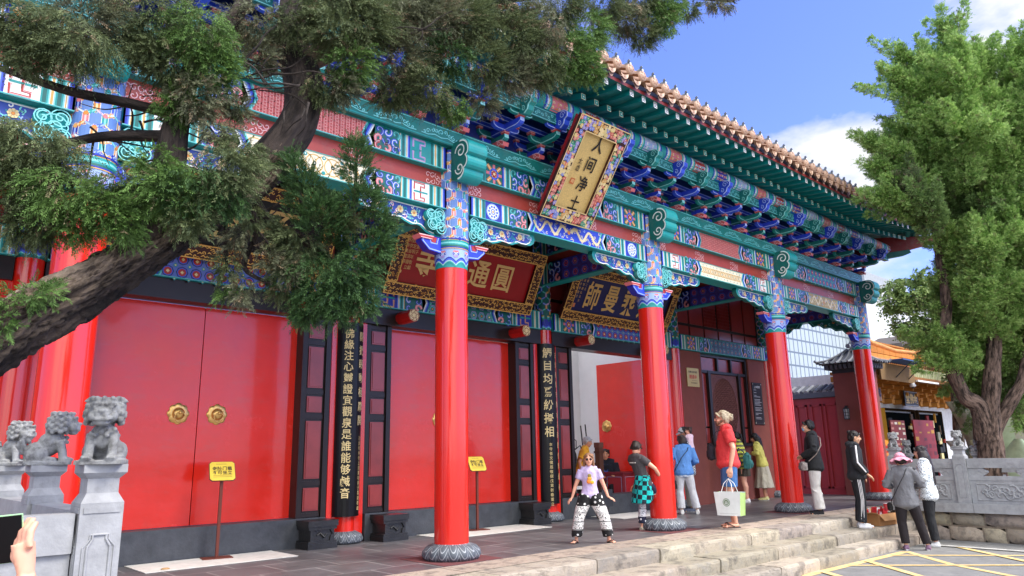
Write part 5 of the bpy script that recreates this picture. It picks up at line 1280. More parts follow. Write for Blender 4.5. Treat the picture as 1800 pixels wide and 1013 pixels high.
for k in range(80):
    gd = MB()
    x0, x1 = ((.2, 1.2), (2.7, 4.9), (5.5, 7.4))[k % 3]; x = rg2.uniform(x0, x1); z = rg2.uniform(.3, 2.1); w = rg2.uniform(.03, .12); h = rg2.uniform(.03, .16); gd.box(x-w, x+w, .765-rg2.random()*.02, .798, z-h, z+h, srgb(rg2.choice(['#7a1d18', '#a8321f', '#c08a30', '#3a3f3a', '#5c4630', '#8a8a7a', '#2a2c30', '#d8c890']))); gd.build('shelf_item', 'matte', shop)
def shopsign(x, z, w, h, bgc, text, tc_, lb, vert=False, fr=None, y=.52, size=None):
    mb = MB(); mb.box(-w/2, w/2, -.03, 0, -h/2, h/2, bgc); cv = Canvas(mb, lambda u, v, l: (u, -.03-l*.003, v))
    if fr: cv.rib([(-w/2+.02, -h/2+.02), (w/2-.02, -h/2+.02), (w/2-.02, h/2-.02), (-w/2+.02, h/2-.02)], .03, fr, 1, True)
    n = len(text); sz = size or min(h*.6, w/n*.75)
    for i, ch in enumerate(text): cv.glyph(ch, (-w/2+w*(i+.5)/n)*.86, 0, sz, tc_, 2, .03)
    return tag(mb.build('shop_sign', 'vc', None, (SHX+x, SHY+y, z)), lb, 'sign')
shopsign(4.05, 2.62, 1.1, .46, srgb('#22262a'), '堂佛金', srgb('#d9b765'), 'black shop sign with three gold characters under the stepped brackets', fr=srgb('#8f9599'))
shopsign(1.42, 2.72, .62, .50, srgb('#b98f78'), '處流', srgb('#3a3f78'), 'pinkish wooden sign with dark blue brush characters near the red column')
def board(x, y, z, w, h, bgc, seed, lb, cols_, name='display_board', nr=6, nc=3):
    mb = MB(); mb.box(-w/2, w/2, -.04, 0, 0, h, bgc); cv = Canvas(mb, lambda u, v, l: (u, -.04-l*.003, v)); r2 = random.Random(seed)
    for j in range(nr):
        for i in range(nc):
            if r2.random() < .85: cv.rect(-w/2+w*(i+.12)/nc, -w/2+w*(i+.12+.76*r2.uniform(.6, 1))/nc, h*(j+.2)/nr, h*(j+.2+r2.uniform(.2, .6))/nr, cols_[r2.randrange(len(cols_))], 1)
    return tag(mb.build(name, 'vc', None, (x, y, z)), lb, 'display board')
C5 = [srgb(c) for c in ('#b0a084', '#a33a34', '#b8a040', '#a9746c', '#c0bcb0')]
board(14.95, 1.2, .6, 1.05, 1.3, srgb('#6c2420'), 1, 'dark red board covered with small pale notices beside the shop door', C5, nr=9, nc=4)
board(17.3, 1.3, .4, 1.7, 1.55, srgb('#8a1a1a'), 2, 'large bright red display panel hanging in the shop window', [srgb('#a82222'), srgb('#b8860b'), srgb('#5a0f10'), srgb('#7a1414')], nr=7, nc=5)
board(18.1, 1.1, .2, 1.3, .45, srgb('#b02028'), 3, 'low red and white price board under the red display panel', [srgb('#f0f0ea'), srgb('#d01c24'), srgb('#f0f0ea')], nr=2, nc=3)
yb = MB(); yb.prism([(-.28, 0), (.28, 0), (.28, .75), (.16, .98), (-.1, 1.02), (-.28, .9)], (0, 0, 0), (1, 0, 0), (0, 0, 1), (0, .06, 0), srgb('#e8902a')); cv = Canvas(yb, lambda u, v, l: (u, -l*.003, v)); cv.rect(-.22, .12, .15, .85, srgb('#b03020'), 1)
for i in range(5):
    for j in range(3): cv.rect(-.19+j*.1, -.12+j*.1, .2+i*.125, .28+i*.125, srgb('#e8a050'), 2)
tag(yb.build('notice_board', 'vc', None, (13.75, 1.1, .35)), 'orange board with a rounded top and red panel beside the far red column', 'display board')
# security camera under the shop eave
sc_ = MB(); sc_.tube([(0, 0, .30), (0, 0, .08)], .012, 6, srgb('#d0d0d0')); sc_.lathe([(0, .12), (.05, .10), (.09, .0), (.06, -.03), (0, -.04)], n=14, col=srgb('#e6e6e6')); sc_.ball((0, 0, -.03), .045, srgb('#222222')); tag(sc_.build('security_camera', 'vc', None, (15.25, .72, 2.86)), 'white dome camera hanging under the shop eave', 'camera')

# pale stone lotus behind the tree
lo_ = thing('stone_lotus', 'huge pale green-grey carved lotus with overlapping petals behind the tree trunk', 'sculpture', (16.3, -1.2, 0)); LC = srgb('#a9ad98')
for ring_, (n_, rad, z0, h_, tilt) in enumerate(((9, 1.1, 0, 1.3, .55), (9, 1.0, .7, 1.7, .35), (7, .8, 1.5, 1.6, .2))):
    for i in range(n_):
        a = 2*PI*(i+.5*(ring_ % 2))/n_; mb = MB(); n = 8; vs = []
        for j in range(n+1):
            t = j/n; w = .55*math.sin(PI*(t*.85+.1))**.8*(1-t*.35)
            for k_ in range(7):
                s = -1+k_/3; rr_ = rad+tilt*h_*t*t*.7-.12*s*s; vs.append((rr_, s*w, z0+h_*t))
        fs = [(j*7+k_, j*7+k_+1, (j+1)*7+k_+1, (j+1)*7+k_) for j in range(n) for k_ in range(6)]
        off = len(vs); vs += [(x-.07, y, z) for x, y, z in vs]; fs += [tuple(off+q for q in f[::-1]) for f in fs]
        mb.add([(x*math.cos(a)-y*math.sin(a), x*math.sin(a)+y*math.cos(a), z) for x, y, z in vs], fs, tuple(c*(.85+.3*random.random()) for c in LC), True); mb.build('petal', 'step2' if 'step2' in M else 'matte', lo_)

# far buildings
def grid_mat(name, base, line, sx, sz, lw, rough=.4):
    m = bpy.data.materials.new(name); m.use_nodes = True; t = m.node_tree; n = t.nodes; l = t.links; b = n['Principled BSDF']; b.inputs['Roughness'].default_value = rough
    tcn = n.new('ShaderNodeTexCoord'); sp_ = n.new('ShaderNodeSeparateXYZ'); l.new(tcn.outputs['Object'], sp_.inputs[0]); cb = n.new('ShaderNodeCombineXYZ'); l.new(sp_.outputs[0], cb.inputs[0]); l.new(sp_.outputs[2], cb.inputs[1])
    br = n.new('ShaderNodeTexBrick'); br.offset = 0; l.new(cb.outputs[0], br.inputs['Vector']); br.inputs['Scale'].default_value = 1; br.inputs['Brick Width'].default_value = sx; br.inputs['Row Height'].default_value = sz; br.inputs['Mortar Size'].default_value = lw
    br.inputs['Color1'].default_value = (*base, 1); br.inputs['Color2'].default_value = (*[c*.93 for c in base], 1); br.inputs['Mortar'].default_value = (*line, 1); l.new(br.outputs['Color'], b.inputs['Base Color']); return m
M['grid'] = grid_mat('glazed_grid', (.40, .46, .48), (.12, .15, .18), .42, .62, .045)
M['panelwall'] = grid_mat('white_wall_panels', (.62, .63, .62), (.40, .42, .42), 2.6, 1.5, .015, .7)
b1 = thing('glazed_building', 'white building face of small glass squares seen between the columns', 'building', (26, 9, 0)); q_ = MB(); q_.box(-16, 5.6, 0, 6, 0, 8.4); q_.build('wall', 'grid', b1); q_ = MB(); q_.box(-16, 5.8, -.15, 6, 8.4, 8.7, srgb('#c8cdd0')); q_.build('parapet', 'matte', b1)
b2 = thing('white_building', 'large blank white panelled building beyond the orange roof', 'building', (31, 8, 0)); q_ = MB(); q_.box(.7, 40, 0, 12, 0, 9.2); q_.build('wall', 'panelwall', b2); q_ = MB(); q_.box(.6, 40, -.2, 12, 9.2, 9.7, srgb('#d8dadb')); q_.box(.9, 7, .0, 3, 9.7, 10.4, srgb('#9aa0a4')); q_.build('parapet', 'matte', b2)
tarp = MB(); tarp.prism([(0, 0), (1.6, .5), (3.4, .25), (3.4, .1), (1.6, .3), (0, -.15)], (24.4, 4.0, 5.35), (1, 0, 0), (0, 0, 1), (0, 1.5, 0), srgb('#5a534e')); tag(tarp.build('roof_canopy', 'matte'), 'crumpled dark tarpaulin shelter behind the yellow ridge wall', 'canopy')

# ------------------------------------------------------------------ trees
def at(px, py, dep):      # a point of the place, measured once from the photograph at a chosen distance
    return CAMP + (_w + _r*((px-900)/1272.28) - _u*((py-506.5)/1272.28))*dep
def leaf_mat(name, rough=.6, trans=.25):
    m = bpy.data.materials.new(name); m.use_nodes = True; t = m.node_tree; n = t.nodes; l = t.links; b = n['Principled BSDF']; b.inputs['Roughness'].default_value = rough; b.inputs['Specular IOR Level'].default_value = .25
    va = n.new('ShaderNodeVertexColor'); va.layer_name = 'Col'; l.new(va.outputs['Color'], b.inputs['Base Color'])
    tr = n.new('ShaderNodeBsdfTranslucent'); l.new(va.outputs['Color'], tr.inputs['Color']); mxs = n.new('ShaderNodeMixShader'); mxs.inputs[0].default_value = trans
    l.new(b.outputs[0], mxs.inputs[1]); l.new(tr.outputs[0], mxs.inputs[2]); l.new(mxs.outputs[0], n['Material Output'].inputs['Surface']); return m
M['needle'] = leaf_mat('cypress_foliage', .6, .18); M['leafg'] = leaf_mat('juniper_foliage', .6, .3); M['broad'] = leaf_mat('broad_leaves', .35, .3)
def bark_mat():
    m = bpy.data.materials.new('shaggy_bark'); m.use_nodes = True; t = m.node_tree; n = t.nodes; l = t.links; b = n['Principled BSDF']; b.inputs['Roughness'].default_value = .95
    va = n.new('ShaderNodeVertexColor'); va.layer_name = 'Col'; tcn = n.new('ShaderNodeTexCoord'); uvn = n.new('ShaderNodeAttribute'); uvn.attribute_name = 'along'
    mp_ = n.new('ShaderNodeMapping'); mp_.inputs['Scale'].default_value = (1, 1, .30); l.new(uvn.outputs['Vector'], mp_.inputs['Vector'])
    no_ = n.new('ShaderNodeTexNoise'); no_.inputs['Scale'].default_value = 15; no_.inputs['Detail'].default_value = 12; no_.inputs['Roughness'].default_value = .7; l.new(mp_.outputs[0], no_.inputs['Vector'])
    vo = n.new('ShaderNodeTexVoronoi'); vo.inputs['Scale'].default_value = 17; vo.feature = 'DISTANCE_TO_EDGE'; l.new(mp_.outputs[0], vo.inputs['Vector'])
    cr = n.new('ShaderNodeValToRGB'); e = cr.color_ramp.elements; e[0].position = .40; e[0].color = (.18, .15, .13, 1); e[1].position = .60; e[1].color = (1.9, 1.8, 1.7, 1); l.new(no_.outputs['Fac'], cr.inputs[0])
    mm = n.new('ShaderNodeMix'); mm.data_type = 'RGBA'; mm.blend_type = 'MULTIPLY'; mm.inputs[0].default_value = 1; l.new(va.outputs[0], mm.inputs[6]); l.new(cr.outputs[0], mm.inputs[7]); l.new(mm.outputs[2], b.inputs['Base Color'])
    mt = n.new('ShaderNodeMath'); mt.operation = 'ADD'; l.new(no_.outputs['Fac'], mt.inputs[0]); l.new(vo.outputs['Distance'], mt.inputs[1])
    bp = n.new('ShaderNodeBump'); bp.inputs['Strength'].default_value = 1; bp.inputs['Distance'].default_value = .03; l.new(mt.outputs[0], bp.inputs['Height']); l.new(bp.outputs[0], b.inputs['Normal']); return m
M['bark'] = bark_mat()
def limb_mesh(limbs, name):
    """limbs: list of (points, radii, colour fn or colour); lumpy tapered limbs with a lengthwise coordinate"""
    V = []; F = []; Cc_ = []; A = []; base = 0
    for pts, rad, col, nseg in limbs:
        P_ = np.array([tuple(p) for p in pts], float); m = len(P_)
        fine = nseg > 60; tt = np.linspace(0, m-1, (m-1)*(34 if fine else 6)+1); Q = np.zeros((len(tt), 3)); RR = np.interp(tt, range(m), rad)
        for k, t in enumerate(tt):      # catmull-rom
            i = min(int(t), m-2); f = t-i; p0, p1, p2, p3 = P_[max(i-1, 0)], P_[i], P_[i+1], P_[min(i+2, m-1)]
            Q[k] = .5*((2*p1)+(-p0+p2)*f+(2*p0-5*p1+4*p2-p3)*f*f+(-p0+3*p1-3*p2+p3)*f**3)
        T = np.gradient(Q, axis=0); T /= np.linalg.norm(T, axis=1)[:, None]+1e-9; up = np.array([.1, .2, 1.]); ln = np.concatenate([[0], np.cumsum(np.linalg.norm(np.diff(Q, axis=0), axis=1))])
        ph = rng.random(6)*6
        for k in range(len(Q)):
            a = np.cross(T[k], up); a /= np.linalg.norm(a)+1e-9; b_ = np.cross(a, T[k]); up = b_
            for i in range(nseg):
                g = 2*PI*i/nseg; lump = 1+.07*math.sin(3*g+ph[0]+ln[k]*3)+.05*math.sin(7*g+ph[1]-ln[k]*5)+.05*math.sin(13*g+ln[k]*2)+.06*math.sin(ln[k]*9+g*2+ph[2]); r_ = RR[k]*lump
                if fine:
                    q_ = Vector((math.cos(g)*3.2+ln[k]*.6, math.sin(g)*3.2, ln[k]*3.6)); nz_ = mnoise.noise(q_*2.6); n3 = mnoise.noise(q_*6.5); fs_ = abs(nz_)*1.0; r_ += -.020*max(0, 1-fs_*7)+.012*n3-.008*max(0, 1-abs(n3)*5)
                V.append(Q[k]+a*math.cos(g)*r_+b_*math.sin(g)*r_); A.append((math.cos(g)*RR[k]*1.2, math.sin(g)*RR[k]*1.2, ln[k])); Cc_.append(col(g, k/len(Q)) if callable(col) else col)
        for k in range(len(Q)-1):
            for i in range(nseg): F.append((base+k*nseg+i, base+k*nseg+(i+1) % nseg, base+(k+1)*nseg+(i+1) % nseg, base+(k+1)*nseg+i))
        base += len(Q)*nseg
    me = bpy.data.meshes.new(name); me.from_pydata([tuple(v) for v in V], [], F)
    at_ = me.attributes.new('along', 'FLOAT_VECTOR', 'POINT'); at_.data.foreach_set('vector', np.array(A, dtype=np.float32).ravel())
    ca = me.color_attributes.new('Col', 'FLOAT_COLOR', 'POINT'); ca.data.foreach_set('color', np.c_[np.array(Cc_), np.ones(len(Cc_))].astype(np.float32).ravel())
    me.polygons.foreach_set('use_smooth', np.ones(len(F), bool)); me.materials.append(M['bark']); me.update(); return me
def unit(a): return a/(np.linalg.norm(a, axis=-1, keepdims=True)+1e-9)
def sprays(base, dirs, length, K, blade, width, cols, curl=.25, spread=.75):
    """feathery twigs: S twigs of K small blades each -> verts, faces, colours (two triangles per blade pair)"""
    S = len(base); side = unit(np.cross(dirs, rng.normal(size=(S, 3)))); nrm = unit(np.cross(dirs, side)); bend = rng.normal(size=(S, 3))*curl+np.array([0, 0, -.10])
    t = np.linspace(.08, 1, K)[None, :, None]; L_ = length[:, None, None]
    pos = base[:, None, :]+dirs[:, None, :]*L_*t+bend[:, None, :]*L_*t*t*.5
    d = unit(dirs[:, None, :]+bend[:, None, :]*t)
    sg = np.where(np.arange(K) % 2 == 0, 1., -1.)[None, :, None]
    ang = spread*(1.05-.5*t)
    bd_ = unit(d*np.cos(ang)+(side[:, None, :]*sg)*np.sin(ang)+nrm[:, None, :]*rng.normal(size=(S, K, 1))*.28)
    bl = blade*(1.15-.65*t)*(.75+.5*rng.random((S, K, 1))); tip = pos+bd_*bl
    wv = unit(np.cross(bd_, nrm[:, None, :]+rng.normal(size=(S, K, 3))*.5))*width*.5
    mid = pos+bd_*bl*.45
    v = np.stack([pos, mid+wv, tip, mid-wv], axis=2).reshape(-1, 3)
    n = S*K; f = (np.arange(n)[:, None]*4+np.arange(4)[None, :])
    c = np.repeat(cols[:, None, :], K, axis=1)*(.85+.3*rng.random((S, K, 1)))*(1+.25*(t-.5)); c = np.repeat(c.reshape(-1, 3), 4, axis=0)
    return v, f, c
def crown(specs, name, mat, parent, K, blade, width, slen, density, pal, jit=.28):
    """specs: (base, tip, radius, palette index) clumps"""
    VV = []; FF = []; CC = []; off = 0
    for b_, tp_, r_, pi_ in specs:
        b_ = np.array(tuple(b_)); tp_ = np.array(tuple(tp_)); ax = tp_-b_; Ln = np.linalg.norm(ax); axn = ax/(Ln+1e-9)
        area = 2*PI*r_*(Ln*.75+r_); S = max(12, int(area*density)); t = rng.random(S)**.85
        prof = np.where(t < .25, (.55+1.8*t), 1.0)*(1-np.clip((t-.25)/.75, 0, 1))**.62+.04
        rd = unit(np.cross(axn, rng.normal(size=(S, 3)))); lump = 1+.22*np.sin(rd[:, 0]*5+t*9+b_[0]*7)+.18*np.sin(rd[:, 2]*7-t*13)
        rr_ = r_*prof*(.35+.65*rng.random(S)**.4)*lump
        base = b_+axn*(t*Ln)[:, None]+rd*rr_[:, None]*.72
        dr_ = unit(axn*(.55+.4*t)[:, None]+rd*.75+rng.normal(size=(S, 3))*jit)
        ln = slen*(.6+.8*rng.random(S))*np.clip(r_/(slen*1.6), .5, 1.2)
        p = pal[pi_]; k_ = rng.random(S); cA = np.array(p[0]); cB = np.array(p[1]); cC = np.array(p[2]) 
        cl = cA*(1-k_)[:, None]+cB*k_[:, None]; dead = rng.random(S) < p[3]; cl[dead] = cC
        v, f, c = sprays(base, dr_, ln, K, blade, width, cl); VV.append(v); FF.append(f+off); CC.append(c); off += len(v)
    V = np.concatenate(VV); F = np.concatenate(FF); C_ = np.concatenate(CC)
    me = bpy.data.meshes.new(name); me.vertices.add(len(V)); me.vertices.foreach_set('co', V.astype(np.float32).ravel())
    me.loops.add(F.size); me.loops.foreach_set('vertex_index', F.astype(np.int32).ravel()); me.polygons.add(len(F)); me.polygons.foreach_set('loop_start', (np.arange(len(F))*4).astype(np.int32)); me.polygons.foreach_set('loop_total', np.full(len(F), 4, np.int32))
    ca = me.color_attributes.new('Col', 'FLOAT_COLOR', 'POINT'); ca.data.foreach_set('color', np.c_[np.clip(C_, 0, 1), np.ones(len(C_))].astype(np.float32).ravel())
    me.materials.append(M[mat]); me.update(calc_edges=True)
    o = bpy.data.objects.new(name, me); COL.objects.link(o); o.parent = parent; return o

# the leaning cypress in front, left
root = at(-760, 1400, 2.9); root.z = G0
cyp = thing('leaning_cypress', 'old leaning cypress, thick grey trunk and dark feathery boughs, overhanging from the left', 'tree', tuple(root))
IV = Matrix.Translation(-root)
def tl(pts): return [IV @ p for p in pts]
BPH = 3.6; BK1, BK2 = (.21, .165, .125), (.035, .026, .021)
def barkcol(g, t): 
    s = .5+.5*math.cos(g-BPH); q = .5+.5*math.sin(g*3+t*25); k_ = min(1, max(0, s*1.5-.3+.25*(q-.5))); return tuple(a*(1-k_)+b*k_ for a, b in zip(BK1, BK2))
DKB = (.045, .035, .03); MB_ = (.12, .085, .065)
trunk = tl([root, at(-560, 1020, 2.65), at(-250, 770, 2.65), at(0, 588, 2.9), at(150, 508, 3.1), at(280, 428, 3.3), at(372, 372, 3.5), at(440, 330, 3.7), at(500, 262, 3.85)])
limbs = [(trunk, [.20, .165, .138, .122, .108, .094, .08, .08, .086], barkcol, 110),
    (tl([at(470, 285, 3.8), at(520, 225, 3.9), at(535, 150, 4.0), at(515, 70, 4.1), at(530, -30, 4.2), at(600, -120, 4.3)]), [.09, .105, .10, .085, .08, .07], DKB, 18),
    (tl([at(250, 440, 3.25), at(290, 330, 3.4), at(310, 220, 3.5), at(340, 120, 3.6), at(420, 20, 3.8), at(450, -80, 3.9)]), [.09, .075, .06, .05, .04, .03], DKB, 14),
    (tl([at(300, 200, 3.5), at(220, 180, 3.4), at(120, 160, 3.3), at(0, 120, 3.2)]), [.03, .024, .02, .014], DKB, 8),
    (tl([at(290, 240, 3.45), at(180, 240, 3.4), at(60, 260, 3.3), at(-60, 250, 3.2)]), [.03, .022, .018, .01], DKB, 8),
    (tl([at(530, 110, 4.05), at(640, 70, 4.3), at(760, 30, 4.6), at(880, 40, 4.8), at(980, 70, 5.0)]), [.07, .055, .045, .035, .02], MB_, 12),
    (tl([at(540, -10, 4.2), at(700, 10, 4.5), at(900, -10, 5.0), at(1100, -15, 5.4), at(1290, 2, 5.8)]), [.07, .06, .05, .035, .012], DKB, 12),
    (tl([at(420, 330, 3.7), at(450, 400, 3.7), at(430, 470, 3.65), at(480, 500, 3.6)]), [.035, .022, .014, .007], DKB, 8),
    (tl([at(440, 340, 3.7), at(480, 395, 3.75), at(530, 420, 3.75), at(590, 470, 3.75), at(610, 560, 3.7)]), [.035, .026, .02, .014, .006], DKB, 8),
    (tl([at(530, 420, 3.75), at(530, 360, 3.75), at(518, 290, 3.75)]), [.014, .01, .004], DKB, 6), (tl([at(590, 470, 3.75), at(620, 370, 3.75), at(628, 260, 3.75)]), [.016, .012, .004], DKB, 6),
    (tl([at(400, 350, 3.6), at(395, 420, 3.55), at(400, 480, 3.55)]), [.016, .010, .005], DKB, 6)]
for i in range(70):      # bare twigs
    a = random.choice([(310, 200), (300, 290), (340, 130), (420, 110), (460, 120), (430, 400), (520, 170), (250, 210), (640, 70), (180, 250), (700, 60)]); px, py = a[0]+random.uniform(-30, 30), a[1]+random.uniform(-30, 30); g = random.uniform(0, 6.28); ln = random.uniform(50, 150); dp = 3.55+random.uniform(-.1, .25)+(.5 if a[0] > 600 else 0)
    pts = [at(px, py, dp)]
    for k in range(3): g += random.uniform(-.6, .6); px += ln/3*math.cos(g); py += ln/3*math.sin(g)*.7+4; pts.append(at(px, py, dp+random.uniform(-.04, .04)))
    limbs.append((tl(pts), [.007, .005, .0035, .002], (.05, .04, .035), 5))
tm = limb_mesh(limbs, 'trunk'); to = bpy.data.objects.new('trunk', tm); COL.objects.link(to); to.parent = cyp
# palettes: two leaf tones, dead tone, share of dead twigs
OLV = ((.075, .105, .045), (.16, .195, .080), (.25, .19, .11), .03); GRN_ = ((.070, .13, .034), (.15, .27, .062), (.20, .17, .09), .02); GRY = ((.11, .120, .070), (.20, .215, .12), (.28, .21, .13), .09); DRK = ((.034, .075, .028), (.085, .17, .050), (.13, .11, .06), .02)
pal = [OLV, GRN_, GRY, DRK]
SP = []
def cl(x, y, r_, dep, p, dx=0, dy=None, el=1.0):     # clump, hanging outwards from (x,y)
    dx_, dy_ = (dx, dy) if dy is not None else (random.uniform(-.3, .5), random.uniform(.1, .6))
    R_ = r_/1272.28*dep; b0 = at(x-dx_*r_*.7, y-dy_*r_*.7, dep); b1 = at(x+dx_*r_*1.0*el, y+dy_*r_*1.0*el, dep-.05); SP.append((IV @ b0, IV @ b1, R_, p))
for x, y, r_, dep, p in [(40, 30, 100, 3.2, 0), (130, 60, 90, 3.2, 0), (50, 90, 52, 3.15, 0), (150, 20, 80, 3.3, 2), (270, 30, 95, 3.5, 0), (350, 50, 80, 3.5, 1), (300, 110, 70, 3.5, 0), (262, 80, 52, 3.4, 0), (370, 110, 55, 3.5, 1), (345, 165, 55, 3.45, 2), (310, 180, 45, 3.45, 1),
    (60, 245, 85, 3.1, 0), (20, 330, 90, 3.1, 0), (110, 330, 85, 3.1, 1), (60, 390, 60, 3.1, 0), (180, 360, 60, 3.1, 1), (120, 290, 50, 3.15, 0), (0, 270, 70, 3.1, 0), (130, 395, 40, 3.1, 1), (215, 330, 60, 3.2, 0), (290, 330, 75, 3.2, 1), (270, 280, 50, 3.25, 1), (345, 320, 75, 3.25, 3), (400, 290, 70, 3.3, 0), (430, 260, 50, 3.4, 0), (330, 380, 45, 3.2, 0), (400, 345, 45, 3.3, 3), (220, 395, 35, 3.1, 1), (378, 225, 28, 3.4, 2),
    (450, 40, 70, 3.9, 2), (520, 30, 60, 3.9, 0), (590, 50, 70, 3.9, 0), (640, 30, 70, 4.0, 0), (620, 110, 50, 3.9, 1), (570, 150, 42, 3.9, 0), (600, 150, 40, 3.9, 2), (455, 100, 34, 3.8, 2), (420, 190, 25, 3.6, 2), (410, 180, 20, 3.6, 0),
    (700, 30, 65, 4.2, 2), (760, 30, 70, 4.3, 2), (700, 110, 70, 4.2, 2), (755, 150, 60, 4.2, 0), (690, 165, 42, 4.2, 0), (790, 100, 55, 4.3, 3), (820, 40, 60, 4.4, 0), (850, 110, 55, 4.4, 0), (800, 185, 34, 4.3, 1), (850, 175, 34, 4.4, 2), (900, 60, 60, 4.5, 0), (960, 40, 60, 4.6, 2), (900, 130, 50, 4.5, 2), (950, 110, 55, 4.6, 0), (1000, 90, 60, 4.7, 1), (1030, 50, 50, 4.8, 1), (1035, 120, 35, 4.7, 1), (980, 0, 60, 4.8, 0), (1060, 5, 50, 5.0, 0), (880, 0, 70, 4.6, 0), (720, -20, 80, 4.3, 0), (600, -20, 70, 4.0, 0),
    (1100, 30, 50, 5.2, 2), (1130, 60, 36, 5.2, 0), (1160, 20, 42, 5.3, 1), (1180, 0, 36, 5.4, 1), (1210, 15, 22, 5.5, 0), (1255, 0, 20, 5.6, 2), (1280, 4, 18, 5.7, 2), (1120, -10, 50, 5.3, 0), (1175, 45, 22, 5.2, 1),
    (20, 525, 26, 2.9, 1), (60, 515, 24, 2.9, 1), (8, 560, 20, 2.85, 1), (85, 505, 16, 2.9, 1)]: cl(x, y, r_*.86, dep, p)
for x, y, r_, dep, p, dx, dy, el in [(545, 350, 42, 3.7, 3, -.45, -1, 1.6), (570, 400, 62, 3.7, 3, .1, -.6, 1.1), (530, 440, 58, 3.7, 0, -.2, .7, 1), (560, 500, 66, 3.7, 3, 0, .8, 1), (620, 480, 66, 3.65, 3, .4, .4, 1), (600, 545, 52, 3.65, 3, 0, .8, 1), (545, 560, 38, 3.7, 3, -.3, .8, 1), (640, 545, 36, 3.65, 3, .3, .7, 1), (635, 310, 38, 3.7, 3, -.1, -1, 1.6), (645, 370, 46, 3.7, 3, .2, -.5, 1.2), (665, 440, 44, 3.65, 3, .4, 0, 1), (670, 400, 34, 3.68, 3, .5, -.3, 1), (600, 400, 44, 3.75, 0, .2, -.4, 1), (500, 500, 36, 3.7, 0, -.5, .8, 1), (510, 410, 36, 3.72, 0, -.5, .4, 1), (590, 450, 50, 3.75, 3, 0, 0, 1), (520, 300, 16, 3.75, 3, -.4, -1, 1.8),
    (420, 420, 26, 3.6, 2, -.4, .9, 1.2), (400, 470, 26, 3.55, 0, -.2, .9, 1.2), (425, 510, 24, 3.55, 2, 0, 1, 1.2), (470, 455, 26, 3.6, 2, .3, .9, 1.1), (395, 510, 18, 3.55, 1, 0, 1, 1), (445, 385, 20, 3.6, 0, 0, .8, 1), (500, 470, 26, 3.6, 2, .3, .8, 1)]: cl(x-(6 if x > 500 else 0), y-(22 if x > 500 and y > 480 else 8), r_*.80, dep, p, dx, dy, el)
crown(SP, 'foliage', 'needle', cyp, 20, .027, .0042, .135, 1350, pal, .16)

# the juniper on the right
jr = Vector((9.6, -2.45, -.02)); jun = thing('bushy_juniper', 'bright green juniper with flame-shaped tufts and a forked brown trunk behind the right balustrade', 'tree', tuple(jr))
IV2 = Matrix.Translation(-jr)
def JP(x, y, dx=0): # point on the plane through the trunk, facing the viewer
    d = _w+_r*((x-900)/1272.28)-_u*((y-506.5)/1272.28); dep = 15.6+dx; return IV2 @ (CAMP+d*dep)
base_d = (jr-CAMP).dot(_w)
def JP(x, y, dx=0): d = _w+_r*((x-900)/1272.28)-_u*((y-506.5)/1272.28); return IV2 @ (CAMP+d*(base_d+dx))
JB = (.12, .085, .068)
jl = [([JP(1745, 880), JP(1740, 800), JP(1738, 740), JP(1742, 700), JP(1745, 640), JP(1750, 560), JP(1760, 420)], [.36, .235, .20, .16, .14, .11, .07], JB, 20),
      ([JP(1735, 770), JP(1720, 715), JP(1695, 695), JP(1675, 650), JP(1662, 600), JP(1662, 520), JP(1655, 460), JP(1648, 400), JP(1640, 360), JP(1650, 310)], [.22, .16, .14, .12, .11, .10, .10, .09, .08, .05], JB, 14),
      ([JP(1740, 775), JP(1775, 710), JP(1795, 670), JP(1805, 610), JP(1810, 500)], [.13, .12, .10, .08, .05], JB, 12),
      ([JP(1645, 385), JP(1660, 350), JP(1690, 320)], [.07, .05, .03], JB, 8), ([JP(1750, 560), JP(1720, 430), JP(1700, 300), JP(1690, 200)], [.15, .12, .09, .05], JB, 10), ([JP(1760, 420), JP(1770, 300), JP(1780, 180)], [.12, .09, .05], JB, 10)]
tm = limb_mesh(jl, 'trunk'); to = bpy.data.objects.new('trunk', tm); COL.objects.link(to); to.parent = jun
JA = ((.13, .27, .05), (.46, .64, .20), (.20, .22, .09), .05); JBp = ((.10, .18, .05), (.27, .40, .13), (.14, .12, .07), .08); JC = ((.09, .15, .06), (.20, .26, .11), (.16, .12, .08), .2)  # first palette's dark tone lowered to suggest shadow inside the crown
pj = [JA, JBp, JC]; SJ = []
def fl(x0, y0, x1, y1, r_, p=0, dx=0): SJ.append((JP(x0, y0, dx), JP(x1, y1, dx-.2), r_*.80*base_d/1272.28, p))
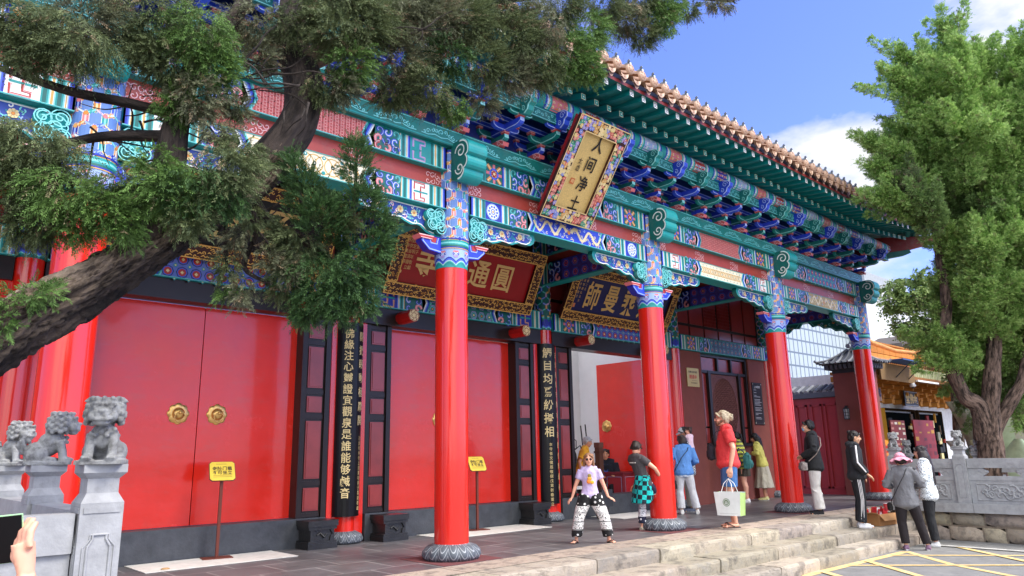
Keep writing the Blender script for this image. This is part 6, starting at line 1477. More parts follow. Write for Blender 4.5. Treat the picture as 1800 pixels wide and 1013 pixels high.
for a in [(1700, 190, 1663, 50, 22), (1712, 230, 1680, 90, 26), (1655, 170, 1585, 100, 24), (1670, 215, 1576, 138, 30), (1690, 260, 1600, 190, 34), (1650, 330, 1536, 255, 34), (1640, 350, 1543, 300, 36), (1665, 320, 1632, 228, 34), (1640, 380, 1560, 350, 34), (1675, 350, 1600, 250, 40), (1722, 260, 1716, 105, 36), (1745, 330, 1735, 180, 50), (1790, 260, 1775, 130, 44), (1790, 220, 1798, 80, 34), (1800, 330, 1770, 210, 60), (1760, 400, 1750, 280, 60), (1700, 330, 1690, 210, 44), (1825, 260, 1830, 100, 60), (1690, 420, 1690, 320, 46, 1), (1730, 450, 1720, 340, 60, 1), (1790, 460, 1780, 340, 70, 1),
    (1700, 540, 1672, 425, 38), (1720, 560, 1722, 430, 42), (1745, 600, 1765, 450, 52), (1790, 570, 1800, 420, 64), (1700, 600, 1655, 520, 36), (1715, 640, 1690, 540, 46), (1745, 660, 1740, 550, 56), (1790, 660, 1785, 560, 60), (1710, 660, 1665, 600, 34), (1830, 560, 1830, 380, 70), (1830, 700, 1830, 560, 60), (1640, 420, 1620, 345, 36, 1), (1680, 400, 1650, 340, 40, 1), (1625, 400, 1590, 340, 24, 2)]: fl(*a[:5], p=a[5] if len(a) > 5 else 0, dx=random.uniform(-.6, .6))
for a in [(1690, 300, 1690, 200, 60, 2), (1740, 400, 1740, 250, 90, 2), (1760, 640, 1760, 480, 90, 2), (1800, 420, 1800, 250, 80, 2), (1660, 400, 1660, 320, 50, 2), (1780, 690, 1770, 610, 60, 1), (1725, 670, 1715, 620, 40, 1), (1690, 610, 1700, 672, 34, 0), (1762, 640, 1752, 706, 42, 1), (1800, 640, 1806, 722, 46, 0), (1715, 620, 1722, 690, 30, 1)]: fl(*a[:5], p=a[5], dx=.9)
for i in range(46):     # small side tufts break the outline
    a = random.choice(SJ[:32]); t = random.uniform(.1, .75); c_ = a[0].lerp(a[1], t); v = Vector((random.uniform(-1, 1), random.uniform(-1, .6), random.uniform(-.1, .9))).normalized(); r_ = a[2]; SJ.append((c_+v*r_*.5, c_+v*r_*1.25+Vector((0, 0, .25*r_)), r_*.42, a[3]))
SJ2 = []
for b_, tp_, r_, p in SJ:
    ax = tp_-b_; Ln = ax.length; axn = ax.normalized()
    for i in range(int(2*PI*r_*(Ln*.8+r_)*17)):
        t = random.random()**.9; q = Vector((random.gauss(0, 1), random.gauss(0, 1), random.gauss(0, 1))); q = (q-axn*q.dot(axn)).normalized(); pr_ = (.6+1.6*t if t < .25 else 1.0)*(1-max(0, (t-.25)/.75))**.6+.03
        o_ = b_+axn*(t*Ln)+q*r_*pr_*random.uniform(.50, .85); d_ = (axn*1.1+q*.42+Vector((0, 0, .25))).normalized(); ln_ = random.uniform(.30, .62)*(1-.45*t); SJ2.append((o_, o_+d_*ln_, random.uniform(.055, .095), p))
    SJ2.append((b_, tp_, r_*.8, p)); SJ2.append((tp_-axn*.55, tp_+axn*.42, .17, p))
    for i in range(3): q = Vector((random.gauss(0, 1), random.gauss(0, 1), random.gauss(0, 1))); q = (q-axn*q.dot(axn)).normalized(); o_ = b_+axn*Ln*random.uniform(.35, .85)+q*r_*.6; d_ = (axn*.9+q*.5-_r*.15).normalized(); SJ2.append((o_, o_+d_*random.uniform(.6, .95), .13, p))
SJ = SJ2
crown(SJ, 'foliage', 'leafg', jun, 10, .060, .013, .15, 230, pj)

# broad-leaved tree between the gatehouse corner and the juniper
def broad_tree(name, label, loc, pts, rr_, nleaf, pal_, sz, trunkpts):
    t = thing(name, label, 'tree', tuple(loc)); iv = Matrix.Translation(-loc)
    tm_ = limb_mesh(trunkpts, 'trunk'); o = bpy.data.objects.new('trunk', tm_); COL.objects.link(o); o.parent = t
    specs = [(np.array(tuple(iv @ p)), np.array(tuple(iv @ p))+np.array([random.uniform(-.2, .2), -.1, -r_*.9]), r_, 0) for p, r_ in pts]
    crown(specs, 'foliage', 'broad', t, 7, sz, sz*.42, sz*2.6, nleaf, [pal_]); return t
bl_ = Vector((19.0, -.2, -.02)); bdp = (bl_-CAMP).dot(_w)
def BP(x, y): d = _w+_r*((x-900)/1272.28)-_u*((y-506.5)/1272.28); return CAMP+d*bdp
ivb = Matrix.Translation(-bl_)
broad_tree('broadleaf_tree', 'small broad-leaved tree with drooping light green leaves beyond the gatehouse corner', bl_, [(BP(1600, 505), .55), (BP(1570, 520), .45), (BP(1640, 500), .6), (BP(1590, 560), .45), (BP(1625, 560), .5), (BP(1655, 550), .5), (BP(1560, 495), .3), (BP(1640, 590), .35), (BP(1610, 600), .25), (BP(1660, 480), .5), (BP(1600, 480), .35), (BP(1650, 610), .22), (BP(1690, 500), .6)], 0, 70, ((.11, .19, .05), (.27, .36, .12), (.2, .2, .1), .03), .15,
    [([ivb @ BP(1690, 830), ivb @ BP(1680, 700), ivb @ BP(1668, 600), ivb @ BP(1650, 540), ivb @ BP(1630, 500)], [.16, .14, .11, .08, .04], (.12, .10, .08), 10), ([ivb @ BP(1660, 570), ivb @ BP(1620, 560), ivb @ BP(1585, 540)], [.06, .04, .02], (.12, .10, .08), 8)])

# ------------------------------------------------------------------ people
SK = {'fair': srgb('#e2a68a'), 'tan': srgb('#c98d6c'), 'asian': srgb('#d9a583')}
V3 = Vector
def person(lbl, loc, H, face, skin='asian', lean=(0, 0), arms=None, legs=None, head=(0, 0), hs=1.0, wide=1.0, belly=0, top=None, bottom=None, shoes=None, hair=None, extras=None, sit=0, child=False, voxel=.0068, group=None, bare_toes=True, glasses=None):
    """face = world heading in degrees. Local frame: forward -Y, person's left +X, lengths as fractions of the height H."""
    t = thing('person', lbl, 'person', loc, R(face)+PI/2, group)
    pz = .53 if not sit else sit/H
    P = V3((0, 0, pz)); lx, ly = lean; C_ = V3((lx*.6, -ly*.55, pz+.205)); Sh = V3((lx, -ly, pz+math.sqrt(max(.01, .285**2-ly*ly*.8-lx*lx*.5)))); Nk = Sh+V3((0, -.004-.05*ly, .03))
    yaw, pit = R(head[0]), R(head[1]); fw = V3((math.sin(yaw)*math.cos(pit), -math.cos(yaw)*math.cos(pit), math.sin(pit))); sd = V3((math.cos(yaw), math.sin(yaw), 0)); hu = sd.cross(-fw).normalized(); hu = hu if hu.z > 0 else -hu
    Hd = Nk+V3((0, -.01-.12*ly, .068*hs))+fw*.012*hs
    rotm = Matrix((sd, -fw, hu)).transposed()      # local head axes: x side, y back, z up
    def hp(x, y, z): return (Hd+sd*x*hs*1.0-fw*(-y if False else -y)*0+sd*0+(-fw)*y*hs+hu*z*hs)
    arms = arms or {}; A = {}
    for s, k in ((1, 'L'), (-1, 'R')):
        e, w_, fd = arms.get(k, ((s*.155, .005, pz+.115), (s*.16, -.03, pz-.03), (0, -.15, -1)))[:3]
        A[k] = (Sh+V3((s*.098*wide, 0, -.012)), V3(e), V3(w_), V3(fd).normalized())
    legs = legs or {}; G = {}
    for s, k in ((1, 'L'), (-1, 'R')):
        kn_, an, td = legs.get(k, ((s*.055, -.012, .285), (s*.058, .012, .042), (s*.25, -1, 0)))
        G[k] = (P+V3((s*.05*wide, 0, -.01)), V3(kn_), V3(an), V3(td).normalized())
    def sc_(p): return tuple(V3(p)*H)
    def torso(mb, g, gx=0, hem=0.0):
        kf = [(-.03-hem, .088+.022*(g > 0), .062+.014*(g > 0)+belly*.75*(g > 0)), (.03, .087+.014*(g > 0), .061+.006*(g > 0)+belly*.8), (.33, .080, .058+belly*.9), (.6, .086, .060+belly*.5), (.85, .094, .060)]
        for f in list(np.linspace(kf[0][0], 0, 4))+list(np.linspace(.06, .85, 11)):
            k2 = ([0]+[k for k in range(4) if kf[k][0] <= f+1e-9])[-1]; a_, b2 = kf[k2], kf[k2+1]; u_ = (f-a_[0])/(b2[0]-a_[0]); rx = a_[1]+(b2[1]-a_[1])*u_; ry = a_[2]+(b2[2]-a_[2])*u_
            c = P.lerp(Sh, f) if f > 0 else P+V3((0, 0, f)); mb.ball(sc_(c+V3((0, -belly*.5*max(0, 1-abs(f-.42)/.45), 0))), ((rx*wide+g+gx)*H, (ry+g)*H, .06*H), n=24, m=14)
        mb.tube([sc_(A['R'][0]), sc_(Sh+V3((0, .004, .004))), sc_(A['L'][0])], [(.034+g)*H, (.046+g)*H, (.034+g)*H], 12)
    mb = MB(); torso(mb, -.006)
    for k in 'LR':
        h_, kn_, an, td = G[k]; c1 = h_.lerp(kn_, .5); cf = kn_.lerp(an, .3)+V3((0, .01, 0))
        mb.tube([sc_(h_), sc_(c1), sc_(kn_), sc_(cf), sc_(kn_.lerp(an, .7)), sc_(an)], [.052*H, .044*H, .031*H, .032*H, .022*H, .019*H], 12)
        f0 = an+V3((0, 0, -.018)); mb.tube([sc_(f0-td*.022), sc_(f0+td*.03), sc_(f0+td*.085+V3((0, 0, -.006)))], [.020*H, .021*H, .017*H], 10, flat=.8)
        for q in range(5): 
            pr = V3((-td.y, td.x, 0)); mb.ball(sc_(f0+td*(.105-.006*abs(q-1))+pr*(q-2)*.011+V3((0, 0, -.010))), .0075*H, n=8, m=5)
        s0, e, w_, fd = A[k]; mb.tube([sc_(s0), sc_(s0.lerp(e, .5)), sc_(e), sc_(e.lerp(w_, .35)), sc_(w_)], [.031*H, .027*H, .021*H, .021*H, .0145*H], 12)
        # palm and five fingers
        sg = 1 if k == 'L' else -1; z_ = V3((0, 0, 1)) if abs(fd.z) < .8 else V3((sg, 0, 0)); z_ = V3(arms[k][3]) if len(arms.get(k, ())) > 3 else z_; sx = fd.cross(z_).normalized(); pn_ = sx.cross(fd).normalized(); pc = w_+fd*.030
        mb.tube([sc_(w_), sc_(pc), sc_(w_+fd*.052)], [.014*H, .019*H, .020*H], 10, flat=.62)
        for q in range(4):
            b_ = w_+fd*.050+sx*(q-1.5)*.0105; L_ = (.040, .046, .043, .034)[q]; m_ = b_+fd*L_*.5+pn_*-.004; e_ = m_+(fd*.72-pn_*.6).normalized()*L_*.55
            mb.tube([sc_(b_-fd*.01), sc_(b_), sc_(m_), sc_(e_)], [max(.0066*H, .0085)]*3+[max(.005*H, .007)], 8)
        th = sx*sg*.018; 
        mb.tube([sc_(w_+fd*.018+th*.5), sc_(w_+fd*.034+th*1.3), sc_(w_+fd*.056+th*1.55-pn_*.006)], [.0095*H, .0085*H, .0070*H], 8)
    mb.tube([sc_(Nk-V3((0, 0, .03))), sc_(Nk), sc_(Hd-hu*.03*hs)], [.034*H, .029*H, .027*H], 12)
    R3 = rotm.to_3x3()
    def hb(x, y, z, r_): mb.ball(sc_(hp(x, y, z)), tuple(q*H*hs for q in r_), n=16, m=10, rot=R3)
    hb(0, .006, .012, (.045, .054, .052)); hb(0, -.012, -.020, (.036, .040, .044)); hb(0, -.028, -.048, (.020, .018, .016)); hb(0, -.052, -.006, (.0075, .011, .013)); hb(0, -.058, -.014, (.009, .008, .006)); hb(0, -.046, -.031, (.014, .008, .006))
    for s in (-1, 1): hb(s*.045, .004, -.004, (.006, .010, .015)); hb(s*.017, -.043, .011, (.013, .008, .005)); hb(s*.022, -.036, -.016, (.014, .012, .012))
    skc = np.array(SK[skin]); hw = np.array(hp(0, -.052, -.031))*H; hrad = .014*H*hs
    def body_col(co):
        c = np.tile(skc, (len(co), 1)); d = np.linalg.norm((co-hw)*np.array([1, 1, 2.2]), axis=1); k_ = np.clip(1.2-d/hrad, 0, 1)[:, None]; c = c*(1-k_*.8)+np.array(srgb('#a8544c'))*k_*.8; return c
    b = fuse(mb, 'body', voxel, 'skin', t, body_col, 1)
    # eyes
    for s in (-1, 1):
        e_ = MB(); e_.ball(sc_(hp(s*.0175, -.0445, .001)), (.0066*H*hs, .0035*H*hs, .0042*H*hs), srgb('#e8e2dc'), 10, 6, R3); e_.ball(sc_(hp(s*.0175, -.0475, .001)), (.0034*H*hs, .0018*H*hs, .0038*H*hs), srgb('#1c120c'), 8, 5, R3)
        e_.tube([sc_(hp(s*.008, -.050, .0135)), sc_(hp(s*.0175, -.049, .0165)), sc_(hp(s*.029, -.042, .0125))], .0022*H*hs, 5, srgb('#2a1c14')); e_.build('eye', 'vc', b)
    # trousers / shorts / skirt
    if bottom:
        k_, col, w0, w1, L_ = bottom[:5]; mat = bottom[5] if len(bottom) > 5 else 'cloth'; mb = MB(); r_ = random.Random(3)
        if k_ in ('trousers', 'shorts'):
            mb.ball(sc_(P+V3((0, 0, .015))), ((.088*wide+.006)*H, (.064+.006+belly*.4)*H, .06*H)); mb.ball(sc_(P-V3((0, 0, .02))), ((.086*wide+.006)*H, (.066)*H, .05*H))
            for q in 'LR':
                h_, kn_, an, td = G[q]; pts = [h_, h_.lerp(kn_, .5), kn_]; rad = [.058*w0, .052*w0, .042*w0]
                if L_ <= 1: pts = [h_, h_.lerp(kn_, L_*.5), h_.lerp(kn_, L_)]; rad = [.058*w0, .056*w0, .052*w1]
                else: f = L_-1; pts += [kn_.lerp(an, f*.5), kn_.lerp(an, f*.9), kn_.lerp(an, f)]; rad += [.040*(w0+w1)/2, .036*w1, .035*w1]
                mb.tube([sc_(p) for p in pts], [x*H for x in rad], 14)
                if L_ > 1:
                    for j in range(5): f = r_.uniform(.15, 1)*(L_-1); c_ = kn_.lerp(an, f); a = r_.uniform(0, 6.28); w_ = .034*w1; mb.tube([sc_(c_+V3((w_*math.cos(a), w_*math.sin(a), .02))), sc_(c_+V3((w_*1.04*math.cos(a+.5), w_*1.04*math.sin(a+.5), 0))), sc_(c_+V3((w_*math.cos(a+1.0), w_*math.sin(a+1), -.012)))], .006*H, 6)
        else:
            zt = pz+.05; n = 40; prof = [(.068, zt), (.088, zt-.06), (.075*w0, zt-.12), (.082*w1, zt-L_)]
            vs = []; 
            for kk, (r0, z) in enumerate([(.06, zt+.0)]+[(.085+.0*w0, zt-.05), (.092*w0, zt-.10), (.092*(w0+w1)/2, zt-L_*.6), (.092*w1, zt-L_)]):
                for i in range(n): a = 2*PI*i/n; fl_ = 1+(.07*math.sin(a*8+1) if kk > 1 else 0)*(kk/4); vs.append(sc_((r0*fl_*math.cos(a)*1.05, r0*fl_*.85*math.sin(a), z)))
            mb.add(vs, [(a*n+i, a*n+(i+1) % n, (a+1)*n+(i+1) % n, (a+1)*n+i) for a in range(4) for i in range(n)]+[tuple(range(n))[::-1], tuple(range(4*n, 5*n))])
        fuse(mb, {'trousers': 'trousers', 'shorts': 'shorts', 'skirt': 'skirt'}[k_], .010, mat, t, flatcol(col) if not callable(col) else col, 2)
    if top:
        nm, col, g, slv, hem = top[:5]; mat = top[5] if len(top) > 5 else 'cloth'; mb = MB(); torso(mb, g, .004, hem)
        r_ = random.Random(5)
        for q in 'LR':
            s0, e, w_, fd = A[q]; rr0 = .036+g
            if slv <= 1: pts = [s0, s0.lerp(e, slv*.5), s0.lerp(e, slv)]; rad = [rr0, rr0*.98, rr0*1.0]
            else: f = slv-1; pts = [s0, s0.lerp(e, .5), e, e.lerp(w_, f*.5), e.lerp(w_, f)]; rad = [rr0, rr0*.9, rr0*.82, rr0*.76, rr0*.62]
            mb.tube([sc_(p) for p in pts], [x*H for x in rad], 12)
            if slv > 1:
                for j in range(4): c_ = e+V3((r_.uniform(-.02, .02), r_.uniform(-.02, .02), r_.uniform(-.03, .05))); mb.ball(sc_(c_), (.026*H, .026*H, .010*H), n=8, m=5)
        for j in range(4): a = r_.uniform(0, 6.28); z = r_.uniform(.04, .16); mb.tube([sc_(P+V3(((.082*wide+g)*math.cos(a+q*.2), (.059+g+belly*.6)*math.sin(a+q*.2)-belly*.3, z+.04-q*.05))) for q in range(3)], .0045*H, 6)
        if 'hood' in nm: mb.tube([sc_(Nk+V3((.05, -.01, -.01))), sc_(Nk+V3((.03, .05, .0))), sc_(Nk+V3((-.03, .05, .0))), sc_(Nk+V3((-.05, -.01, -.01)))], [.02*H, .034*H, .034*H, .02*H], 8)
        if 'collar' in nm or 'jacket' in nm or 'suit' in nm: mb.tube([sc_(Nk+V3((.032*math.cos(a), .032*math.sin(a), .004))) for a in np.linspace(.2-PI/2, 2*PI-.2-PI/2, 12)], .010*H, 6)
        fuse(mb, nm.replace('hood_', ''), .010, mat, t, flatcol(col) if not callable(col) else col, 9)
    if shoes:
        kind, col = shoes
        for q in 'LR':
            h_, kn_, an, td = G[q]; f0 = an+V3((0, 0, -.024)); mb = MB(); pr = V3((-td.y, td.x, 0))
            if kind == 'sandal':
                n = 14; ol = [f0-V3((0, 0, .014))+td*(.035+.078*math.cos(2*PI*i/n))+pr*(.028+.004*math.cos(2*PI*i/n))*math.sin(2*PI*i/n) for i in range(n)]
                vs = [sc_(p) for p in ol]+[sc_(p+V3((0, 0, .008))) for p in ol]; mb.add(vs, [tuple(range(n))[::-1], tuple(range(n, 2*n))]+[(i, (i+1) % n, n+(i+1) % n, n+i) for i in range(n)], col)
                for s in (-1, 1): mb.tube([sc_(f0+td*.085+V3((0, 0, .006))), sc_(f0+td*.06+pr*s*.016+V3((0, 0, .020))), sc_(f0+td*.02+pr*s*.026+V3((0, 0, .0)))], .0045*H, 6, col)
                mb.build('sandal', 'vc', t)
            else:
                mb.tube([sc_(f0-td*.030), sc_(f0+td*.01), sc_(f0+td*.055), sc_(f0+td*.105-V3((0, 0, .004)))], [.024*H, .029*H, .026*H, .020*H], 12, flat=.9)
                if kind != 'low': mb.tube([sc_(f0-td*.006), sc_(an+V3((0, 0, .012)))], [.026*H, .024*H], 10)
                o = fuse(mb, 'shoe', .008, 'cloth', t, (lambda co, c=col, z=(f0.z-.010)*H: np.where((co[:, 2] < z)[:, None], np.array(srgb('#e4e2de')), np.array(c))), 1)
    if hair:
        kind, col = hair; mb = MB()
        def hb2(x, y, z, r_): mb.ball(sc_(hp(x, y, z)), tuple(q*H*hs for q in r_), n=14, m=9, rot=R3)
        def hs_(pts, r0, r1): mb.tube([sc_(hp(*p)) for p in pts], list(np.linspace(r0, r1, len(pts))*H*hs), 8)
        hb2(0, .014, .024, (.050, .055, .049)); hb2(0, .028, .004, (.048, .042, .046)); (hb2(0, .030, -.018, (.040, .034, .040)) if kind != 'short' else None); r_ = random.Random(12)
        for i in range(26):      # locks give an uneven surface
            a = r_.uniform(-.2, PI+.2); z = r_.uniform(-.005, .05); q = .047*math.sqrt(max(.05, 1-(z/.075)**2)); hs_([(q*math.cos(a), .012+q*1.05*math.sin(a), z+.012), (q*1.08*math.cos(a), .012+q*1.12*math.sin(a), z-.012), (q*1.02*math.cos(a), .012+q*1.08*math.sin(a), z-.030)], .0115+.005*r_.random(), .005)
        for s in (-1, 1): hs_([(s*.012, -.044, .048), (s*.034, -.038, .034), (s*.045, -.018, .012)], .010, .007)
        if kind == 'bun': hb2(0, .072, .006, (.030, .028, .030)); [hb2(.022*math.cos(a), .078+.010*math.sin(a*2), .006+.022*math.sin(a), (.012, .012, .012)) for a in np.linspace(0, 6.28, 9)]
        if kind == 'topbun': hb2(0, .058, .050, (.021, .021, .019))
        if kind == 'long' or kind == 'longfront':
            Lg = .27 if kind == 'long' else .17
            for i in range(22):
                a = PI*(-.10+1.2*i/21); x, y = .046*math.cos(a), .016+.044*math.sin(a); bk2 = max(0, math.sin(a)); q1 = hp(x*1.12, y*1.15+.006, -.045); jx = r_.uniform(-.008, .008); back = V3((0, 1, 0)); q2 = q1+V3((jx, .022*bk2, -Lg*.45*hs)); q3 = q1+V3((jx*1.5, .030*bk2, -Lg*(.85+.2*r_.random())*hs)); mb.tube([sc_(hp(x, y, .0)), sc_(q1), sc_(q2), sc_(q3)], [v*H*hs for v in (.0135, .0135, .011, .006)], 8)
        if kind == 'ponytail':
            hb2(0, .066, .02, (.018, .02, .018)); [mb.tube([sc_(hp(0, .065, .02)), sc_(hp(0, .088, -.01)), sc_(hp(0, .088, -.01)+V3((r_.uniform(-.014, .014), .01, -.06))), sc_(hp(0, .088, -.01)+V3((r_.uniform(-.018, .018), .0, -.13)))], [v*H for v in (.012, .014, .011, .005)], 8) for i in range(6)]
        if kind == 'bob': [hs_([(.046*math.cos(a), .016+.044*math.sin(a), 0), (.052*math.cos(a), .018+.048*math.sin(a), -.035), (.046*math.cos(a), .016+.04*math.sin(a), -.062)], .014, .008) for a in np.linspace(-.15, PI+.15, 18)]
        if kind != 'none': fuse(mb, 'hair', .0062, 'hairm', t, (lambda co, c=np.array(col): c*(.8+.45*((np.sin(co[:, 0]*420)+np.sin(co[:, 1]*390+co[:, 0]*120))*.25+.5))[:, None]), 1)
        if kind == 'bun' and True: pass
    if glasses:
        mb = MB(); gc = srgb('#0e0d10')
        for s in (-1, 1):
            mb.ball(sc_(hp(s*.0185, -.0515, .002)), (.0145*H*hs, .004*H*hs, .0115*H*hs), gc, 14, 6, R3) if glasses == 'sun' else mb.tube([sc_(hp(s*.0185+.014*math.cos(a), -.052, .001+.010*math.sin(a))) for a in np.linspace(0, 6.28, 13)], .0012*H*hs, 5, gc)
            mb.tube([sc_(hp(s*.032, -.048, .004)), sc_(hp(s*.046, -.02, .004)), sc_(hp(s*.048, .006, .002))], .0014*H*hs, 5, gc)
        mb.tube([sc_(hp(-.006, -.054, .004)), sc_(hp(.006, -.054, .004))], .0014*H*hs, 5, gc); mb.build('glasses', 'gloss', t)
    if extras: extras(t, H, P, Sh, Nk, hp, sc_, A, G, R3, hs)
    t['_'] = 0; del t['_']
    return t, (lambda p: t.matrix_basis @ V3(sc_(p))), A, G
M['hairm'] = new_mat('hair', vcol=True, rough=.5, noise=.2, nscale=60, bump=.6, bscale=120)
def pattern_mat(name, kind, c1, c2, sc1, c3=None):
    m = bpy.data.materials.new(name); m.use_nodes = True; t = m.node_tree; n = t.nodes; l = t.links; b = n['Principled BSDF']; b.inputs['Roughness'].default_value = .9
    tcn = n.new('ShaderNodeTexCoord'); out = None
    if kind == 'checker':
        x = n.new('ShaderNodeTexChecker'); x.inputs['Scale'].default_value = sc1; x.inputs['Color1'].default_value = (*c1, 1); x.inputs['Color2'].default_value = (*c2, 1); mpn = n.new('ShaderNodeMapping'); mpn.inputs['Rotation'].default_value = (.0, .12, .78); l.new(tcn.outputs['Object'], mpn.inputs[0]); l.new(mpn.outputs[0], x.inputs['Vector']); out = x.outputs['Color']
    elif kind == 'stripe':
        sp_ = n.new('ShaderNodeSeparateXYZ'); l.new(tcn.outputs['Object'], sp_.inputs[0]); mu = n.new('ShaderNodeMath'); mu.operation = 'MULTIPLY'; mu.inputs[1].default_value = sc1; l.new(sp_.outputs[2], mu.inputs[0]); fr = n.new('ShaderNodeMath'); fr.operation = 'FRACT'; l.new(mu.outputs[0], fr.inputs[0])
        cr = n.new('ShaderNodeValToRGB'); cr.color_ramp.interpolation = 'CONSTANT'; e = cr.color_ramp.elements; e[0].color = (*c1, 1); e[1].position = .5; e[1].color = (*c2, 1); l.new(fr.outputs[0], cr.inputs[0]); out = cr.outputs[0]
    elif kind == 'blotch':
        x = n.new('ShaderNodeTexVoronoi'); x.inputs['Scale'].default_value = sc1; l.new(tcn.outputs['Object'], x.inputs['Vector']); cr = n.new('ShaderNodeValToRGB'); cr.color_ramp.interpolation = 'CONSTANT'; e = cr.color_ramp.elements; e[0].color = (*c2, 1); e[1].position = .34; e[1].color = (*c1, 1); l.new(x.outputs['Distance'], cr.inputs[0]); out = cr.outputs[0]
    elif kind == 'elephant':     # printed bands: bold figures, dots, thin borders
        sp_ = n.new('ShaderNodeSeparateXYZ'); l.new(tcn.outputs['Object'], sp_.inputs[0]); vo = n.new('ShaderNodeTexVoronoi'); vo.inputs['Scale'].default_value = 17; l.new(tcn.outputs['Object'], vo.inputs['Vector']); v2 = n.new('ShaderNodeTexVoronoi'); v2.inputs['Scale'].default_value = 55; l.new(tcn.outputs['Object'], v2.inputs['Vector'])
        bz = n.new('ShaderNodeValToRGB'); bz.color_ramp.interpolation = 'CONSTANT'; mr = n.new('ShaderNodeMapRange'); mr.inputs['From Max'].default_value = sc1; l.new(sp_.outputs[2], mr.inputs['Value']); l.new(mr.outputs[0], bz.inputs[0]); e = bz.color_ramp.elements
        seq = [(0, .0), (.12, .0), (.27, 1), (.30, .5), (.42, 1), (.45, .5), (.58, .5), (.62, 1), (.66, .5), (.80, 0), (.97, 1)]
        e[0].position = 0; e[0].color = (0, 0, 0, 1); e[1].position = .27; e[1].color = (1, 1, 1, 1)
        for p_, v in ((.30, .5), (.42, 1), (.45, .5), (.60, 1), (.63, .5), (.76, 0)): q = e.new(p_); q.color = (v, v, v, 1)
        a_ = n.new('ShaderNodeMath'); a_.operation = 'LESS_THAN'; a_.inputs[1].default_value = .30; l.new(vo.outputs['Distance'], a_.inputs[0])      # white figures on black
        b_ = n.new('ShaderNodeMath'); b_.operation = 'GREATER_THAN'; b_.inputs[1].default_value = .36; l.new(v2.outputs['Distance'], b_.inputs[0])   # dark dots on white
        g0 = n.new('ShaderNodeMath'); g0.operation = 'LESS_THAN'; g0.inputs[1].default_value = .25; l.new(bz.outputs[0], g0.inputs[0]); g1 = n.new('ShaderNodeMath'); g1.operation = 'GREATER_THAN'; g1.inputs[1].default_value = .75; l.new(bz.outputs[0], g1.inputs[0])
        v3 = n.new('ShaderNodeTexWave'); v3.wave_type = 'BANDS'; v3.bands_direction = 'Z'; v3.inputs['Scale'].default_value = 16; l.new(tcn.outputs['Object'], v3.inputs['Vector']); g2 = n.new('ShaderNodeMath'); g2.operation = 'GREATER_THAN'; g2.inputs[1].default_value = .45; l.new(v3.outputs['Fac'], g2.inputs[0])
        m1 = n.new('ShaderNodeMix'); l.new(g0.outputs[0], m1.inputs[0]); l.new(b_.outputs[0], m1.inputs[2]); l.new(a_.outputs[0], m1.inputs[3]); m2 = n.new('ShaderNodeMix'); l.new(g1.outputs[0], m2.inputs[0]); l.new(m1.outputs[0], m2.inputs[2]); l.new(g2.outputs[0], m2.inputs[3])
        mm = n.new('ShaderNodeMix'); mm.data_type = 'RGBA'; l.new(m2.outputs[0], mm.inputs[0]); mm.inputs[6].default_value = (*c2, 1); mm.inputs[7].default_value = (*c1, 1); out = mm.outputs[2]
    l.new(out, b.inputs['Base Color']); x2 = n.new('ShaderNodeTexNoise'); x2.inputs['Scale'].default_value = 9; x2.inputs['Detail'].default_value = 5; l.new(tcn.outputs['Object'], x2.inputs['Vector']); bp = n.new('ShaderNodeBump'); bp.inputs['Strength'].default_value = .9; bp.inputs['Distance'].default_value = .05; l.new(x2.outputs['Fac'], bp.inputs['Height']); l.new(bp.outputs[0], b.inputs['Normal']); return m
M['eleph'] = pattern_mat('elephant_print', 'elephant', srgb('#e4e2de'), srgb('#1c1b1d'), .62); M['eleph2'] = pattern_mat('blue_elephant_print', 'elephant', srgb('#dcdce0'), srgb('#20223a'), .70)
M['check'] = pattern_mat('teal_checks', 'checker', srgb('#18b8b4'), srgb('#10202c'), 15); M['gingham'] = pattern_mat('dark_gingham', 'checker', srgb('#d8dade'), srgb('#22263a'), 42); M['ystripe'] = pattern_mat('yellow_stripes', 'stripe', srgb('#d8dc5a'), srgb('#6c6a52'), 11); M['floral'] = pattern_mat('speckled_blouse', 'blotch', srgb('#e0e6ea'), srgb('#4c5f70'), 48)
TOL, TOR, AWAY, TOC = 137.4, -42.6, 47.4, -132.6
SCALE = 1
# 1 girl
def ex_girl(t, H, P, Sh, Nk, hp, sc_, A, G, R3, hs):
    mb = MB(); c = Sh.lerp(P, .42)+V3((0, -.090, 0)); 
    for i, (dx, dz, r_, cc) in enumerate(((0, .045, .022, '#8a7a38'), (0, .015, .026, '#e0a030'), (-.012, -.02, .024, '#e8862a'), (.028, -.028, .022, '#f0b030'))): mb.ball(sc_(c+V3((dx, 0, dz))), (r_*H, .006*H, r_*H), srgb(cc), 12, 6)
    for i, s in enumerate(('GOLDEN', 'PARTY')): pass
    mb.build('printed_fruit', 'vc', t)
fl_ = MB()
person('girl in lavender shirt, sunglasses and baggy black and white elephant trousers, striking a wide stance', (.08, -.27, 0), 1.16, TOC-4, 'fair', arms={'L': ((.165, .015, .62), (.205, .0, .50), (.8, -.3, -.35)), 'R': ((-.165, .015, .62), (-.205, .0, .50), (-.6, -.3, -.6))},
    legs={'L': ((.145, -.03, .29), (.195, .01, .042), (.7, -1, 0)), 'R': ((-.135, -.03, .29), (-.175, .01, .042), (-.5, -1, 0))}, hs=1.08, wide=.92, top=('shirt', srgb('#c3b2d8'), .006, .55, -.02), bottom=('trousers', (1, 1, 1), 1.5, 1.75, 1.84, 'eleph'), shoes=('sandal', srgb('#141414')), hair=('longfront', srgb('#8a6244')), glasses='sun', extras=ex_girl)
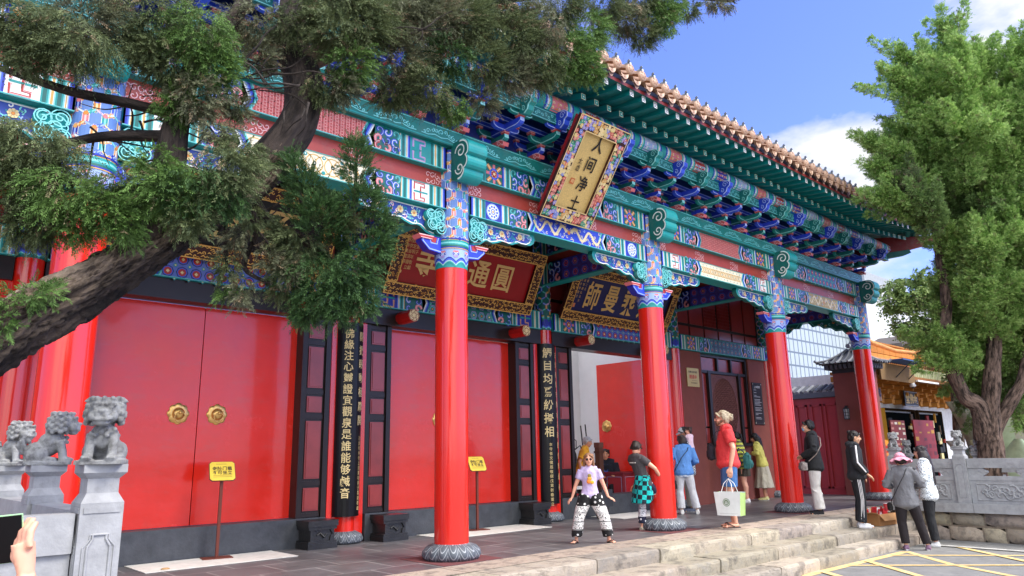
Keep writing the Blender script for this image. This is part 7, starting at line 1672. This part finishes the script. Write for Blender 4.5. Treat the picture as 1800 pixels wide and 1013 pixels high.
# 2 boy
def ex_boy(t, H, P, Sh, Nk, hp, sc_, A, G, R3, hs):
    mb = MB(); n = 36; vs = []
    for r0, z, dx in ((.084, .075, 0), (.104, .03, .0), (.122, -.08, .01), (.138, -.20, .02)):
        for i in range(n): a = 2*PI*i/n; q = r0*(1+.05*math.sin(a*5+z*20)); vs.append(sc_(P+V3((q*1.02*math.cos(a)+dx, q*.85*math.sin(a)+.01, z-(.03 if math.sin(a) > 0 else -.02)*(z < 0)))))
    mb.add(vs, [(a*n+i, a*n+(i+1) % n, (a+1)*n+(i+1) % n, (a+1)*n+i) for a in range(3) for i in range(n)]+[tuple(range(n))[::-1], tuple(range(3*n, 4*n))]); fuse(mb, 'waist_wrap', .009, 'check', t, None, 2)
    q = MB(); c_ = Sh.lerp(P, .22)+V3((0, .079, 0)); [q.box(*(sorted((sc_(c_)[0]+u*H-.008, sc_(c_)[0]+u*H+.008))), sc_(c_)[1]-.004, sc_(c_)[1]+.004, sc_(c_)[2]-.007, sc_(c_)[2]+.007, srgb('#d8d4cc')) for u in (-.05, -.035, -.022, 0, .012, .028, .04)]; q.build('printed_letters', 'vc', t)
person('boy in dark grey shirt and teal checked waist wrap leaning on a red column', (1.74, .12, 0), 1.33, -10, 'fair', lean=(.055, -.045), head=(14, -42), arms={'L': ((.15, -.03, .67), (.13, -.14, .58), (0, -1, -.3)), 'R': ((-.165, -.04, .68), (-.12, -.16, .57), (.2, -.8, -.5))},
    legs={'L': ((.06, -.02, .285), (.06, .0, .042), (.1, -1, 0)), 'R': ((-.07, -.17, .37), (-.06, -.19, .155), (.1, -1, -.1))}, hs=1.13, top=('shirt', srgb('#4a4648'), .006, .55, -.01), bottom=('trousers', (1, 1, 1), 1.0, 1.3, 1.86, 'eleph2'), shoes=('low', srgb('#b5ab98')), hair=('short', srgb('#2a201b')), extras=ex_boy)
# 3 man with shopping bag
def ex_man(t, H, P, Sh, Nk, hp, sc_, A, G, R3, hs):
    mb = MB(); [mb.ball(sc_(hp(*p)), (.014*H, .012*H, .014*H), n=8, m=5) for p in ((0, -.042, -.052), (.016, -.036, -.046), (-.016, -.036, -.046), (.028, -.022, -.036), (-.028, -.022, -.036), (.012, -.046, -.03), (-.012, -.046, -.03), (.034, -.006, -.024), (-.034, -.006, -.024))]
    fuse(mb, 'beard', .006, 'hairm', t, flatcol(srgb('#7a5a44')), 1)
tM, wM, AM, GM = person('man in red shirt and blue shorts with greying hair bun, holding a shopping bag', (2.865, -.676, 0), 1.80, 128, 'fair', lean=(0, .0), head=(-4, -2), wide=1.0, belly=.022, arms={'L': ((.165, .03, .655), (.165, -.005, .505), (0, -.12, -1)), 'R': ((-.16, .02, .655), (-.16, -.01, .51), (0, -.1, -1))},
    top=('shirt', srgb('#cf3a3c'), .010, .72, -.025), bottom=('shorts', srgb('#3f6aa0'), 1.15, 1.22, .78), shoes=('sandal', srgb('#3a3634')), hair=('bun', srgb('#a8997f')), glasses='thin', extras=ex_man)
def strap(mb, pts, r_=.008, col=srgb('#17171b')): mb.tube(pts, r_, 6, col, flat=.5)
def carry_bag():
    t = thing('shopping_bag', 'white and green shopping bag with a round green emblem hanging from the man\'s hand', 'bag', tuple(wM((.165, -.03, .425))-V3((0, 0, .56))), R(-174)+PI/2)
    mb = MB(); w, d, h = .21, .085, .34
    n = 7; vs = []
    fs = []
    mb.add([(-w*.86, -d, 0), (w*.86, -d, 0), (w*.86, d, 0), (-w*.86, d, 0), (-w, -d*1.1, h), (w, -d*1.1, h), (w, d*1.1, h), (-w, d*1.1, h), (w*.94, 0, h*.02), (w*1.12, 0, h*.96), (-w*.94, 0, h*.02), (-w*1.12, 0, h*.96)],
        [(3, 2, 8, 1, 0, 10), (0, 1, 5, 4), (2, 3, 7, 6), (1, 8, 9, 5), (8, 2, 6, 9), (3, 10, 11, 7), (10, 0, 4, 11)], [srgb('#dfe8e6'), srgb('#e4efec'), srgb('#dce6e4'), srgb('#a8c878'), srgb('#9fc06c'), srgb('#a8c878'), srgb('#9fc06c')])
    cv = Canvas(mb, lambda u, v, l: (u, -d*(1+.1*v/h)-l*.002, v)); cv.disc(-.02, .19, .058, srgb('#7d9a78'), 1, 24); cv.disc(-.02, .19, .048, srgb('#e4efec'), 2, 24); cv.disc(-.02, .19, .040, srgb('#6d8a66'), 3, 24)
    for i in (-1, 0, 1): cv.rect(-.02+i*.016-.004, -.02+i*.016+.004, .17, .205+.008*(i == 0), srgb('#e4efec'), 4)
    cv.rect(-.042, .002, .165, .170, srgb('#e4efec'), 4); cv.rect(-.14, .14, .03, .033, srgb('#a9b8b4'), 1)
    mb.build('bag_body', 'vc', t); q = MB()
    for s in (-1, 1): q.tube([(-.09, s*d*1.1, h-.01), (-.06, s*.05, h+.12), (0, s*.01, h+.19), (.06, s*.05, h+.12), (.09, s*d*1.1, h-.01)], .005, 6, srgb('#f0f0ec'))
    q.build('handle', 'vc', t)
carry_bag()
def body_strap(wf, H, a, b_, name, label, bagpos, size, col, side, rot=0, cat='bag', strapcol=None, rad=.105, group=None, depth=.09):
    """sling bag: strap runs round the body from shoulder a to the bag"""
    c = wf(bagpos); t = thing(name, label, cat, tuple(c), rot, group); iv = (Matrix.Translation(c) @ Matrix.Rotation(rot, 4, 'Z')).inverted()
    mb = MB(); w, d, h = size; mb.ball((0, 0, 0), (w, d, h)); mb.box(-w*.8, w*.8, -d*.75, d*.75, -h*.85, h*.7); mb.box(-w*.6, w*.6, -d*1.05, 0, -h*.6, h*.1)
    fuse(mb, 'bag_body', .009, 'cloth', t, flatcol(col), 3); q = MB(); strap(q, [tuple(iv @ wf(p)) for p in a], .009, strapcol or col); q.build('strap', 'vc', t); return t
body_strap(wM, 1.8, [(.06, .02, .835), (.03, -.085, .80), (-.02, -.125, .74), (-.06, -.12, .66)], None, 'sling_bag', 'black sling bag worn across the chest of the man in red', (-.08, -.13, .63), (.10, .06, .14), srgb('#24222c'), 1, R(TOL)+PI/2)
# 4, 5 couple and child by the wall
def ex_blue(t, H, P, Sh, Nk, hp, sc_, A, G, R3, hs):
    mb = MB(); n = 30; vs = []
    for r0, z in ((.096, -.02), (.102, -.075)):
        for i in range(n): a = 2*PI*i/n; vs.append(sc_(P+V3((r0*(1+.04*math.sin(9*a))*math.cos(a), r0*.8*(1+.04*math.sin(9*a))*math.sin(a), z))))
    mb.add(vs, [(i, (i+1) % n, n+(i+1) % n, n+i) for i in range(n)], srgb('#b9c3d0')); mb.build('shirt_hem', 'cloth', t)
tB, wB, AB, GB = person('woman in a blue jumper and white trousers, back turned, standing beyond the red column', (4.60, 1.36, 0), 1.50, 46, 'asian', lean=(-.02, .06), head=(20, -25), top=('jumper', srgb('#5c8fd0'), .015, 1.9, .0), bottom=('trousers', srgb('#d5d6da'), 1.1, 1.35, 1.9), shoes=('shoe', srgb('#e2e0dc')), hair=('bob', srgb('#2c1d18')),
    arms={'L': ((.17, -.03, .64), (.12, -.13, .60), (0, -1, 0)), 'R': ((-.17, -.03, .64), (-.12, -.13, .60), (0, -1, 0))}, legs={'L': ((.06, -.02, .285), (.06, .01, .042), (.1, -1, 0)), 'R': ((-.09, .0, .285), (-.13, .03, .042), (-.1, -1, 0))}, extras=ex_blue)
body_strap(wB, 1.5, [(-.08, -.02, .82), (-.05, .075, .78), (.03, .105, .70), (.09, .09, .60), (.13, .05, .52), (.135, .03, .44)], None, 'shoulder_bag', 'black bag on a long strap worn by the woman in blue', (.14, .03, .36), (.07, .05, .10), srgb('#1c1a1c'), 1, R(AWAY), strapcol=srgb('#151517'))
def ex_cap(t, H, P, Sh, Nk, hp, sc_, A, G, R3, hs):
    mb = MB(); mb.ball(sc_(hp(0, .004, .030)), (.053*H, .060*H, .046*H), rot=R3); mb.tube([sc_(hp(-.03, -.05, .026)), sc_(hp(0, -.075, .024)), sc_(hp(.03, -.05, .026))], [.018*H, .022*H, .018*H], 8, flat=.35); mb.tube([sc_(hp(0, -.04, .028)), sc_(hp(0, -.085, .022))], [.03*H, .026*H], 10, flat=.3)
    pz0 = np.array(hp(0, -.05, 0))*H; fwv = np.array(tuple((hp(0, -1, 0)-hp(0, 0, 0)))); hd0 = np.array(hp(0, 0, 0))*H
    fuse(mb, 'cap', .007, 'cloth', t, lambda co: np.where((((co-hd0)@fwv) > -.008)[:, None], np.array(srgb('#c9ccd0')), np.array(srgb('#25262c'))), 1)
person('man in grey and black cap and checked shirt holding a small child', (5.06, 1.57, 0), 1.66, 130, 'asian', head=(8, -28), top=('shirt', (1, 1, 1), .014, 1.85, .05, 'gingham'), bottom=('trousers', srgb('#9c9c92'), 1.05, 1.25, 1.9), shoes=('shoe', srgb('#5c6478')), hair=('short', srgb('#1a1513')), extras=ex_cap,
    arms={'L': ((.17, -.03, .66), (.10, -.13, .70), (-1, -.3, .2)), 'R': ((-.17, -.03, .66), (-.06, -.14, .66), (1, -.3, .1))})
_c = V3((5.06, 1.57, 0))+V3((-.68, -.73, 0))*.20+V3((.736, -.677, 0))*.03
person('small child in pink with tied-up hair, carried by the man in the cap', (_c.x, _c.y, .86), .72, AWAY+30, 'fair', head=(60, -5), hs=1.5, top=('top', srgb('#e6c8d4'), .012, 1.8, .02), bottom=('trousers', srgb('#d8b4c4'), 1.2, 1.2, 1.8), shoes=('shoe', srgb('#e8d8d8')), hair=('topbun', srgb('#3a261c')), legs={'L': ((.07, -.08, .40), (.07, -.02, .28), (0, -1, -.2)), 'R': ((-.07, -.08, .40), (-.07, -.02, .28), (0, -1, -.2))}, arms={'L': ((.10, -.12, .74), (.05, -.2, .76), (0, -1, 0)), 'R': ((-.10, -.12, .74), (-.05, -.2, .76), (0, -1, 0))}, voxel=.006)
# 6, 7 young women at the window
tY, wY, AY, GY = person('young woman in yellow and grey striped top and short dark skirt at the wall', (7.86, 2.0, 0), 1.60, 114, 'fair', lean=(0, .05), head=(-5, -30), top=('top', (1, 1, 1), .014, 1.5, .0, 'ystripe'), bottom=('skirt', srgb('#4c463c'), 1.0, 1.05, .22), shoes=('shoe', srgb('#e8e8e6')), hair=('ponytail', srgb('#17120f')),
    arms={'L': ((.14, -.05, .68), (.06, -.16, .68), (-.4, -1, 0)), 'R': ((-.14, -.05, .68), (-.06, -.16, .68), (.4, -1, 0))})
person('young woman in pale yellow top and long beige skirt near the black notice', (8.80, 2.06, 0), 1.58, 112, 'tan', lean=(0, .05), head=(0, -28), top=('top', srgb('#d8d070'), .012, 1.6, -.01), bottom=('skirt', srgb('#b9b2a0'), 1.1, 1.75, .40), shoes=('shoe', srgb('#cfc78a')), hair=('long', srgb('#15100e')),
    arms={'L': ((.14, -.05, .68), (.06, -.16, .68), (-.4, -1, 0)), 'R': ((-.14, -.05, .68), (-.06, -.16, .68), (.4, -1, 0))})
bp_ = thing('backpack', 'teal backpack on the back of the young woman in stripes', 'backpack', (7.66, 1.78, .92), R(20)); mb = MB(); mb.ball((0, 0, 0), (.14, .09, .19)); mb.box(-.11, .11, -.07, .07, -.17, .12); mb.ball((0, -.08, -.07), (.10, .05, .09)); fuse(mb, 'bag_body', .01, 'cloth', bp_, flatcol(srgb('#3f7f7c')), 3); mb = MB(); mb.tube([(-.02, .05, .18), (-.03, .16, .28), (-.03, .22, .16), (0, .12, -.08)], .014, 6, srgb('#33406c')); mb.build('strap', 'cloth', bp_)
# 8 masked man
def ex_mask(t, H, P, Sh, Nk, hp, sc_, A, G, R3, hs):
    mb = MB(); mb.ball(sc_(hp(0, -.038, -.026)), (.030*H, .022*H, .026*H), rot=R3); fuse(mb, 'face_mask', .006, 'cloth', t, flatcol(srgb('#8fc4e4')), 2); q = MB()
    for s in (-1, 1): q.tube([sc_(hp(s*.028, -.036, -.012)), sc_(hp(s*.046, .0, .004))], .0014*H, 5, srgb('#f0f0f0'))
    q.build('mask_loop', 'vc', t)
tK, wK, AK, GK = person('man in a black sweater, pale trousers and light blue face mask, standing by a column', (5.75, -.66, 0), 1.70, 116, 'asian', wide=1.04, belly=.012, head=(-4, 0), top=('sweater', srgb('#1f2023'), .014, 1.95, .02), bottom=('trousers', srgb('#d3d0cc'), 1.15, 1.55, 1.93), shoes=('shoe', srgb('#26272b')), hair=('short', srgb('#0f0d0d')), extras=ex_mask,
    arms={'L': ((.165, .01, .665), (.09, -.115, .60), (-1, -.4, .0)), 'R': ((-.165, .01, .665), (-.07, -.125, .585), (1, -.3, .0))})
body_strap(wK, 1.7, [(-.05, .03, .84), (.02, .085, .79), (.09, .085, .71), (.125, .03, .62), (.13, -.05, .55)], None, 'crossbody_bag', 'grey crossbody bag hanging at the hip of the masked man', (.14, -.11, .50), (.12, .06, .085), srgb('#8d8582'), 1, R(TOL)+PI/2, strapcol=srgb('#8c7c74'))
# 9 woman in hooded jacket
def ex_jack(t, H, P, Sh, Nk, hp, sc_, A, G, R3, hs):
    for k in 'LR':
        s0, e, w_, fd = A[k]; sg = 1 if k == 'L' else -1; off = V3((sg*.048, 0, .004)); mb = MB(); mb.tube([sc_(s0+off*1.05+V3((0, 0, .02))), sc_(s0.lerp(e, .5)+off), sc_(e+off*.92), sc_(e.lerp(w_, .5)+off*.8), sc_(e.lerp(w_, .85)+off*.62)], .009*H, 6, srgb('#e6e6e8'), flat=1); mb.build('sleeve_stripe', 'vc', t)
        h_, kn_, an, td = G[k]
        for q in (-1, 0, 1): mb = MB(); mb.tube([sc_(h_+V3((sg*.058, q*.013, -.03))), sc_(h_.lerp(kn_, .5)+V3((sg*.054, q*.013, 0))), sc_(kn_+V3((sg*.046, q*.012, 0))), sc_(kn_.lerp(an, .5)+V3((sg*.043, q*.012, 0))), sc_(kn_.lerp(an, .88)+V3((sg*.041, q*.012, 0)))], .0035*H, 5, srgb('#e6e6e8')); mb.build('trouser_stripe', 'vc', t)
    mb = MB(); mb.ball(sc_(P-V3((0, 0, .035))), (.098*H, .078*H, .045*H)); fuse(mb, 'undershirt', .009, 'cloth', t, flatcol(srgb('#e4e6ec')), 2)
tJ, wJ, AJ, GJ = person('woman in black hooded jacket with white sleeve stripes on the top step', (5.43, -1.53, -.15), 1.62, -58, 'asian', head=(-6, -8), top=('hood_jacket', srgb('#23262b'), .019, 1.95, -.015), bottom=('trousers', srgb('#1d2026'), 1.05, 1.3, 1.92), shoes=('shoe', srgb('#e8e8ea')), hair=('topbun', srgb('#171110')), extras=ex_jack,
    arms={'L': ((.165, .0, .655), (.14, -.07, .53), (-.1, -.6, -.8)), 'R': ((-.165, .01, .655), (-.13, -.08, .54), (.1, -.7, -.6))})
# 10 pink hat
def ex_hat(t, H, P, Sh, Nk, hp, sc_, A, G, R3, hs):
    mb = MB(); n = 48; vs = []
    for r0, z in ((.0, .088), (.030, .086), (.050, .068), (.056, .040), (.062, .030), (.085, .016), (.108, -.004), (.112, -.012)):
        for i in range(n): a = 2*PI*i/n; f_ = 1+(.05*math.sin(a*9) if r0 > .1 else 0); vs.append(sc_(hp(r0*f_*math.cos(a), .012+r0*f_*math.sin(a), z+(.007*math.sin(a*9) if r0 > .08 else 0))))
    m = 8; fs = [(k*n+i, k*n+(i+1) % n, (k+1)*n+(i+1) % n, (k+1)*n+i) for k in range(m-1) for i in range(n)]; off = len(vs); vs2 = [tuple(V3(v)*1.0-V3((0, 0, .006))) for v in vs]
    mb.add(vs+vs2, fs+[tuple(off+q for q in f[::-1]) for f in fs], srgb('#e2a0b4'), True); mb.tube([sc_(hp(.058*math.cos(a), .012+.058*math.sin(a), .038)) for a in np.linspace(0, 6.28, 20)], .007*H, 6, srgb('#d98aa2')); mb.build('sun_hat', 'cloth', t)
tP, wP, AP, GP = person('woman in a wide pink sun hat and grey jacket, seen from behind', (5.55, -2.22, G0), 1.52, 26, 'asian', wide=1.0, head=(10, -14), top=('jacket', srgb('#6c6d72'), .013, 1.9, .035), bottom=('trousers', srgb('#1f191d'), 1.12, 1.18, 1.9), shoes=('shoe', srgb('#7c6078')), hair=('short', srgb('#2a1f1c')), extras=ex_hat,
    arms={'L': ((.175, .0, .66), (.10, -.12, .64), (-.8, -.8, 0)), 'R': ((-.175, .0, .66), (-.10, -.12, .64), (.8, -.8, 0))}, legs={'L': ((.065, -.01, .285), (.055, .02, .042), (.1, -1, 0)), 'R': ((-.10, -.01, .285), (-.15, .0, .042), (-.15, -1, 0))})
body_strap(wP, 1.52, [(-.04, .05, .835), (0, .105, .76), (.05, .115, .68), (.105, .10, .58), (.145, .06, .50), (.15, .02, .46)], None, 'shoulder_bag', 'small black bag at the left hip of the woman in the pink hat', (.16, -.01, .44), (.06, .035, .07), srgb('#1a181a'), 1, R(AWAY), strapcol=srgb('#1c1b1e'))
# 11 long hair
person('young woman with very long straight dark hair, a speckled white blouse and black trousers', (6.24, -2.34, G0), 1.66, 100, 'fair', head=(-14, -4), top=('blouse', (1, 1, 1), .015, 1.85, .02, 'floral'), bottom=('trousers', srgb('#1d1e22'), 1.0, 1.15, 1.92), shoes=('shoe', srgb('#dcdcdc')), hair=('long', srgb('#2a2224')),
    arms={'L': ((.155, .0, .665), (.10, -.10, .60), (-.4, -1, -.2)), 'R': ((-.155, .0, .665), (-.10, -.10, .60), (.4, -1, -.2))}, legs={'L': ((.06, -.01, .285), (.07, .02, .042), (.1, -1, 0)), 'R': ((-.05, -.02, .285), (-.03, .0, .042), (0, -1, 0))})
# 12 seated man, 13 standing elder inside the doorway
person('man in a dark suit and blue shirt sitting behind the red desk in the doorway', (4.86, 3.52, 0), 1.72, -139, 'tan', sit=.46, lean=(0, .03), wide=1.08, head=(0, -4), top=('suit_jacket', srgb('#171a26'), .018, 1.95, .0), bottom=('trousers', srgb('#14151b'), 1.05, 1.1, 1.9), shoes=('shoe', srgb('#0e0e10')), hair=('short', srgb('#1b1614')),
    arms={'L': ((.15, -.07, .36), (.10, -.19, .405), (-.2, -1, 0)), 'R': ((-.15, -.07, .36), (-.06, -.16, .39), (.4, -1, 0))}, legs={'L': ((.07, -.23, .27), (.07, -.20, .045), (0, -1, 0)), 'R': ((-.07, -.23, .27), (-.07, -.20, .045), (0, -1, 0))},
    extras=lambda t, H, P, Sh, Nk, hp, sc_, A, G, R3, hs: MB().prism([(-.018, .0), (.018, 0), (.028, .20), (-.028, .20)], sc_(P.lerp(Sh, .22)+V3((0, -.083, 0))), (H, 0, 0), (0, -.07*H*0, H), (0, -.012, 0), srgb('#3456a0')).build('shirt_front', 'cloth', t))
tO, wO, AO, GO_ = person('grey-haired person in an orange shirt standing inside the doorway, facing right', (3.60, 3.12, -.0), 1.52, -46, 'tan', lean=(0, .08), head=(0, -16), top=('shirt', srgb('#e0a028'), .012, .75, .03), bottom=('trousers', srgb('#4a4238'), 1.05, 1.1, 1.9), shoes=('shoe', srgb('#2a2a2c')), hair=('short', srgb('#a9a9aa')))
bp_ = thing('backpack', 'dark backpack worn by the grey-haired person in orange', 'backpack', tuple(wO((0, .09, .70))), R(-46)+PI/2); mb = MB(); mb.ball((0, 0, 0), (.13, .09, .18)); mb.box(-.11, .11, -.06, .06, -.17, .12); fuse(mb, 'bag_body', .01, 'cloth', bp_, flatcol(srgb('#25292a')), 3); mb = MB(); mb.tube([(.07, -.05, .16), (.075, -.16, .24), (.075, -.22, .10), (.07, -.10, -.12)], .013, 6, srgb('#22282c')); mb.tube([(-.07, -.05, .16), (-.075, -.16, .24), (-.075, -.22, .10), (-.07, -.10, -.12)], .013, 6, srgb('#22282c')); mb.build('strap', 'cloth', bp_)
# 14 visitor outside the frame whose hand lifts a phone into it
PH = at(19, 947, 2.0)
pl_loc = V3((-7.72, -4.62, G0)); hd_ang = 20; rot_ = R(hd_ang)+PI/2; Hh = 1.62
ivp = (Matrix.Translation(pl_loc) @ Matrix.Rotation(rot_, 4, 'Z')).inverted()
wr = (ivp @ at(46, 1010, 1.97))/Hh; fdl = ((ivp @ at(38, 930, 2.0))-(ivp @ at(46, 1010, 1.97))).normalized()
elb = (ivp @ at(10, 1200, 1.95))/Hh
person('visitor at the left edge whose raised hand holds up a phone', tuple(pl_loc), Hh, hd_ang, 'fair', head=(-10, -5), arms={'R': (tuple(elb), tuple(wr), tuple(fdl), tuple((ivp.to_3x3() @ (-_w*.9-_r*.35)).normalized()))}, top=('shirt', srgb('#8a5a48'), .012, .6, .03), bottom=('trousers', srgb('#33384a'), 1.05, 1.15, 1.9), shoes=('shoe', srgb('#cfcfcf')), hair=('long', srgb('#2a1c18')), voxel=.0048)
ph = thing('mobile_phone', 'phone in a pale green case with a dark screen, held up at the left edge', 'phone', tuple(PH), 0)
px_, py_, pz_ = (_r+_u*.03).normalized(), (_u-_r*.03).normalized(), -_w
px_ = (px_*.93+_w*.30).normalized(); pz_ = px_.cross(py_).normalized()
mb = MB(); mb.obox((0, 0, 0), px_*.0302, py_*.0655, pz_*.0045, srgb('#a9d6a4')); mb.build('case', 'vc', ph); mb = MB(); mb.obox(tuple(pz_*.0058), px_*.029, py_*.064, pz_*.0008, srgb('#0c0a0c')); mb.build('screen', 'gloss', ph)

# ------------------------------------------------------------------ small things about the doorway and the steps
dk = thing('red_desk', 'small red lacquered desk with two round rosettes, set behind the threshold', 'desk', (4.62, 2.86, 0)); mb = MB(); DR = srgb('#8e1a1c'); mb.box(0, .85, 0, .48, 0, .72, DR); mb.build('cabinet', 'vc', dk); mb = MB(); mb.box(-.03, .88, -.03, .51, .722, .76, srgb('#7c1214')); mb.build('desk_top', 'gloss', dk)
mb = MB(); cv = Canvas(mb, lambda u, v, l: (u, -l*.003, v)); cv.rib([(.06, .08), (.79, .08), (.79, .66), (.06, .66)], .014, srgb('#c9a0b4'), 1, True); cv.rect(.08, .77, .10, .64, srgb('#c81e20'), 1)
for x in (.30, .55): cv.ring(x, .38, .075, .014, GL, 2, 20, 1.25); cv.disc(x, .38, .05, srgb('#3a2410'), 2, 14, 1.2); cv.ring(x, .38, .03, .01, GL, 3, 10)
cv2 = Canvas(mb, lambda u, v, l: (-l*.003, .48-u, v)); cv2.rib([(.05, .08), (.43, .08), (.43, .66), (.05, .66)], .014, srgb('#9aa0c4'), 1, True); cv2.rect(.07, .41, .10, .64, srgb('#a01c1e'), 1); mb.build('panel', 'vc', dk)
mb = MB(); mb.box(-.06, .06, -.06, .06, 0, 1.26, srgb('#5c3524')); mb.box(-.075, .075, -.075, .075, 1.15, 1.19, srgb('#54301f')); mb.box(-.07, .07, -.07, .07, 1.26, 1.36, srgb('#6b4030')); tag(mb.build('wooden_post', 'matte', None, (4.12, 3.05, 0)), 'square brown wooden post standing inside the doorway', 'post')
for i, (x, y, z, lb) in enumerate(((4.80, 4.0, 1.75, 'left of two black broom handles leaning in the doorway'), (4.95, 4.0, 1.78, 'right of two black broom handles leaning in the doorway'))):
    mb = MB(); mb.tube([(0, 0, .25), (-.05, .1, z)], .014, 8, srgb('#141416')); mb.box(-.12, .12, -.03, .03, .02, .25, srgb('#2c2a28')); tag(mb.build('broom', 'vc', None, (x, y, 0)), lb, 'broom', 'brooms in the doorway')
mb = MB(); mb.tube([(0, 0, .3), (0, .05, 1.2)], .012, 8, srgb('#17171a')); mb.tube([(-.06, .05, 1.2), (-.07, .05, 1.36), (.0, .05, 1.40), (.07, .05, 1.36), (.06, .05, 1.2), (-.06, .05, 1.2)], .010, 6, srgb('#17171a')); mb.box(-.13, .13, -.02, .1, .02, .3, srgb('#202024')); tag(mb.build('dustpan', 'vc', None, (4.03, 3.6, 0.05)), 'long-handled black dustpan with a loop handle behind the person in orange', 'dustpan')
st_ = thing('stool', 'red stool with a white top at the left side of the doorway', 'stool', (3.30, 3.0, 0)); mb = MB(); mb.box(-.2, .2, -.2, .2, .48, .53, srgb('#e8e6e0')); mb.build('seat', 'vc', st_)
for a in (-.16, .16):
    for b_ in (-.16, .16): mb = MB(); mb.box(a-.02, a+.02, b_-.02, b_+.02, 0, .478, srgb('#a81c1c')); mb.build('leg', 'vc', st_)
mb = MB(); mb.box(-.17, .17, -.18, -.16, .2, .24, srgb('#a81c1c')); mb.box(-.17, .17, -.18, -.16, .36, .40, srgb('#a81c1c')); mb.build('stretcher', 'vc', st_)
sw_ = thing('folded_stroller', 'small folded stroller with a pale wheel by the threshold, behind the boy', 'stroller', (2.76, 1.9, 0)); mb = MB(); mb.tube([(.09*math.cos(a), 0, .10+.09*math.sin(a)) for a in np.linspace(0, 2*PI, 24)], .018, 8, srgb('#1c1c1e')); mb.lathe([(.04, -.012), (.05, 0), (.04, .012)], n=16, col=srgb('#d8d4bc'))
for v in range(len(mb.v)-48*1, len(mb.v)): x, y, z = mb.v[v]
mb.build('wheel', 'vc', sw_); mb = MB(); mb.tube([(0, .03, .10), (.12, .06, .45), (.35, .1, .62)], .014, 8, srgb('#232326')); mb.tube([(0, .03, .10), (.3, .06, .14), (.42, .08, .5)], .012, 8, srgb('#232326')); mb.box(.12, .42, .05, .14, .2, .5, srgb('#2c2e34')); mb.build('frame', 'vc', sw_)
cb_ = thing('cardboard_box', 'open cardboard box holding red packets, on the step behind the woman in the striped jacket', 'box', (6.12, -1.52, -.15), R(-6)); mb = MB(); KB = srgb('#a9794c'); w, d, h = .28, .17, .19
for a in ((-w, w, -d, -d+.008), (-w, w, d-.008, d), (-w, -w+.008, -d+.008, d-.008), (w-.008, w, -d+.008, d-.008)): mb.box(*a, 0, h, KB)
mb.box(-w+.008, w-.008, -d+.008, d-.008, 0, .008, KB); mb.build('carton', 'matte', cb_)
for o_, e1, e2, nm in (((-w, -d, h), (2*w, 0, 0), (0, -.09, -.10), 'flap'), ((w, -d, h), (0, 2*d, 0), (.10, 0, -.06), 'flap'), ((-w, d, h), (2*w, 0, 0), (0, .10, .05), 'flap'), ((-w, -d, h), (0, 2*d, 0), (-.10, 0, .03), 'flap')):
    mb = MB(); o_, e1, e2 = V3(o_), V3(e1), V3(e2); nn_ = e1.cross(e2).normalized()*.006; vs = [o_, o_+e1, o_+e1+e2, o_+e2]; mb.add(vs+[v+nn_ for v in vs], [(0, 1, 2, 3), (7, 6, 5, 4), (0, 4, 5, 1), (1, 5, 6, 2), (2, 6, 7, 3), (3, 7, 4, 0)], srgb('#b98a5c')); mb.build(nm, 'matte', cb_)
pk0 = None
for i in range(7):
    mb = MB(); mb.box(-.05, .05, -.012, .012, 0, .24+.02*(i % 3), [srgb('#c8202c'), srgb('#d8d8dc'), srgb('#b01a24')][i % 3]); o = mb.build('packet', 'vc', None, (6.12-.20+.062*i, -1.52+random.uniform(-.08, .08), -.13), random.uniform(-.5, .5)); o.rotation_euler.x = random.uniform(-.2, .2); tag(o, 'flat red or white packet standing among others in the open cardboard box', 'packet', 'packets in the cardboard box')
mb = MB(); mb.lathe([(.035, 0), (.048, .11), (.048, .115)], n=16, col=srgb('#d84850')); mb.lathe([(.049, .116), (.049, .122), (0, .124)], n=16, col=srgb('#f0f0f0')); tag(mb.build('paper_cup', 'vc', None, (6.18, -1.66, .085)), 'red paper cup standing on top of the packets in the cardboard box', 'cup')
mb = MB(); mb.ball((0, 0, 0), (.05, .03, .012), srgb('#b08a58'), 8, 5); tag(mb.build('fallen_leaf', 'vc', None, (-4.6, 1.72, .018)), 'single dry leaf lying on the near corner of the left floor mat', 'leaf')
